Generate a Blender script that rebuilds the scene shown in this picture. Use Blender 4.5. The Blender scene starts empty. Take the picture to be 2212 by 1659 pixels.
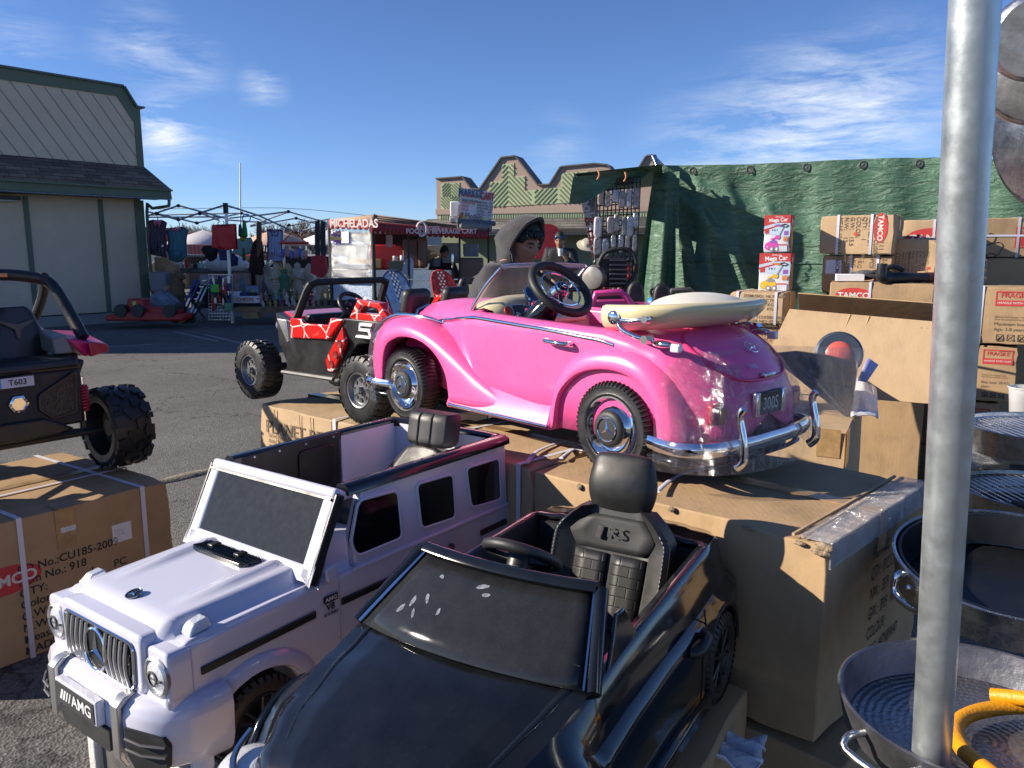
import bpy,bmesh,math,random
from mathutils import Vector,Matrix
R=math.radians
rnd=random.Random(7)
SC=bpy.context.scene
COL=SC.collection
V=Vector
# ------ camera, sky, sun, exposure
CAM_H=1.6
PITCH=R(9.554)
cam=bpy.data.objects.new('camera',bpy.data.cameras.new('camera'))
COL.objects.link(cam)
cam.location=(0,0,CAM_H)
cam.rotation_euler=(R(90)-PITCH,0,0)
cam.data.lens=27.99
cam.data.sensor_width=36
cam.data.clip_start=0.05
cam.data.clip_end=2000
SC.camera=cam
SUN_AZ,SUN_EL=R(-93),R(25)
sun_dir=V((math.sin(SUN_AZ)*math.cos(SUN_EL),math.cos(SUN_AZ)*math.cos(SUN_EL),math.sin(SUN_EL)))
sl=bpy.data.lights.new('sun','SUN')
sl.energy=5.0
sl.angle=R(0.5)
sl.color=(1,.89,.74)
sun=bpy.data.objects.new('sun',sl)
COL.objects.link(sun)
sun.rotation_euler=sun_dir.to_track_quat('Z','Y').to_euler()
SC.view_settings.view_transform='Standard'
SC.view_settings.look='None'
SC.view_settings.gamma=1
SC.view_settings.exposure=0.75
SC.cycles.max_bounces=8
SC.cycles.transparent_max_bounces=16
SC.cycles.caustics_reflective=False
SC.cycles.caustics_refractive=False
SC.cycles.sample_clamp_indirect=6
world=bpy.data.worlds.new('World')
SC.world=world
world.use_nodes=True
wt=world.node_tree
wt.nodes.clear()
def nd(t,kind,**kw):
 n=t.nodes.new(kind)
 for k,v in kw.items():
  if k.startswith('i_'):
   n.inputs[int(k[2:])if k[2:].isdigit()else k[2:].replace('_',' ')].default_value=v
  else:
   setattr(n,k,v)
 return n
def lk(t,a,b):
 t.links.new(a,b)
def math_node(t,op,a,b=None,clamp=False):
 n=nd(t,'ShaderNodeMath',operation=op,use_clamp=clamp)
 for i,x in enumerate((a,b)):
  if x is None:
   continue
  if isinstance(x,(int,float)):
   n.inputs[i].default_value=x
  else:
   lk(t,x,n.inputs[i])
 return n.outputs[0]
def ramp(t,fac,stops):
 n=nd(t,'ShaderNodeValToRGB')
 e=n.color_ramp.elements
 while len(e)<len(stops):
  e.new(.5)
 for q,(p,c)in zip(e,stops):
  q.position=p
  q.color=c if len(c)==4 else(*c,1)
 lk(t,fac,n.inputs[0])
 return n.outputs[0]
def mix_col(t,fac,a,b,blend='MIX'):
 n=nd(t,'ShaderNodeMix',data_type='RGBA',blend_type=blend)
 for i,x in((0,fac),(6,a),(7,b)):
  if isinstance(x,(int,float)):
   n.inputs[i].default_value=x
  elif isinstance(x,(tuple,list)):
   n.inputs[i].default_value=(*x,1)if len(x)==3 else x
  else:
   lk(t,x,n.inputs[i])
 return n.outputs[2]
sky=nd(wt,'ShaderNodeTexSky',sky_type='NISHITA',sun_disc=False,sun_elevation=SUN_EL,sun_rotation=SUN_AZ,
 altitude=300,air_density=.75,dust_density=0.0,ozone_density=5.0)
tc=nd(wt,'ShaderNodeTexCoord')
wm=nd(wt,'ShaderNodeMapping')
wm.inputs['Scale'].default_value=(5,5,26)
wm.inputs['Rotation'].default_value=(R(4),R(14),R(20))
lk(wt,tc.outputs['Generated'],wm.inputs[0])
wn=nd(wt,'ShaderNodeTexNoise',i_Scale=1.7,i_Detail=12,i_Roughness=.66,i_Distortion=.35)
lk(wt,wm.outputs[0],wn.inputs['Vector'])
streak=ramp(wt,wn.outputs['Fac'],[(.42,(0,0,0)),(.78,(1,1,1))])
def pray(x,y):
 u,v=(x-1106)/1720,(829.5-y)/1720
 c,s=math.cos(PITCH),math.sin(PITCH)
 return V((u,c+v*s,-s+v*c)).normalized()
def sky_patch(x,y,rad,amount):
 d=pray(x,y)
 n=nd(wt,'ShaderNodeVectorMath',operation='DISTANCE')
 n.inputs[1].default_value=d
 lk(wt,tc.outputs['Generated'],n.inputs[0])
 a=math_node(wt,'DIVIDE',n.outputs['Value'],rad)
 a=math_node(wt,'SUBTRACT',1.0,a,True)
 return math_node(wt,'MULTIPLY',math_node(wt,'POWER',a,1.3),amount)
tot=None
for q in((1700,285,.12,1.4),(1880,245,.12,1.2),(1500,315,.09,.6),(355,285,.05,2.2),(300,100,.06,.85),(420,150,.05,.6),(30,95,.07,.55),
 (570,190,.035,1.1),(1200,325,.06,.4),(480,320,.04,.4)):
 p=sky_patch(*q)
 tot=p if tot is None else math_node(wt,'ADD',tot,p)
cl=math_node(wt,'MULTIPLY',streak,tot,True)
cl=math_node(wt,'MULTIPLY',cl,.85)
skyb=mix_col(wt,1.0,sky.outputs[0],(.94,.97,1.12),"MULTIPLY")
skyc=mix_col(wt,cl,skyb,(7.2,7.6,8.2))
bg=nd(wt,'ShaderNodeBackground')
bg.inputs['Strength'].default_value=.082
lk(wt,skyc,bg.inputs['Color'])
wo=nd(wt,'ShaderNodeOutputWorld')
lk(wt,bg.outputs[0],wo.inputs['Surface'])
# ------ helpers
def PZ(x,y,z):
 """the point at height z that the photograph shows at (x, y) of its 2212 px wide copy"""
 d=pray(x,y)
 return V((0,0,CAM_H))+d*((z-CAM_H)/d.z)
def PY(x,y,dist):
 d=pray(x,y)
 return V((0,0,CAM_H))+d*(dist/d.y)
MATS={}
def M(name,col,rough=.5,metal=0,var=.12,vs=9,bump=0,bs=60,coat=0,spec=.5,dust=0,sheen=0,trans=0,alpha=1,coords='Object',dark=None):
 """procedural material: a base colour that drifts a little over the surface, uneven gloss, fine bump, optional dust"""
 if name in MATS:
  return MATS[name]
 m=bpy.data.materials.new(name)
 m.use_nodes=True
 t=m.node_tree
 b=t.nodes['Principled BSDF']
 co=nd(t,'ShaderNodeTexCoord').outputs[coords]
 n1=nd(t,'ShaderNodeTexNoise',i_Scale=vs,i_Detail=5,i_Roughness=.6)
 lk(t,co,n1.inputs['Vector'])
 lo=tuple(c*(1-var)for c in col)if dark is None else dark
 hi=tuple(min(1,c*(1+var))for c in col)
 c=ramp(t,n1.outputs['Fac'],[(.3,lo),(.7,hi)])
 if dust:
  n2=nd(t,'ShaderNodeTexNoise',i_Scale=vs*14,i_Detail=6,i_Roughness=.75)
  lk(t,co,n2.inputs['Vector'])
  f=ramp(t,n2.outputs['Fac'],[(.55,(0,0,0)),(.78,(dust,dust,dust))])
  c=mix_col(t,f,c,(.45,.42,.38))
 lk(t,c,b.inputs['Base Color'])
 rv=ramp(t,n1.outputs['Fac'],[(.3,(max(0,rough*.75),)*3),(.7,(min(1,rough*1.25),)*3)])
 lk(t,rv,b.inputs['Roughness'])
 b.inputs['Metallic'].default_value=metal
 b.inputs['Specular IOR Level'].default_value=spec
 b.inputs['Coat Weight'].default_value=coat
 b.inputs['Coat Roughness'].default_value=.06
 b.inputs['Sheen Weight'].default_value=sheen
 b.inputs['Transmission Weight'].default_value=trans
 b.inputs['Alpha'].default_value=alpha
 if bump:
  n3=nd(t,'ShaderNodeTexNoise',i_Scale=bs,i_Detail=4,i_Roughness=.6)
  lk(t,co,n3.inputs['Vector'])
  bp=nd(t,'ShaderNodeBump',i_Strength=bump,i_Distance=.01)
  lk(t,n3.outputs['Fac'],bp.inputs['Height'])
  lk(t,bp.outputs[0],b.inputs['Normal'])
 MATS[name]=m
 return m
def card_mat(name,col,wear=1.0):
 """corrugated cardboard: faint flutes, scuffs, darker stains and soft dents"""
 m=bpy.data.materials.new(name)
 m.use_nodes=True
 t=m.node_tree
 b=t.nodes['Principled BSDF']
 co=nd(t,'ShaderNodeTexCoord').outputs['Object']
 mp=nd(t,'ShaderNodeMapping')
 mp.inputs['Scale'].default_value=(1,1,.7)
 lk(t,co,mp.inputs[0])
 n1=nd(t,'ShaderNodeTexNoise',i_Scale=7,i_Detail=7,i_Roughness=.62)
 lk(t,mp.outputs[0],n1.inputs['Vector'])
 c=ramp(t,n1.outputs['Fac'],[(.28,tuple(x*(1-.24*wear)for x in col)),(.5,col),(.75,tuple(x*1.1 for x in col))])
 n2=nd(t,'ShaderNodeTexNoise',i_Scale=38,i_Detail=6,i_Roughness=.8)
 lk(t,co,n2.inputs['Vector'])
 f=ramp(t,n2.outputs['Fac'],[(.64,(0,0,0)),(.76,(.35*wear,)*3)])
 c=mix_col(t,f,c,tuple(x*.45 for x in col))
 w=nd(t,'ShaderNodeTexWave',i_Scale=30,i_Distortion=.6,wave_type='BANDS',bands_direction='DIAGONAL')
 w.inputs['Detail'].default_value=1
 mp2=nd(t,'ShaderNodeMapping')
 mp2.inputs['Scale'].default_value=(1,1,0)
 lk(t,co,mp2.inputs[0])
 lk(t,mp2.outputs[0],w.inputs['Vector'])
 h=math_node(t,'ADD',math_node(t,"MULTIPLY",w.outputs["Fac"],.014),math_node(t,'MULTIPLY',n1.outputs['Fac'],.9))
 bp=nd(t,'ShaderNodeBump',i_Strength=.28,i_Distance=.02)
 lk(t,h,bp.inputs['Height'])
 lk(t,bp.outputs[0],b.inputs['Normal'])
 lk(t,c,b.inputs['Base Color'])
 b.inputs['Roughness'].default_value=.82
 b.inputs['Specular IOR Level'].default_value=.25
 MATS[name]=m
 return m
def film_mat(name,tint=(1,1,1),amount=.22,scale=26,haze=.012):
 """clear crinkled plastic film"""
 m=bpy.data.materials.new(name)
 m.use_nodes=True
 t=m.node_tree
 t.nodes.clear()
 o=nd(t,'ShaderNodeOutputMaterial')
 co=nd(t,'ShaderNodeTexCoord').outputs['Object']
 mp=nd(t,'ShaderNodeMapping')
 mp.inputs['Scale'].default_value=(1,1.6,2.6)
 mp.inputs['Rotation'].default_value=(.4,.5,.3)
 lk(t,co,mp.inputs[0])
 n1=nd(t,'ShaderNodeTexNoise',i_Scale=scale,i_Detail=5,i_Roughness=.7,i_Distortion=1.6)
 lk(t,mp.outputs[0],n1.inputs['Vector'])
 m3=nd(t,'ShaderNodeMapping')
 m3.inputs['Scale'].default_value=(1,.9,.22)
 m3.inputs['Rotation'].default_value=(.9,.35,.2)
 lk(t,co,m3.inputs[0])
 v=nd(t,'ShaderNodeTexNoise',i_Scale=scale,i_Detail=6,i_Roughness=.72,i_Distortion=.6)
 lk(t,m3.outputs[0],v.inputs['Vector'])
 ridge=math_node(t,'ABSOLUTE',math_node(t,'SUBTRACT',v.outputs['Fac'],.5))
 bp=nd(t,'ShaderNodeBump',i_Strength=1,i_Distance=.03)
 lk(t,n1.outputs['Fac'],bp.inputs['Height'])
 g=nd(t,'ShaderNodeBsdfGlossy',i_Roughness=.12)
 g.inputs['Color'].default_value=(.95,.97,1,1)
 lk(t,bp.outputs[0],g.inputs['Normal'])
 tr=nd(t,'ShaderNodeBsdfTransparent')
 tr.inputs['Color'].default_value=(*tint,1)
 df=nd(t,'ShaderNodeBsdfDiffuse')
 df.inputs['Color'].default_value=(.8,.82,.85,1)
 fr=nd(t,'ShaderNodeFresnel',i_IOR=1.4)
 lk(t,bp.outputs[0],fr.inputs['Normal'])
 cre=ramp(t,ridge,[(0,(amount*1.1,)*3),(.022,(amount*.16,)*3),(.2,(amount*.06,)*3)])
 f=math_node(t,'ADD',math_node(t,'MULTIPLY',fr.outputs[0],.28),cre,True)
 ms=nd(t,'ShaderNodeMixShader')
 lk(t,f,ms.inputs[0]); lk(t,tr.outputs[0],ms.inputs[1]); lk(t,g.outputs[0],ms.inputs[2])
 m2=nd(t,'ShaderNodeMixShader')
 m2.inputs[0].default_value=haze
 lk(t,ms.outputs[0],m2.inputs[1]); lk(t,df.outputs[0],m2.inputs[2])
 lk(t,m2.outputs[0],o.inputs['Surface'])
 MATS[name]=m
 return m
def basis(d):
 d=V(d).normalized()
 a=V((0,0,1))if abs(d.z)<.9 else V((1,0,0))
 x=a.cross(d).normalized()
 return x,d.cross(x),d
def catmull(P,n=5,closed=False):
 P=[V(p)for p in P]
 if len(P)<3:
  return P
 out=[]
 L=len(P)
 for i in range(L if closed else L-1):
  a,b,c,d=(P[(i+k)%L]if closed else P[max(0,min(L-1,i+k))]for k in(-1,0,1,2))
  for j in range(n):
   t=j/n
   out.append(.5*((2*b)+(c-a)*t+(2*a-5*b+4*c-d)*t*t+(3*b-a-3*c+d)*t**3))
 if not closed:
  out.append(P[-1])
 return out
class MB:
 """collects boxes, lathes, tubes, grids; build() links them as one mesh object"""
 def __init__(s):
  s.v,s.f,s.m=[],[],[]
 def add(s,vs,fs,mi=0):
  k=len(s.v)
  s.v+=[V(p)for p in vs]
  s.f+=[tuple(i+k for i in f)for f in fs]
  s.m+=[mi]*len(fs)
  return s
 def box(s,c,d,mi=0,rz=0,mat=None):
  x,y,z=(k/2 for k in d)
  vs=[V((a*x,b*y,e*z))for a in(-1,1)for b in(-1,1)for e in(-1,1)]
  m=mat or Matrix.Rotation(rz,3,'Z')
  return s.add([m @ v+V(c)for v in vs],[(0,1,3,2),(4,6,7,5),(0,4,5,1),(2,3,7,6),(0,2,6,4),(1,5,7,3)],mi)
 def hexa(s,P,mi=0):
  """8 corners: bottom 4 in a ring, top 4 in a ring"""
  return s.add(P,[(3,2,1,0),(4,5,6,7),(0,1,5,4),(1,2,6,5),(2,3,7,6),(3,0,4,7)],mi)
 def lathe(s,prof,p0=(0,0,0),d=(0,0,1),n=24,mi=0,a0=0,a1=None,sx=1):
  x,y,z=basis(d)
  p0=V(p0)
  full=a1 is None
  nn=n if full else n+1
  vs=[]
  for r,h in prof:
   for i in range(nn):
    a=a0+(2*math.pi if full else a1-a0)*i/n
    vs.append(p0+x*(r*sx*math.cos(a))+y*(r*math.sin(a))+z*h)
  fs=[]
  for j in range(len(prof)-1):
   for i in range(n):
    i2=(i+1)%nn
    if not full and i==n:
     continue
    fs.append((j*nn+i,j*nn+i2,(j+1)*nn+i2,(j+1)*nn+i))
  return s.add(vs,fs,mi)
 def cyl(s,a,b,r,r2=None,n=16,mi=0):
  a,b=V(a),V(b)
  L=(b-a).length
  r2=r if r2 is None else r2
  return s.lathe([(1e-4,0),(r,0),(r2,L),(1e-4,L)],a,b-a,n,mi)
 def ball(s,c,r,n=14,mi=0,m=None):
  r=(r,r,r)if isinstance(r,(int,float))else r
  c=V(c)
  vs,fs=[],[]
  k=max(6,n // 2)
  for j in range(k+1):
   t=math.pi*j/k
   for i in range(n):
    a=2*math.pi*i/n
    p=V((r[0]*math.sin(t)*math.cos(a),r[1]*math.sin(t)*math.sin(a),r[2]*math.cos(t)))
    vs.append(c+(m @ p if m else p))
  for j in range(k):
   for i in range(n):
    fs.append((j*n+i,(j+1)*n+i,(j+1)*n+(i+1)%n,j*n+(i+1)%n))
  return s.add(vs,fs,mi)
 def tube(s,pts,r,n=8,closed=False,sm=0,mi=0,sx=1):
  P=catmull(pts,sm,closed)if sm else[V(p)for p in pts]
  L=len(P)
  vs,fs=[],[]
  x=None
  for i,p in enumerate(P):
   a=P[i-1]if(i or closed)else P[0]
   b=P[(i+1)%L]if(i<L-1 or closed)else P[-1]
   d=(b-a)
   d=d.normalized()if d.length>1e-9 else V((0,0,1))
   if x is None:
    x,y,_=basis(d)
   else:
    x=(x-d*x.dot(d)).normalized()
    y=d.cross(x)
   if callable(r):
    q=r(i/max(1,L-1))
   elif isinstance(r,(list,tuple)):
    q=r[min(len(r)-1,int(i*len(r)/L))]
   else:
    q=r
   vs+=[p+x*(q*sx*math.cos(2*math.pi*k/n))+y*(q*math.sin(2*math.pi*k/n))for k in range(n)]
  for j in range(L if closed else L-1):
   j2=(j+1)%L
   for k in range(n):
    fs.append((j*n+k,j*n+(k+1)%n,j2*n+(k+1)%n,j2*n+k))
  if not closed:
   fs+=[tuple(range(n-1,-1,-1)),tuple((L-1)*n+k for k in range(n))]
  return s.add(vs,fs,mi)
 def grid(s,rows,mi=0,close=False,skip=None):
  n=len(rows[0])
  vs=[p for r in rows for p in r]
  fs=[]
  for j in range(len(rows)-1):
   for i in range(n if close else n-1):
    i2=(i+1)%n
    if skip and skip(j,i):
     continue
    fs.append((j*n+i,j*n+i2,(j+1)*n+i2,(j+1)*n+i))
  return s.add(vs,fs,mi)
 def prism(s,poly,a,b,plane='xz',mi=0):
  """2D outline extruded from a to b along the third axis"""
  def p3(p,h):
   return{'xz':(p[0],h,p[1]),'xy':(p[0],p[1],h),'yz':(h,p[0],p[1])}[plane]
  n=len(poly)
  vs=[p3(p,a)for p in poly]+[p3(p,b)for p in poly]
  fs=[tuple(range(n)),tuple(range(2*n-1,n-1,-1))]+[(i,i+n,(i+1)%n+n,(i+1)%n)for i in range(n)]
  return s.add(vs,fs,mi)
 def xf(s,m,k=0):
  for i in range(k,len(s.v)):
   s.v[i]=m @ s.v[i]
  return s
 def build(s,name,mat,parent=None,bevel=0,seg=2,sub=0,solid=0,loc=None,rz=None,mw=None,sharp=46,fix=True):
  me=bpy.data.meshes.new(name)
  me.from_pydata([tuple(v)for v in s.v],[],s.f)
  mats=mat if isinstance(mat,(list,tuple))else[mat]
  for q in mats:
   me.materials.append(q)
  me.polygons.foreach_set('material_index',s.m)
  me.polygons.foreach_set('use_smooth',[True]*len(s.f))
  if fix:
   bm=bmesh.new()
   bm.from_mesh(me)
   bmesh.ops.remove_doubles(bm,verts=bm.verts,dist=2e-5)
   bmesh.ops.recalc_face_normals(bm,faces=bm.faces)
   bm.to_mesh(me)
   bm.free()
  me.set_sharp_from_angle(angle=R(sharp))
  o=bpy.data.objects.new(name,me)
  COL.objects.link(o)
  if solid:
   md=o.modifiers.new('solid','SOLIDIFY')
   md.thickness=solid
   md.offset=-1
  if bevel:
   md=o.modifiers.new('bevel','BEVEL')
   md.width=bevel
   md.segments=seg
   md.limit_method='ANGLE'
   md.angle_limit=R(40)
  if sub:
   md=o.modifiers.new('sub','SUBSURF')
   md.levels=md.render_levels=sub
  if parent:
   o.parent=parent
  if mw is not None:
   o.matrix_basis=mw
  if loc is not None:
   o.location=loc
  if rz is not None:
   o.rotation_euler=(0,0,rz)
  return o
def tag(o,label,cat,group=None,kind=None):
 o['label']=label
 if cat:
  o['category']=cat
 if group:
  o['group']=group
 if kind:
  o['kind']=kind
 return o
def thing(name,label,cat,loc=(0,0,0),rz=0,group=None):
 o=bpy.data.objects.new(name,None)
 o.empty_display_size=.1
 COL.objects.link(o)
 o.location=loc
 o.rotation_euler=(0,0,rz)
 return tag(o,label,cat,group)
def struct(o):
 o['kind']='structure'
 return o
def copy_tree(o,parent=None):
 c=o.copy()
 COL.objects.link(c)
 if parent:
  c.parent=parent
 for ch in[k for k in bpy.data.objects if k.parent==o and k is not c]:
  copy_tree(ch,c)
 return c
def fr(origin,xdir,up=(0,0,1)):
 """matrix with local X along xdir, local Z as near to up as can be"""
 x=V(xdir).normalized()
 z=V(up)
 z=(z-x*z.dot(x)).normalized()
 y=z.cross(x)
 m=Matrix((x,y,z)).transposed().to_4x4()
 m.translation=V(origin)
 return m
def text(s,size,mat,parent,origin,right,up,name='printed_text',align='CENTER',bold=0,sx=1,ext=0,lift=.0012,spacing=1,lead=1):
 """lettering as a flat mesh lying on a surface; right and up span it"""
 cu=bpy.data.curves.new('lettering','FONT')
 cu.body=s
 cu.size=size
 cu.align_x=align
 cu.align_y='CENTER'
 cu.offset=bold*size
 cu.extrude=ext
 cu.space_character=spacing
 cu.space_line=lead
 cu.resolution_u=3
 o=bpy.data.objects.new('lettering',cu)
 COL.objects.link(o)
 me=bpy.data.meshes.new_from_object(o)
 bpy.data.objects.remove(o)
 bpy.data.curves.remove(cu)
 me.materials.clear()
 me.materials.append(mat)
 x,y=V(right).normalized(),V(up)
 y=(y-x*y.dot(x)).normalized()
 z=x.cross(y)
 m=Matrix((x*sx,y,z)).transposed().to_4x4()
 m.translation=V(origin)+z*lift
 me.transform(m)
 me.name=name
 q=bpy.data.objects.new(name,me)
 COL.objects.link(q)
 q.parent=parent
 return q
def ellipse_pts(a,b,n=28):
 return[(a*math.cos(2*math.pi*i/n),b*math.sin(2*math.pi*i/n))for i in range(n)]
def decal(poly,mat,parent,origin,right,up,name,lift=.0008):
 x,y=V(right).normalized(),V(up).normalized()
 z=x.cross(y)
 vs=[V(origin)+x*a+y*b+z*lift for a,b in poly]
 return MB().add(vs,[tuple(range(len(vs)))]).build(name,mat,parent,fix=False)
# ------ materials
CARD=card_mat('cardboard',(.42,.285,.16))
CARD2=card_mat('cardboard_pale',(.47,.335,.20),.7)
CARD3=card_mat('cardboard_orange',(.41,.275,.15),.8)
INK=M('black_ink',(.03,.027,.025),.8,var=.3,vs=40)
INKF=M('faded_ink',(.14,.10,.07),.85,var=.3,vs=40)
RED_INK=M('red_ink',(.52,.045,.045),.75,var=.15,vs=30)
STRAP=M('white_strap',(.68,.68,.78),.45,var=.06,bump=.1,bs=300)
TAPE=M('packing_tape',(.36,.23,.11),.22,var=.25,vs=20,bump=.08,bs=40,spec=.6)
PINK=M('pink_plastic',(.86,.112,.335),.30,var=.03,vs=5,coat=.28,dust=.04)
PINK_IN=M('pink_plastic_inner',(.70,.03,.16),.4,var=.08)
CREAM=M('cream_plastic',(.72,.62,.36),.3,var=.04,coat=.3)
CREAM_IN=M('cream_pad',(.74,.70,.60),.5,var=.05,bump=.05,bs=20)
CHROME=M('chrome',(.72,.73,.76),.07,1,var=.04,vs=20)
STEEL=M('brushed_steel',(.55,.55,.55),.28,1,var=.12,vs=30,bump=.06,bs=120)
TYRE=M('black_tyre',(.018,.018,.019),.42,var=.25,vs=20,bump=.12,bs=160,dust=.10)
BLK=M('black_plastic',(.016,.016,.018),.38,var=.2,vs=15,bump=.05,bs=200,dust=.08)
BLKM=M('black_matte',(.02,.02,.021),.62,var=.2,bump=.05,bs=300)
GLOSS=M('black_gloss_paint',(.008,.009,.011),.13,var=.3,vs=14,coat=.45,dust=.02,spec=.4)
LEATHER=M('black_leather',(.020,.020,.020),.45,var=.15,vs=20,bump=.10,bs=420,dust=.03)
WHITE=M('white_plastic',(.62,.62,.72),.2,var=.03,vs=4,coat=.5,dust=.04)
WHITE_IN=M('white_plastic_inner',(.62,.62,.72),.4,var=.05)
DGREY=M('dark_grey_plastic',(.07,.07,.075),.5,var=.2)
SILVER=M('silver_plastic',(.5,.5,.5),.3,.8,var=.08)
RED=M('red_plastic',(.55,.018,.012),.25,var=.06,coat=.4)
ALU=M('galvanised_steel',(.50,.54,.55),.40,.8,var=.10,vs=34,bump=.03,bs=90)
WIRE=M('wire_metal',(.62,.62,.62),.3,.9,var=.1)
PAPER=M('white_paper',(.72,.72,.74),.75,var=.05)
FILM=film_mat('clear_film',amount=.36,scale=30)
FILMS=film_mat('clear_bag',amount=.30,scale=16,haze=.14)
ACRYL=film_mat('clear_acrylic',amount=.03,scale=2,haze=.06)  # even milky share stands in for a pale reflection in the pane
HILITE=M('clear_lens',(.75,.77,.8),.1,.3,var=.1,vs=60,coat=.6,bump=.3,bs=160)
AMBER=M('amber_lens',(.55,.22,.04),.2,var=.2,coat=.5)
REDLENS=M('red_lens',(.45,.01,.04),.15,var=.2,coat=.5,bump=.2,bs=200)
# ------ setting: ground, buildings, trees
def asphalt():
 m=bpy.data.materials.new('asphalt')
 m.use_nodes=True
 t=m.node_tree
 b=t.nodes['Principled BSDF']
 co=nd(t,'ShaderNodeTexCoord').outputs['Object']
 n1=nd(t,'ShaderNodeTexNoise',i_Scale=.55,i_Detail=9,i_Roughness=.68)
 v=nd(t,'ShaderNodeTexVoronoi',i_Scale=95)
 v2=nd(t,'ShaderNodeTexVoronoi',i_Scale=.45,feature='DISTANCE_TO_EDGE')
 n2=nd(t,'ShaderNodeTexNoise',i_Scale=3,i_Detail=6)
 mp=nd(t,'ShaderNodeVectorMath',operation='ADD')
 lk(t,co,n2.inputs['Vector']); lk(t,co,mp.inputs[0]); lk(t,n2.outputs['Color'],mp.inputs[1])
 lk(t,mp.outputs[0],v2.inputs['Vector'])
 for n in(n1,v):
  lk(t,co,n.inputs['Vector'])
 c=ramp(t,n1.outputs['Fac'],[(.3,(.12,.115,.108)),(.7,(.19,.184,.174))])
 ag=ramp(t,v.outputs['Color'],[(.2,(.58,.58,.58)),(.6,(1,1,1)),(.97,(1.4,1.38,1.35))])
 c=mix_col(t,.8,c,ag,'MULTIPLY')
 cr=ramp(t,v2.outputs['Distance'],[(0,(.25,.25,.25)),(.012,(1,1,1))])
 c=mix_col(t,.75,c,cr,'MULTIPLY')
 lk(t,c,b.inputs['Base Color'])
 b.inputs['Roughness'].default_value=.9
 b.inputs['Specular IOR Level'].default_value=.2
 bp=nd(t,'ShaderNodeBump',i_Strength=.6,i_Distance=.006)
 lk(t,v.outputs['Distance'],bp.inputs['Height'])
 lk(t,bp.outputs[0],b.inputs['Normal'])
 return m
g=MB().add([(-150,-60,0),(150,-60,0),(150,260,0),(-150,260,0)],[(0,1,2,3)]).build('asphalt_ground',asphalt(),fix=False)
struct(g)
KERB=M('old_concrete',(.20,.175,.13),.9,var=.35,vs=14,bump=.8,bs=50)
mb=MB()
a,b_=PZ(330,1052,0),PZ(470,1018,0)
dv=(b_-a).normalized()
pv=V((-dv.y,dv.x,0))
rows=[]
for i in range(30):
 p=a+dv*(i*.16-.8)
 w0,w1=rnd.uniform(-.02,.03),rnd.uniform(.10,.17)
 rows.append([p+pv*w0+V((0,0,.001)),p+pv*(w0+.02)+V((0,0,rnd.uniform(.012,.022))),p+pv*(w1-.02)+V((0,0,rnd.uniform(.010,.02))),p+pv*w1+V((0,0,.001))])
struct(mb.grid(rows).build('concrete_strip',KERB))
PAINT=M('worn_road_paint',(.28,.28,.27),.8,var=.5,vs=30)
mb=MB()
for(x0,y0),(x1,y1)in(((375,716),(470,737)),((180,752),(330,744)),((600,760),(440,722))):
 p,q=PZ(x0,y0,.004),PZ(x1,y1,.004)
 n=V((-(q-p).y,(q-p).x,0)).normalized()*.04
 mb.add([p-n,q-n,q+n,p+n],[(0,1,2,3)])
struct(mb.build('road_markings',PAINT,fix=False))
def inside(p,poly):
 c=False
 j=len(poly)-1
 for i in range(len(poly)):
  (xi,yi),(xj,yj)=poly[i],poly[j]
  if(yi>p[1])!=(yj>p[1])and p[0]<(xj-xi)*(p[1]-yi)/(yj-yi)+xi:
   c=not c
  j=i
 return c
def hatch(mb,poly,lines,w,y,mi=0,depth=.012):
 """grooves or battens: 2D lines clipped to a polygon of the xz plane, laid at depth y"""
 for(p,q)in lines:
  p,q=V((*p,0)),V((*q,0))
  L=(q-p).length
  n=max(2,int(L/.04))
  st=None
  for i in range(n+1):
   r=p.lerp(q,i/n)
   ok=inside((r.x,r.y),poly)and i<n
   if ok and st is None:
    st=r
   if not ok and st is not None:
    d=(q-p).normalized()
    e=V((-d.y,d.x,0))*w/2
    if(r-st).length>.08:
     mb.hexa([(k.x,yy,k.y)for yy in(y,y-depth)for k in(st-e,r-e,r+e,st+e)],mi)
    st=None
def shingle_mat(name,col):
 m=bpy.data.materials.new(name)
 m.use_nodes=True
 t=m.node_tree
 b=t.nodes['Principled BSDF']
 co=nd(t,'ShaderNodeTexCoord').outputs['Object']
 mp=nd(t,'ShaderNodeMapping')
 mp.inputs['Rotation'].default_value=(R(90),0,0)
 lk(t,co,mp.inputs[0])
 br=nd(t,'ShaderNodeTexBrick',offset=.37)
 br.inputs['Scale'].default_value=1
 br.inputs['Brick Width'].default_value=.31
 br.inputs['Row Height'].default_value=.075
 br.inputs['Mortar Size'].default_value=.006
 br.inputs['Color1'].default_value=(*[c*.65 for c in col],1)
 br.inputs['Color2'].default_value=(*[c*1.3 for c in col],1)
 br.inputs['Mortar'].default_value=(*[c*.3 for c in col],1)
 lk(t,mp.outputs[0],br.inputs['Vector'])
 n=nd(t,'ShaderNodeTexNoise',i_Scale=2.2,i_Detail=8)
 lk(t,co,n.inputs['Vector'])
 c=mix_col(t,.6,br.outputs['Color'],ramp(t,n.outputs['Fac'],[(.3,(.5,.5,.5)),(.7,(1.3,1.3,1.3))]),'MULTIPLY')
 lk(t,c,b.inputs['Base Color'])
 b.inputs['Roughness'].default_value=.9
 bp=nd(t,'ShaderNodeBump',i_Strength=.6,i_Distance=.02)
 lk(t,br.outputs['Fac'],bp.inputs['Height'])
 bp.invert=True
 lk(t,bp.outputs[0],b.inputs['Normal'])
 return m
STUCCO=M('beige_stucco',(.60,.49,.36),.9,var=.07,vs=2.2,bump=.35,bs=45)
FOUND=M('grey_foundation',(.27,.27,.26),.9,var=.15,vs=3,bump=.3)
GTRIM=M('green_trim',(.11,.145,.095),.65,var=.12,vs=4)
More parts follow.
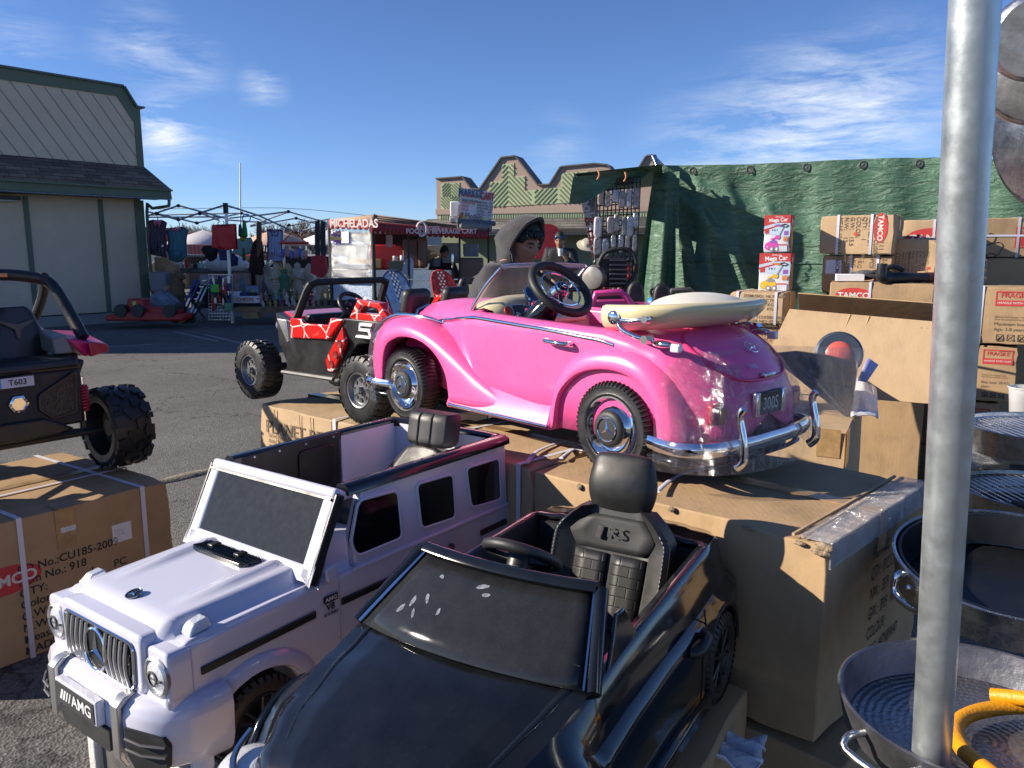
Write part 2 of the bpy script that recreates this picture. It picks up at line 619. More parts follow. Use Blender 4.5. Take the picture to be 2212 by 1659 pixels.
SHING=shingle_mat('brown_shingle',(.15,.115,.09))
DKMET=M('dark_bronze_metal',(.05,.045,.04),.5,.4)
bl=thing('market_hall','beige stucco hall with green trim and a diagonal boarded parapet above a shingled eave','building',(-8.337,18.349,0))
bl.matrix_basis=fr((-8.337,18.349,0),(.66,.75,0))
XL=-8.5
MB().box(((XL-.02)/2,3,1.64),(-XL-.02,6,2.79)).build('wall',STUCCO,bl)
MB().box((XL/2,3,.11),(-XL+.04,6.06,.22)).build('foundation',FOUND,bl)
for i in range(9):
 x=-.90-1.46*i
 if x<XL:break
 MB().box((x,-.012,1.45),(.095,.03,2.46)).build('trim_board',GTRIM,bl)
MB().box((-.07,-.016,1.46),(.20,.04,2.48)).build('trim_board',GTRIM,bl)
pw=MB()
pp=[(XL,3.2),(XL,4.93),(-.38,4.89),(-.04,4.37),(-.04,3.2)]
pw.prism(pp,-.02,.25)
hatch(pw,[(a+(.01 if a<-.1 else-.01),c)for a,c in pp],[((-16+.305*k,6.0),(-16+.305*k+2.05,3.0))for k in range(60)],.022,-.02,1,.006)
pw.build('parapet',[STUCCO,M('board_groove',(.30,.26,.21),.9)],bl)
po=[(XL,5.2),(-.235,5.10),(.005,4.705),(.10,4.70),(.10,3.2),(-.04,3.2),(-.04,4.37),(-.38,4.89),(XL,4.93)]
MB().prism(po,-.045,.3).build('parapet_trim',GTRIM,bl)
cap=MB()
for p,q in(((XL,5.2),(-.235,5.10)),((-.235,5.10),(.005,4.71)),((-.01,4.70),(.19,4.695))):
 d=V((q[0]-p[0],q[1]-p[1],0)).normalized(); e=V((-d.y,d.x,0))*.04
 cap.hexa([(p[0],-.10,p[1]),(q[0],-.10,q[1]),(q[0]+e.x,-.10,q[1]+e.y),(p[0]+e.x,-.10,p[1]+e.y),(p[0],.34,p[1]),(q[0],.34,q[1]),(q[0]+e.x,.34,q[1]+e.y),(p[0]+e.x,.34,p[1]+e.y)])
cap.build('parapet_cap',M('grey_green_flashing',(.10,.12,.11),.5,.3),bl)
MB().prism([(XL,2.98),(.34,2.90),(.36,2.72),(.30,2.72),(XL,2.76)],-.72,-.66).build('fascia',GTRIM,bl)
MB().prism([(XL,3.0),(.36,2.92),(.36,2.88),(XL,2.94)],-.78,-.72).build('gutter',GTRIM,bl)
rf=MB()
rf.add([(XL,-.74,2.99),(.37,-.74,2.905),(.10,0,3.46),(XL,0,3.53),(.37,.9,2.9),(.10,.5,3.44)],[(0,1,2,3),(1,4,5,2)])
rf.build('eave_roof',SHING,bl,solid=.03)
MB().box((XL/2+.16,-.34,2.735),(-XL+.3,.66,.03)).build('soffit',GTRIM,bl)
MB().tube([(.30,-.70,2.74),(.29,-.70,2.60),(.27,-.66,2.56),(.12,-.25,2.52),(.075,-.06,2.44),(.075,-.05,.1)],.035,8,sm=3).build('downspout',GTRIM,bl)
MB().tube([(XL,-.74,2.73),(.34,-.74,2.70)],.012,6).build('conduit',WIRE,bl)
wl=MB().box((-2.72,-.12,2.62),(.42,.24,.08)).build('wall_light',DKMET,bl,bevel=.01)
MB().box((-2.72,-.12,2.57),(.34,.18,.03)).build('diffuser',M('frosted_glass',(.5,.5,.46),.5),wl)
TAUPE=M('taupe_trim',(.36,.27,.22),.8,var=.08,vs=3)
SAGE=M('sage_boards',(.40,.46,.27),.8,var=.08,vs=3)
SAGED=M('sage_groove',(.19,.23,.14),.9)
fbm=thing('far_hall','sage green hall with a taupe stepped parapet of chevron boards','building')
fbm.matrix_basis=fr((-1.992,22,0),(1,-.34,0))
out=[(-.035,2.3),(-.035,3.47),(.72,3.50),(.97,3.19),(1.22,3.165),(1.835,3.955),(2.2,3.98),(2.81,3.235),(3.14,3.24),(3.43,3.67),(4.3,3.72),(4.62,3.68),(4.9,3.3),(5.2,3.3),(5.45,3.62),(5.60,3.86),(5.74,3.87),(6.4,3.2),(7.4,3.3),(10,3.4),(10,2.3)]
MB().prism(out,-.02,.5).build('parapet_frame',TAUPE,fbm)
cp=MB()
for p,q in zip(out[1:-2],out[2:-1]):
 d=V((q[0]-p[0],q[1]-p[1],0)).normalized(); e=V((-d.y,d.x,0))*.035
 if e.y<0:e=-e
 cp.hexa([(p[0],-.08,p[1]),(q[0],-.08,q[1]),(q[0]+e.x,-.08,q[1]+e.y),(p[0]+e.x,-.08,p[1]+e.y),(p[0],.55,p[1]),(q[0],.55,q[1]),(q[0]+e.x,.55,q[1]+e.y),(p[0]+e.x,.55,p[1]+e.y)])
cp.build('parapet_cap',M('dark_taupe_flashing',(.10,.085,.085),.6),fbm)
pan1=[(.10,2.68),(.10,3.34),(.64,3.37),(.64,2.68)]
pan2=[(1.50,2.72),(1.50,3.36),(1.84,3.37),(1.84,3.80),(2.17,3.82),(2.17,3.48),(2.47,3.49),(2.47,3.11),(3.44,3.18),(3.44,3.52),(4.15,3.56),(4.15,2.80)]
for pn,cx,kind in((pan1,.38,0),(pan2,2.0,1)):
 m_=MB().prism(pn,-.035,0)
 L=[]
 for k in range(-22,40):
  z0=2.0+k*.125
  if kind:
   L+=[((cx,z0),(cx-3,z0-3)),((cx,z0),(cx+.62,z0-.62)),((cx+.72,z0-.62+.3),(cx+1.32,z0+.28)),((cx+1.4,z0),(cx+3,z0-1.6))]
  else:
   s_=.06+.085*(k+22)
   if s_<.5:L+=[((cx-s_,3.02),(cx,3.02+s_)),((cx,3.02+s_),(cx+s_,3.02)),((cx+s_,3.02),(cx,3.02-s_)),((cx,3.02-s_),(cx-s_,3.02))]
 hatch(m_,pn,L,.026,-.035,1,.014)
 m_.build('chevron_panel',[SAGE,SAGED],fbm)
MB().box((4.5,-.05,2.61),(9.1,.05,.14)).build('trim_band',TAUPE,fbm)
sb=MB().box((5.0,-.01,2.40),(9.9,.08,.28))
for i in range(150):
 sb.box((.1+i*.066,-.055,2.43),(.018,.012,.18),1)
sb.build('board_siding',[SAGE,SAGED],fbm)
SHG=shingle_mat('grey_shingle',(.115,.11,.10))
MB().add([(-.5,-.95,2.13),(9.5,-.95,2.13),(9.5,0,2.43),(-.3,0,2.43)],[(0,1,2,3)]).build('eave_roof',SHG,fbm,solid=.04)
MB().box((4.5,-.97,2.07),(10,.05,.10)).build('fascia',DKMET,fbm)
MB().box((4.5,-.9,2.0),(10,.06,.05)).build('porch_beam',M('cream_trim',(.5,.47,.40),.7),fbm)
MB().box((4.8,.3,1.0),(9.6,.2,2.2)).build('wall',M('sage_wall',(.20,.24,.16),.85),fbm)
for x in(2.3,4.6,6.9):
 MB().box((x,-.85,1.0),(.14,.14,2.0)).build('porch_post',TAUPE,fbm)
fp=MB().cyl(PY(519,700,40),PY(519,352,40),.06,.035,10).build('flagpole',M('white_painted_metal',(.75,.76,.78),.4))
tag(fp,'tall thin white pole rising behind the bare canopy frame','flagpole')
ul=MB().tube([PY(320,452,60),PY(600,449,60),PY(760,462,60),PY(820,470,60)],.018,5,sm=3).build('utility_cable',DKMET)
tag(ul,'thin dark overhead cable crossing the sky behind the canopy frame','cable')
BARK=M('bare_bark',(.16,.13,.105),.9)
def bare_tree(px,ytop,ybase,dist,seed,label):
 r=random.Random(seed)
 base=PY(px,ybase,dist); base.z=0
 H=PY(px,ytop,dist).z
 t=thing('bare_tree',label,'tree',base,group='bare winter trees on the horizon')
 tr,cr=MB(),MB()
 tr.tube([(0,0,0),(.1,0,H*.25),(0,0,H*.5)],lambda u:.22*(1-.5*u),7)
 def br(p,d,L,rad,lev):
  q=p+d*L
  mid=p.lerp(q,.5)+V((r.uniform(-1,1),r.uniform(-1,1),r.uniform(-.5,.8)))*L*.09
  cr.tube([p,mid,q],lambda u:rad*(1-.45*u),4 if lev>1 else 5)
  if lev<4:
   for k in range(3 if lev else 4):
    nd_=(d+V((r.uniform(-1,1),r.uniform(-1,1),r.uniform(-.2,.8)))*.75).normalized()
    br(p.lerp(q,r.uniform(.55,1)),nd_,L*r.uniform(.55,.78),rad*.55,lev+1)
 for k in range(6):
  a=k*1.05+r.random()
  br(V((0,0,H*(.25+.04*k))),V((math.cos(a)*.8,math.sin(a)*.8,1)).normalized(),H*.30,.10,0)
 tr.build('trunk',BARK,t)
 cr.build('crown',BARK,t,fix=False)
for i,(px,yt,lab)in enumerate(((390,492,'leafless tree rising behind the two hanging aprons'),(420,481,'bare spreading tree above the pink storage shed'),(447,488,'bare tree between the pink shed and the red bag'),
 (600,482,'leafless tree behind the blue checked apron'),(640,478,'tall bare tree above the red laundry hanger'),(672,474,'widest bare tree, beside the hanging leather belts'),(700,488,'leafless tree just left of the food cart awning'),(572,492,'small bare tree behind the hanging brown furs'))):
 bare_tree(px,yt,545,62+3*(i%3),20+i,lab)
def G2(x,y,d):
 return PY((500+x*.3617)*.54861,(700+y*.3617)*.54861,d)
SHEDM=M('pink_siding',(.45,.17,.15),.7,var=.1)
sh=thing('storage_shed','low pink ribbed metal building with a red roof edge behind the aprons','building',(0,0,0))
p,q=PY(388,512,55),PY(455,512,55)
w_=MB().box(((p.x+q.x)/2-.6,57,1.2),(q.x-p.x+1.2,4,2.5))
for i in range(14):
 w_.box((p.x-1+i*.28,54.96,1.2),(.06,.08,2.4),1)
w_.build('wall',[SHEDM,M('pink_siding_dark',(.30,.09,.09),.7)],sh)
MB().prism([(p.x-1.4,2.35),(q.x+.3,2.35),(q.x-.1,2.75),(p.x-1.2,2.75)],54.7,59).build('roof',M('red_roof',(.42,.10,.09),.6),sh)
# ------ pink convertible
def lerp_tab(tab,x):
 """smooth interpolation in a table of (x, a, b, ...) rows sorted by x"""
 if x<=tab[0][0]:
  return tab[0][1:]
 for p,q in zip(tab,tab[1:]):
  if x<=q[0]:
   t=(x-p[0])/(q[0]-p[0])
   t=t*t*(3-2*t)*.5+t*.5
   return tuple(a+(b-a)*t for a,b in zip(p[1:],q[1:]))
 return tab[-1][1:]
def resample(P,n):
 P=[V((*p,0))if len(p)==2 else V(p)for p in P]
 P=catmull(P,8)
 d=[0]
 for a,b in zip(P,P[1:]):
  d.append(d[-1]+(b-a).length)
 out=[]
 j=0
 for i in range(n):
  t=d[-1]*i/(n-1)
  while j<len(d)-2 and d[j+1]<t:
   j+=1
  k=(t-d[j])/max(1e-9,d[j+1]-d[j])
  out.append(P[j].lerp(P[j+1],k))
 return out
def star_emblem(parent,c,nrm,up,r,name='star_emblem',mat=None,back=None):
 """three pointed star in a ring"""
 n=V(nrm).normalized()
 u=(V(up)-n*V(up).dot(n)).normalized()
 w=u.cross(n)
 c=V(c)
 mb=MB()
 mb.tube([c+u*r*math.cos(a)+w*r*math.sin(a)for a in[i*math.pi/12 for i in range(24)]],r*.07,6,True)
 for k in range(3):
  a=k*2*math.pi/3
  d=u*math.cos(a)+w*math.sin(a)
  e=n.cross(d)
  mb.add([c+d*r*.97,c+e*r*.16-d*r*.09,c-e*r*.16-d*r*.09,c+n*r*.14],[(0,1,3),(0,3,2),(1,2,3)])
 if back:
  mb.lathe([(1e-4,-.001),(r,-.001)],c,n,24,1)
 return mb.build(name,[mat or CHROME,back]if back else(mat or CHROME),parent,fix=False)
def retro_wheel(parent,c,side,RR=.128,W=.078):
 c=V(c)
 ax=V((0,side,0))
 tb=MB()
 h=W/2
 tb.lathe([(RR*.66,h*.55),(RR*.70,h*.92),(RR*.74,h*.96),(RR*.755,h*.93),(RR*.90,h),(RR*.965,h*.82),(RR,h*.5),(RR,-h*.5),(RR*.96,-h*.85),(RR*.88,-h),(RR*.66,-h*.9)],c,ax,56)
 for i in range(58):
  a=2*math.pi*i/58
  u=V((math.cos(a),0,math.sin(a)))
  tv=V((-math.sin(a),0,math.cos(a)))
  for sg in(-1,1):
   p=[c+u*RR*.905+ax*h*1.0*sg,c+u*RR*.985+ax*h*.80*sg,c+u*RR*1.012+ax*h*.1*sg,c+u*RR*.99+ax*h*.05*sg]
   tb.tube(p,.0032,4)
 t=tb.build('wheel',TYRE,parent)
 MB().lathe([(RR*.69,h*.70),(RR*.69,h*.95),(RR*.655,h*.96),(RR*.62,h*.70),(RR*.56,h*.48),(RR*.50,h*.50),(RR*.46,h*.62),(RR*.40,h*.95),(RR*.30,h*1.1),(1e-4,h*1.1)],c,ax,48).build('rim',CHROME,t)
 MB().lathe([(RR*.40,h*.96),(RR*.385,h*1.12),(RR*.33,h*1.24),(RR*.28,h*1.27),(1e-4,h*1.27)],c,ax,40).build('hubcap',BLKM,t)
 star_emblem(t,c+ax*(h*1.29),ax,(.1,0,1),RR*.25,back=GLOSS)
 return t
pk=thing('toy_convertible','pink vintage ride-on convertible with chrome trim, its tail wrapped in clear film','ride-on car')
PF=V((-.674,.739,0)).normalized()
pk.matrix_basis=fr((.266,2.065,1.0),PF)
YC=-.27
BT=[
 (-.300,.10,.13,.17,.22,2.0),(-.292,.145,.12,.17,.262,2.0),(-.272,.175,.115,.19,.30,2.0),(-.232,.205,.11,.22,.346,2.1),(-.184,.225,.11,.26,.380,2.2),
 (-.112,.24,.11,.31,.398,2.5),(.0,.248,.10,.34,.402,3.2),(.06,.25,.10,.35,.402,4),(.30,.253,.095,.36,.406,4.5),(.60,.245,.10,.36,.418,4),(.66,.235,.10,.35,.428,3.2),
 (.80,.195,.12,.33,.432,2.6),(.95,.155,.13,.31,.426,2.4),(1.08,.118,.14,.29,.410,2.3),(1.15,.092,.15,.27,.385,2.2),(1.185,.075,.16,.24,.34,2.1)]
FR_=[1,.995,.98,.955,.92,.87,.80,.62,.42,.2,0]
def sec(x):
 hw,zl,zs,zt,e=lerp_tab(BT,x)
 H_=[(hw*.985,zl),(hw,zl*.6+zs*.4),(hw,zs)]
 for f in FR_[1:]:
  H_.append((hw*f,zs+(zt-zs)*(1-f**e)**(1/e)))
 return H_
xs=sorted(set([-.300,-.297,-.292,-.284,-.272,-.258]+[-.24+.02*i for i in range(15)]+[.06+.03*i for i in range(19)]+[.62+.03*i for i in range(17)]+[1.12,1.135,1.15,1.165,1.178,1.185]))
rows=[]
for x in xs:
 h=sec(x)
 full=[V((x,YC+y,z))for y,z in h]+[V((x,YC-y,z))for y,z in reversed(h[:-1])]
 rows.append(full)
nH=len(sec(0))
def skip(j,i):
 x=(xs[j]+xs[j+1])/2
 k=i if i<nH-1 else 2*nH-3-i
 return .06<x<.595 and k>=7
body=MB().grid(rows,skip=skip)
for rr in(rows[0],rows[-1]):
 c=sum(rr,V())/len(rr)
 body.add(rr+[c],[(i,i+1,len(rr))for i in range(len(rr)-1)])
bo=body.build('body',PINK,pk,solid=.006,sharp=50)
def fender(arch,outer,d0,d1,name,inner=-.15,n=30,yout=0):
 A,O=resample(arch,n),resample(outer,n)
 for sgn in(0,1):
  rows=[]
  for a,o,s in zip(A,O,[i/(n-1)for i in range(n)]):
   d=d0+(d1-d0)*s
   r=[V((a.x,yout-.05,a.y)),V((a.x,yout-.004,a.y)),V((a.x,yout,a.y)).lerp(V((o.x,yout,o.y)),.06)]
   for t in(.2,.35,.5,.65,.78,.88,.94,.98,1):
    p=a.lerp(o,t)
    r.append(V((p.x,yout-d*(1-(1-t**2.6)**(1/2.2)),p.y)))
   e=a.lerp(o,.96)
   r.append(V((e.x,yout-d-.03,e.y)))
   r.append(V((e.x,yout-d-.07,e.y-.02)))
   if sgn:
    r=[V((p.x,2*YC-p.y,p.z))for p in r]
   rows.append(r)
  MB().grid(rows).build(name,PINK,pk,solid=.004,sharp=50)
AF=[(1.108,.10),(1.10,.205),(1.073,.264),(1.006,.293),(.93,.300),(.857,.291),(.795,.264),(.751,.226),(.722,.18),(.709,.105)]
OF=[(1.215,.10),(1.238,.20),(1.215,.295),(1.15,.345),(1.05,.368),(.95,.368),(.855,.347),(.756,.308),(.641,.246),(.545,.190),(.46,.150),(.415,.105)]
fender(AF,OF,.14,.03,'front_fender')
AR=[(.222,.095),(.207,.185),(.172,.232),(.125,.265),(.063,.283),(.0,.286),(-.061,.272),(-.108,.240),(-.135,.195),(-.148,.10)]
OR=[(.262,.095),(.247,.185),(.220,.262),(.175,.318),(.115,.348),(.045,.360),(-.035,.360),(-.105,.338),(-.16,.295),(-.205,.23),(-.235,.165),(-.245,.10)]
fender(AR,OR,.07,.12,'rear_fender')
for x0 in(.975,.015):
 for y in(-.045,2*YC+.045):
  retro_wheel(pk,(x0,y,.128),1 if y>YC else-1)
for x0 in(.95,.03):
 for y in(-.10,2*YC+.10):
  MB().box((x0,y-(.045 if y>YC else-.045),.21),(.30,.06,.18)).build('wheel_well',PINK_IN,pk)
MB().box((.45,YC,.09),(1.45,.30,.05)).build('underbody',BLKM,pk,bevel=.01)
for x0 in(.975,.015):
 MB().cyl((x0,-.08,.128),(x0,2*YC+.08,.128),.012,n=10).build('axle',DKMET,pk)
for s in(0,1):
 f=(lambda p:p)if not s else(lambda p:(p[0],2*YC-p[1],p[2]))
 rb=MB()
 rr=[]
 for x in[.235+.02*i for i in range(25)]:
  rr.append([V(f((x,y,z)))for y,z in((-.05,.19),(-.024,.175),(-.018,.15),(-.010,.125),(-.002,.106),(.002,.098),(-.002,.088),(-.06,.088))])
 rb.grid(rr).build('running_board',PINK,pk,solid=.004)
 MB().tube([f((.24,.004,.098)),f((.70,.004,.098))],.006,8).build('sill_trim',CHROME,pk)
 tr_=[]
 for x in[1.12-.05*i for i in range(23)]:
  h=sec(x); k=h[4]
  tr_.append(f((x,YC+k[0]+.003,k[1]+.003-.028*max(0,(.8-x)))))
 MB().tube(tr_,.0062,8,sm=2,sx=.7).build('belt_trim',CHROME,pk)
 MB().tube([f(p)for p in((1.17,-.06,.337),(1.08,-.055,.366),(.97,-.06,.371),(.88,-.075,.362),(.80,-.095,.342))],lambda u:.009*(1-.6*u),8,sm=4).build('fender_trim',CHROME,pk)
 dh=MB().tube([f(p)for p in((.255,-.012,.346),(.252,.008,.347),(.215,.014,.346),(.172,.010,.344),(.166,-.012,.343))],.0065,8,sm=3)
 dh.build('door_handle',CHROME,pk)
 kn=MB().lathe([(1e-4,.016),(.012,.016),(.018,.012),(.02,0),(.018,-.01),(1e-4,-.01)],f((.006,-.012,.427)),f((0,1,0))if not s else(0,-1,0),20)
 kn.tube([f(p)for p in((.004,-.012,.425),(-.03,-.008,.420),(-.07,-.010,.424),(-.092,-.014,.428))],.007,8,sm=3)
 kn.lathe([(1e-4,.014),(.010,.014),(.012,0),(1e-4,-.01)],f((-.094,-.016,.428)),f((0,1,0))if not s else(0,-1,0),16)
 kn.tube([f(p)for p in((.004,-.012,.42),(-.02,-.006,.398),(-.06,-.006,.384),(-.096,-.012,.377))],.007,8,sm=3)
 kn.lathe([(1e-4,.018),(.012,.018),(.014,-.01),(1e-4,-.012)],f((-.098,-.016,.377)),f((0,1,0))if not s else(0,-1,0),6)
 kn.build('top_hinge_arm',CHROME,pk)
 tl=MB().ball(f((-.128,-.035,.366)),(.032,.012,.010)).build('side_lamp',CHROME,pk)
 MB().box(f((-.168,-.040,.359)),(.028,.018,.022)).build('lens',HILITE,tl,bevel=.004)
 rl=MB().box(f((-.262,-.085,.20)),(.022,.06,.055)).build('rear_light',REDLENS,pk,bevel=.008)
 MB().box(f((-.275,-.095,.195)),(.008,.03,.04)).build('lens',AMBER,rl,bevel=.003)
 hl=MB().lathe([(.052,-.05),(.056,0),(.05,.012),(.046,.008)],f((1.195,-.085,.262)),(1,0,.05),24).build('headlight',CHROME,pk)
 MB().lathe([(.047,.006),(.03,.018),(1e-4,.022)],f((1.195,-.085,.262)),(1,0,.05),20).build('lens',HILITE,hl)
gl=MB().prism([(YC-.07,.14),(YC+.07,.14),(YC+.085,.30),(YC+.05,.38),(YC,.395),(YC-.05,.38),(YC-.085,.30)],1.175,1.20,'yz')
gl.build('grille',CHROME,pk,bevel=.008)
gs=MB()
for i in range(11):
 gs.box((1.203,YC-.06+.012*i,.24),(.006,.005,.19))
gs.build('grille_bar',DGREY,pk)
def bumper(xm,xe,sgn,name):
 P=[(xe-.16*sgn,-.015,.115),(xe-.05*sgn,.008,.117),(xe+.02*sgn,-.03,.12),(xm,YC+.13,.122),(xm+.006*sgn,YC,.123)]
 P+=[(x,2*YC-y,z)for x,y,z in reversed(P[:-1])]
 C=catmull(P,5)
 rows=[]
 for i,p in enumerate(C):
  a,b=C[max(0,i-1)],C[min(len(C)-1,i+1)]
  d=(b-a).normalized()
  n=V((d.y,-d.x,0))*(-sgn)
  if sgn<0:n=-n
  n=n if(p-V((.4,YC,p.z))).dot(n)>0 else-n
  rows.append([p+n*q+V((0,0,z))for q,z in((-.006,-.019),(.004,-.018),(.009,-.009),(.011,0),(.009,.009),(.004,.018),(-.006,.019))])
 b=MB().grid(rows).build(name,CHROME,pk,solid=.003)
 for y in(YC+.18,YC-.18):
  gm=MB().tube([(xm+.01*sgn,y,.075),(xm+.028*sgn,y,.095),(xm+.026*sgn,y,.14),(xm+.012*sgn,y,.20),(xm+.022*sgn,y,.222)],lambda u:.0125-.003*u,10,sm=4,sx=.8)
  gm.build('bumper_guard',CHROME,b)
 low=MB().grid([[q+V((0,0,-.03))-(q-V((.4,YC,q.z))).normalized()*(.01+.01*k)for k,q in enumerate(r[:2])]for r in rows])
 low.build('valance',GLOSS,b,solid=.02)
bumper(-.312,-.262,-1,'rear_bumper')
bumper(1.245,1.215,1,'front_bumper')
pl=MB().box((-.304,YC+.015,.215),(.012,.12,.058)).build('number_plate',BLK,pk,bevel=.003)
text('300S',.046,M('plate_lettering',(.62,.64,.62),.5),pl,(-.3105,YC+.015,.213),(0,-1,0),(0,0,1),lift=.0012,sx=.85)
for dy in(-.062,.062):
 MB().box((-.307,YC+.015+dy,.215),(.016,.016,.062)).build('plate_clip',CHROME,pl,bevel=.003)
def tailpt(x,f,off=.004):
 hw,zl,zs,zt,e=lerp_tab(BT,x)
 y=hw*f
 return V((x-off*.5,YC+y,zs+(zt-zs)*max(0,1-abs(f)**e)**(1/e)+off*.6))
seam=[tailpt(-.11,.42),tailpt(-.13,.66),tailpt(-.16,.74),tailpt(-.205,.76),tailpt(-.245,.72),tailpt(-.275,.55),tailpt(-.285,0)]
seam=seam+[V((p.x,2*YC-p.y,p.z))for p in reversed(seam[:-1])]
MB().tube([p-V((0,0,.004))for p in seam],.0042,6,sm=5).build('boot_seam',PINK_IN,pk)
star_emblem(pk,tailpt(-.235,.02,.01),(-.55,0,.83),(.8,0,.5),.020)
MB().box(tailpt(-.284,0,.012),(.02,.05,.012)).build('boot_handle',CHROME,pk,bevel=.004)
text('300S',.02,CHROME,pk,tailpt(-.268,.25,.010),(0,-1,0),(.75,0,.65),lift=.002)
tub=MB()
rows=[]
for x in[.06+.03*i for i in range(19)]:
 h=sec(x)[7]
 L=[(h[0],h[1]),(h[0]-.012,h[1]-.012),(h[0]-.018,.25),(h[0]-.03,.13)]
 rows.append([V((x,YC+y,z))for y,z in L]+[V((x,YC-y,z))for y,z in reversed(L)])
tub.grid(rows)
tub.box((.07,YC,.26),(.02,.40,.27)).box((.60,YC,.25),(.02,.42,.25))
for i in range(7):
 tub.box((.14+.035*i,YC-.182,.30),(.02,.02,.16)).box((.14+.035*i,YC+.182,.30),(.02,.02,.16))
tub.build('cockpit',PINK,pk,bevel=.003)
st=MB().box((.17,YC,.20),(.17,.30,.07)).build('seat',PINK,pk,bevel=.02,seg=3)
dp=[(.70,.436),(.62,.452),(.575,.445),(.545,.415),(.535,.37),(.53,.335),(.60,.30),(.70,.30)]
db=MB()
rws=[]
for k in range(15):
 f=-1+2*k/14
 y=YC+.205*f
 rws.append([V((x+.035*(1-f*f)-.02,y,min(z,z-.035*f**4*(z>.4))))for x,z in dp])
ds=db.grid(rws).build('dashboard',CREAM,pk,sharp=60)
MB().box((.512,YC+.01,.372),(.05,.34,.022)).build('dash_shelf',CREAM,ds,bevel=.008)
cp_=MB().box((.548,YC+.02,.398),(.012,.20,.05),mat=Matrix.Rotation(R(28),3,'Y')).build('control_panel',CHROME,ds,bevel=.004)
gg=MB().lathe([(.034,0),(.036,.008),(.031,.012),(.030,.006)],(.555,YC+.035,.452),(-.8,.05,.6),28)
gg.cyl((.565,YC+.035,.415),(.56,YC+.035,.45),.012,.010)
gg=gg.build('speed_gauge',CHROME,ds)
MB().lathe([(.030,.006),(1e-4,.008)],(.555,YC+.035,.452),(-.8,.05,.6),24).build('dial_face',M('blue_dial',(.02,.05,.13),.15,var=.5,vs=60,coat=.6),gg)
MB().lathe([(.017,0),(.017,.006),(.010,.009),(1e-4,.007)],(.545,YC+.15,.405),(-.85,0,.5),20).build('red_button',M('red_button',(.40,.05,.02),.4),ds)
sc_=MB().box((.548,YC+.105,.41),(.010,.055,.036),mat=Matrix.Rotation(R(28),3,'Y')).build('screen_frame',SILVER,ds,bevel=.003)
MB().box((.5425,YC+.105,.412),(.006,.042,.026),mat=Matrix.Rotation(R(28),3,'Y')).build('screen',M('dark_screen',(.06,.045,.04),.12),sc_)
for k in range(5):
 MB().lathe([(.009,0),(.008,.016),(.005,.018),(1e-4,.018)],(.53,YC+.13-.034*k,.388),(-.7,0,.7),12).build('knob',CHROME,ds)
SWc,SWn=V((.375,-.185,.482)),V((-.70,.02,.714)).normalized()
sx_,sy_,_=basis(SWn)
swm=MB().tube([SWc+sx_*0.100*math.cos(a)+sy_*0.100*math.sin(a)for a in[i*math.pi/20 for i in range(40)]],.0135,10,True)
swo=swm.build('steering_wheel',BLKM,pk)
MB().tube([SWc+sx_*0.068*math.cos(a)+sy_*0.068*math.sin(a)for a in[i*math.pi/18 for i in range(36)]],.0035,7,True).build('horn_ring',CHROME,swo)
sp=MB()
for a in(0,R(120),R(240)):
 d=sx_*math.cos(a)+sy_*math.sin(a)
 sp.tube([SWc-SWn*.008+d*.01,SWc-SWn*.004+d*.100],.007,8)
sp.build('spoke',BLKM,swo)
MB().lathe([(.026,-.02),(.026,.004),(.022,.012),(1e-4,.014)],SWc,SWn,28).build('hub',CHROME,swo)
MB().lathe([(.018,.0135),(.016,.018),(1e-4,.018)],SWc,SWn,24).build('hub_cap',GLOSS,swo)
star_emblem(swo,SWc+SWn*.0195,SWn,(0.7,0,.7),.012)
MB().lathe([(.052,-.165),(.040,-.085),(.034,-.075),(.022,-.03),(.020,-.01)],SWc,SWn,28).build('steering_column',GLOSS,pk)
ws=[]
for k in range(17):
 f=-1+2*k/16
 y=YC+.212*f
 b=V((.735-.085*f*f,y,.428-.016*f*f))
 t=V((.60-.075*f*f,YC+.196*f,.550-.006*f**4))
 ws.append([b.lerp(t,q)+V((.006*math.sin(math.pi*q),0,.006*math.sin(math.pi*q)))for q in(0,.25,.5,.75,.9,1)])
wso=MB().grid(ws).build('windshield',ACRYL,pk,fix=False)
for e in(ws[0],ws[-1]):
 MB().tube([e[0],e[2],e[4],e[5]],.007,8,sm=2).build('windshield_post',CHROME,wso)
MB().tube([r[0]for r in ws],.006,8).build('windshield_base',CHROME,wso)
MB().tube([r[5]for r in ws],.008,8).build('windshield_rim',M('clear_rim',(.75,.55,.60),.15,coat=.5,trans=.75),wso)
pth=[(.065,YC+.232),(-.01,YC+.238),(-.075,YC+.225),(-.13,YC+.175),(-.155,YC+.09),(-.165,YC)]
pth=pth+[(x,2*YC-y)for x,y in reversed(pth[:-1])]
C_=catmull([V((x,y,0))for x,y in pth],6)
rows=[]
for i,p in enumerate(C_):
 u=i/(len(C_)-1)
 q=math.sin(math.pi*u)
 n=(p-V((.02,YC,0))); n.z=0; n.normalize()
 n=n*q+V((0,1 if u<.5 else-1,0))*(1-q)
 n.normalize()
 zb,zt=.388+.018*q,.456+.012*q
 fl=.030*q+.004
 rows.append([p+n*a+V((0,0,z))for a,z in((-.06,zb),(-.01,zb-.002),(.008+fl*.4,zb+.014),(.014+fl*.8,zb*.5+zt*.5),(.012+fl*1.15,zt-.014),(.006+fl*1.2,zt-.004),(-.006+fl,zt),(-.03,zt-.002),(-.045,zt-.012),(-.05,zt-.05))])
ft=MB().grid(rows)
for e in(rows[0],rows[-1]):
 ft.add(e,[tuple(range(len(e)))])
ft.build('folded_top',CREAM,pk,sharp=60)
MB().ball((-.06,YC-.02,.440),(.13,.17,.045),20).build('seat_cushion',CREAM_IN,pk,sub=1)
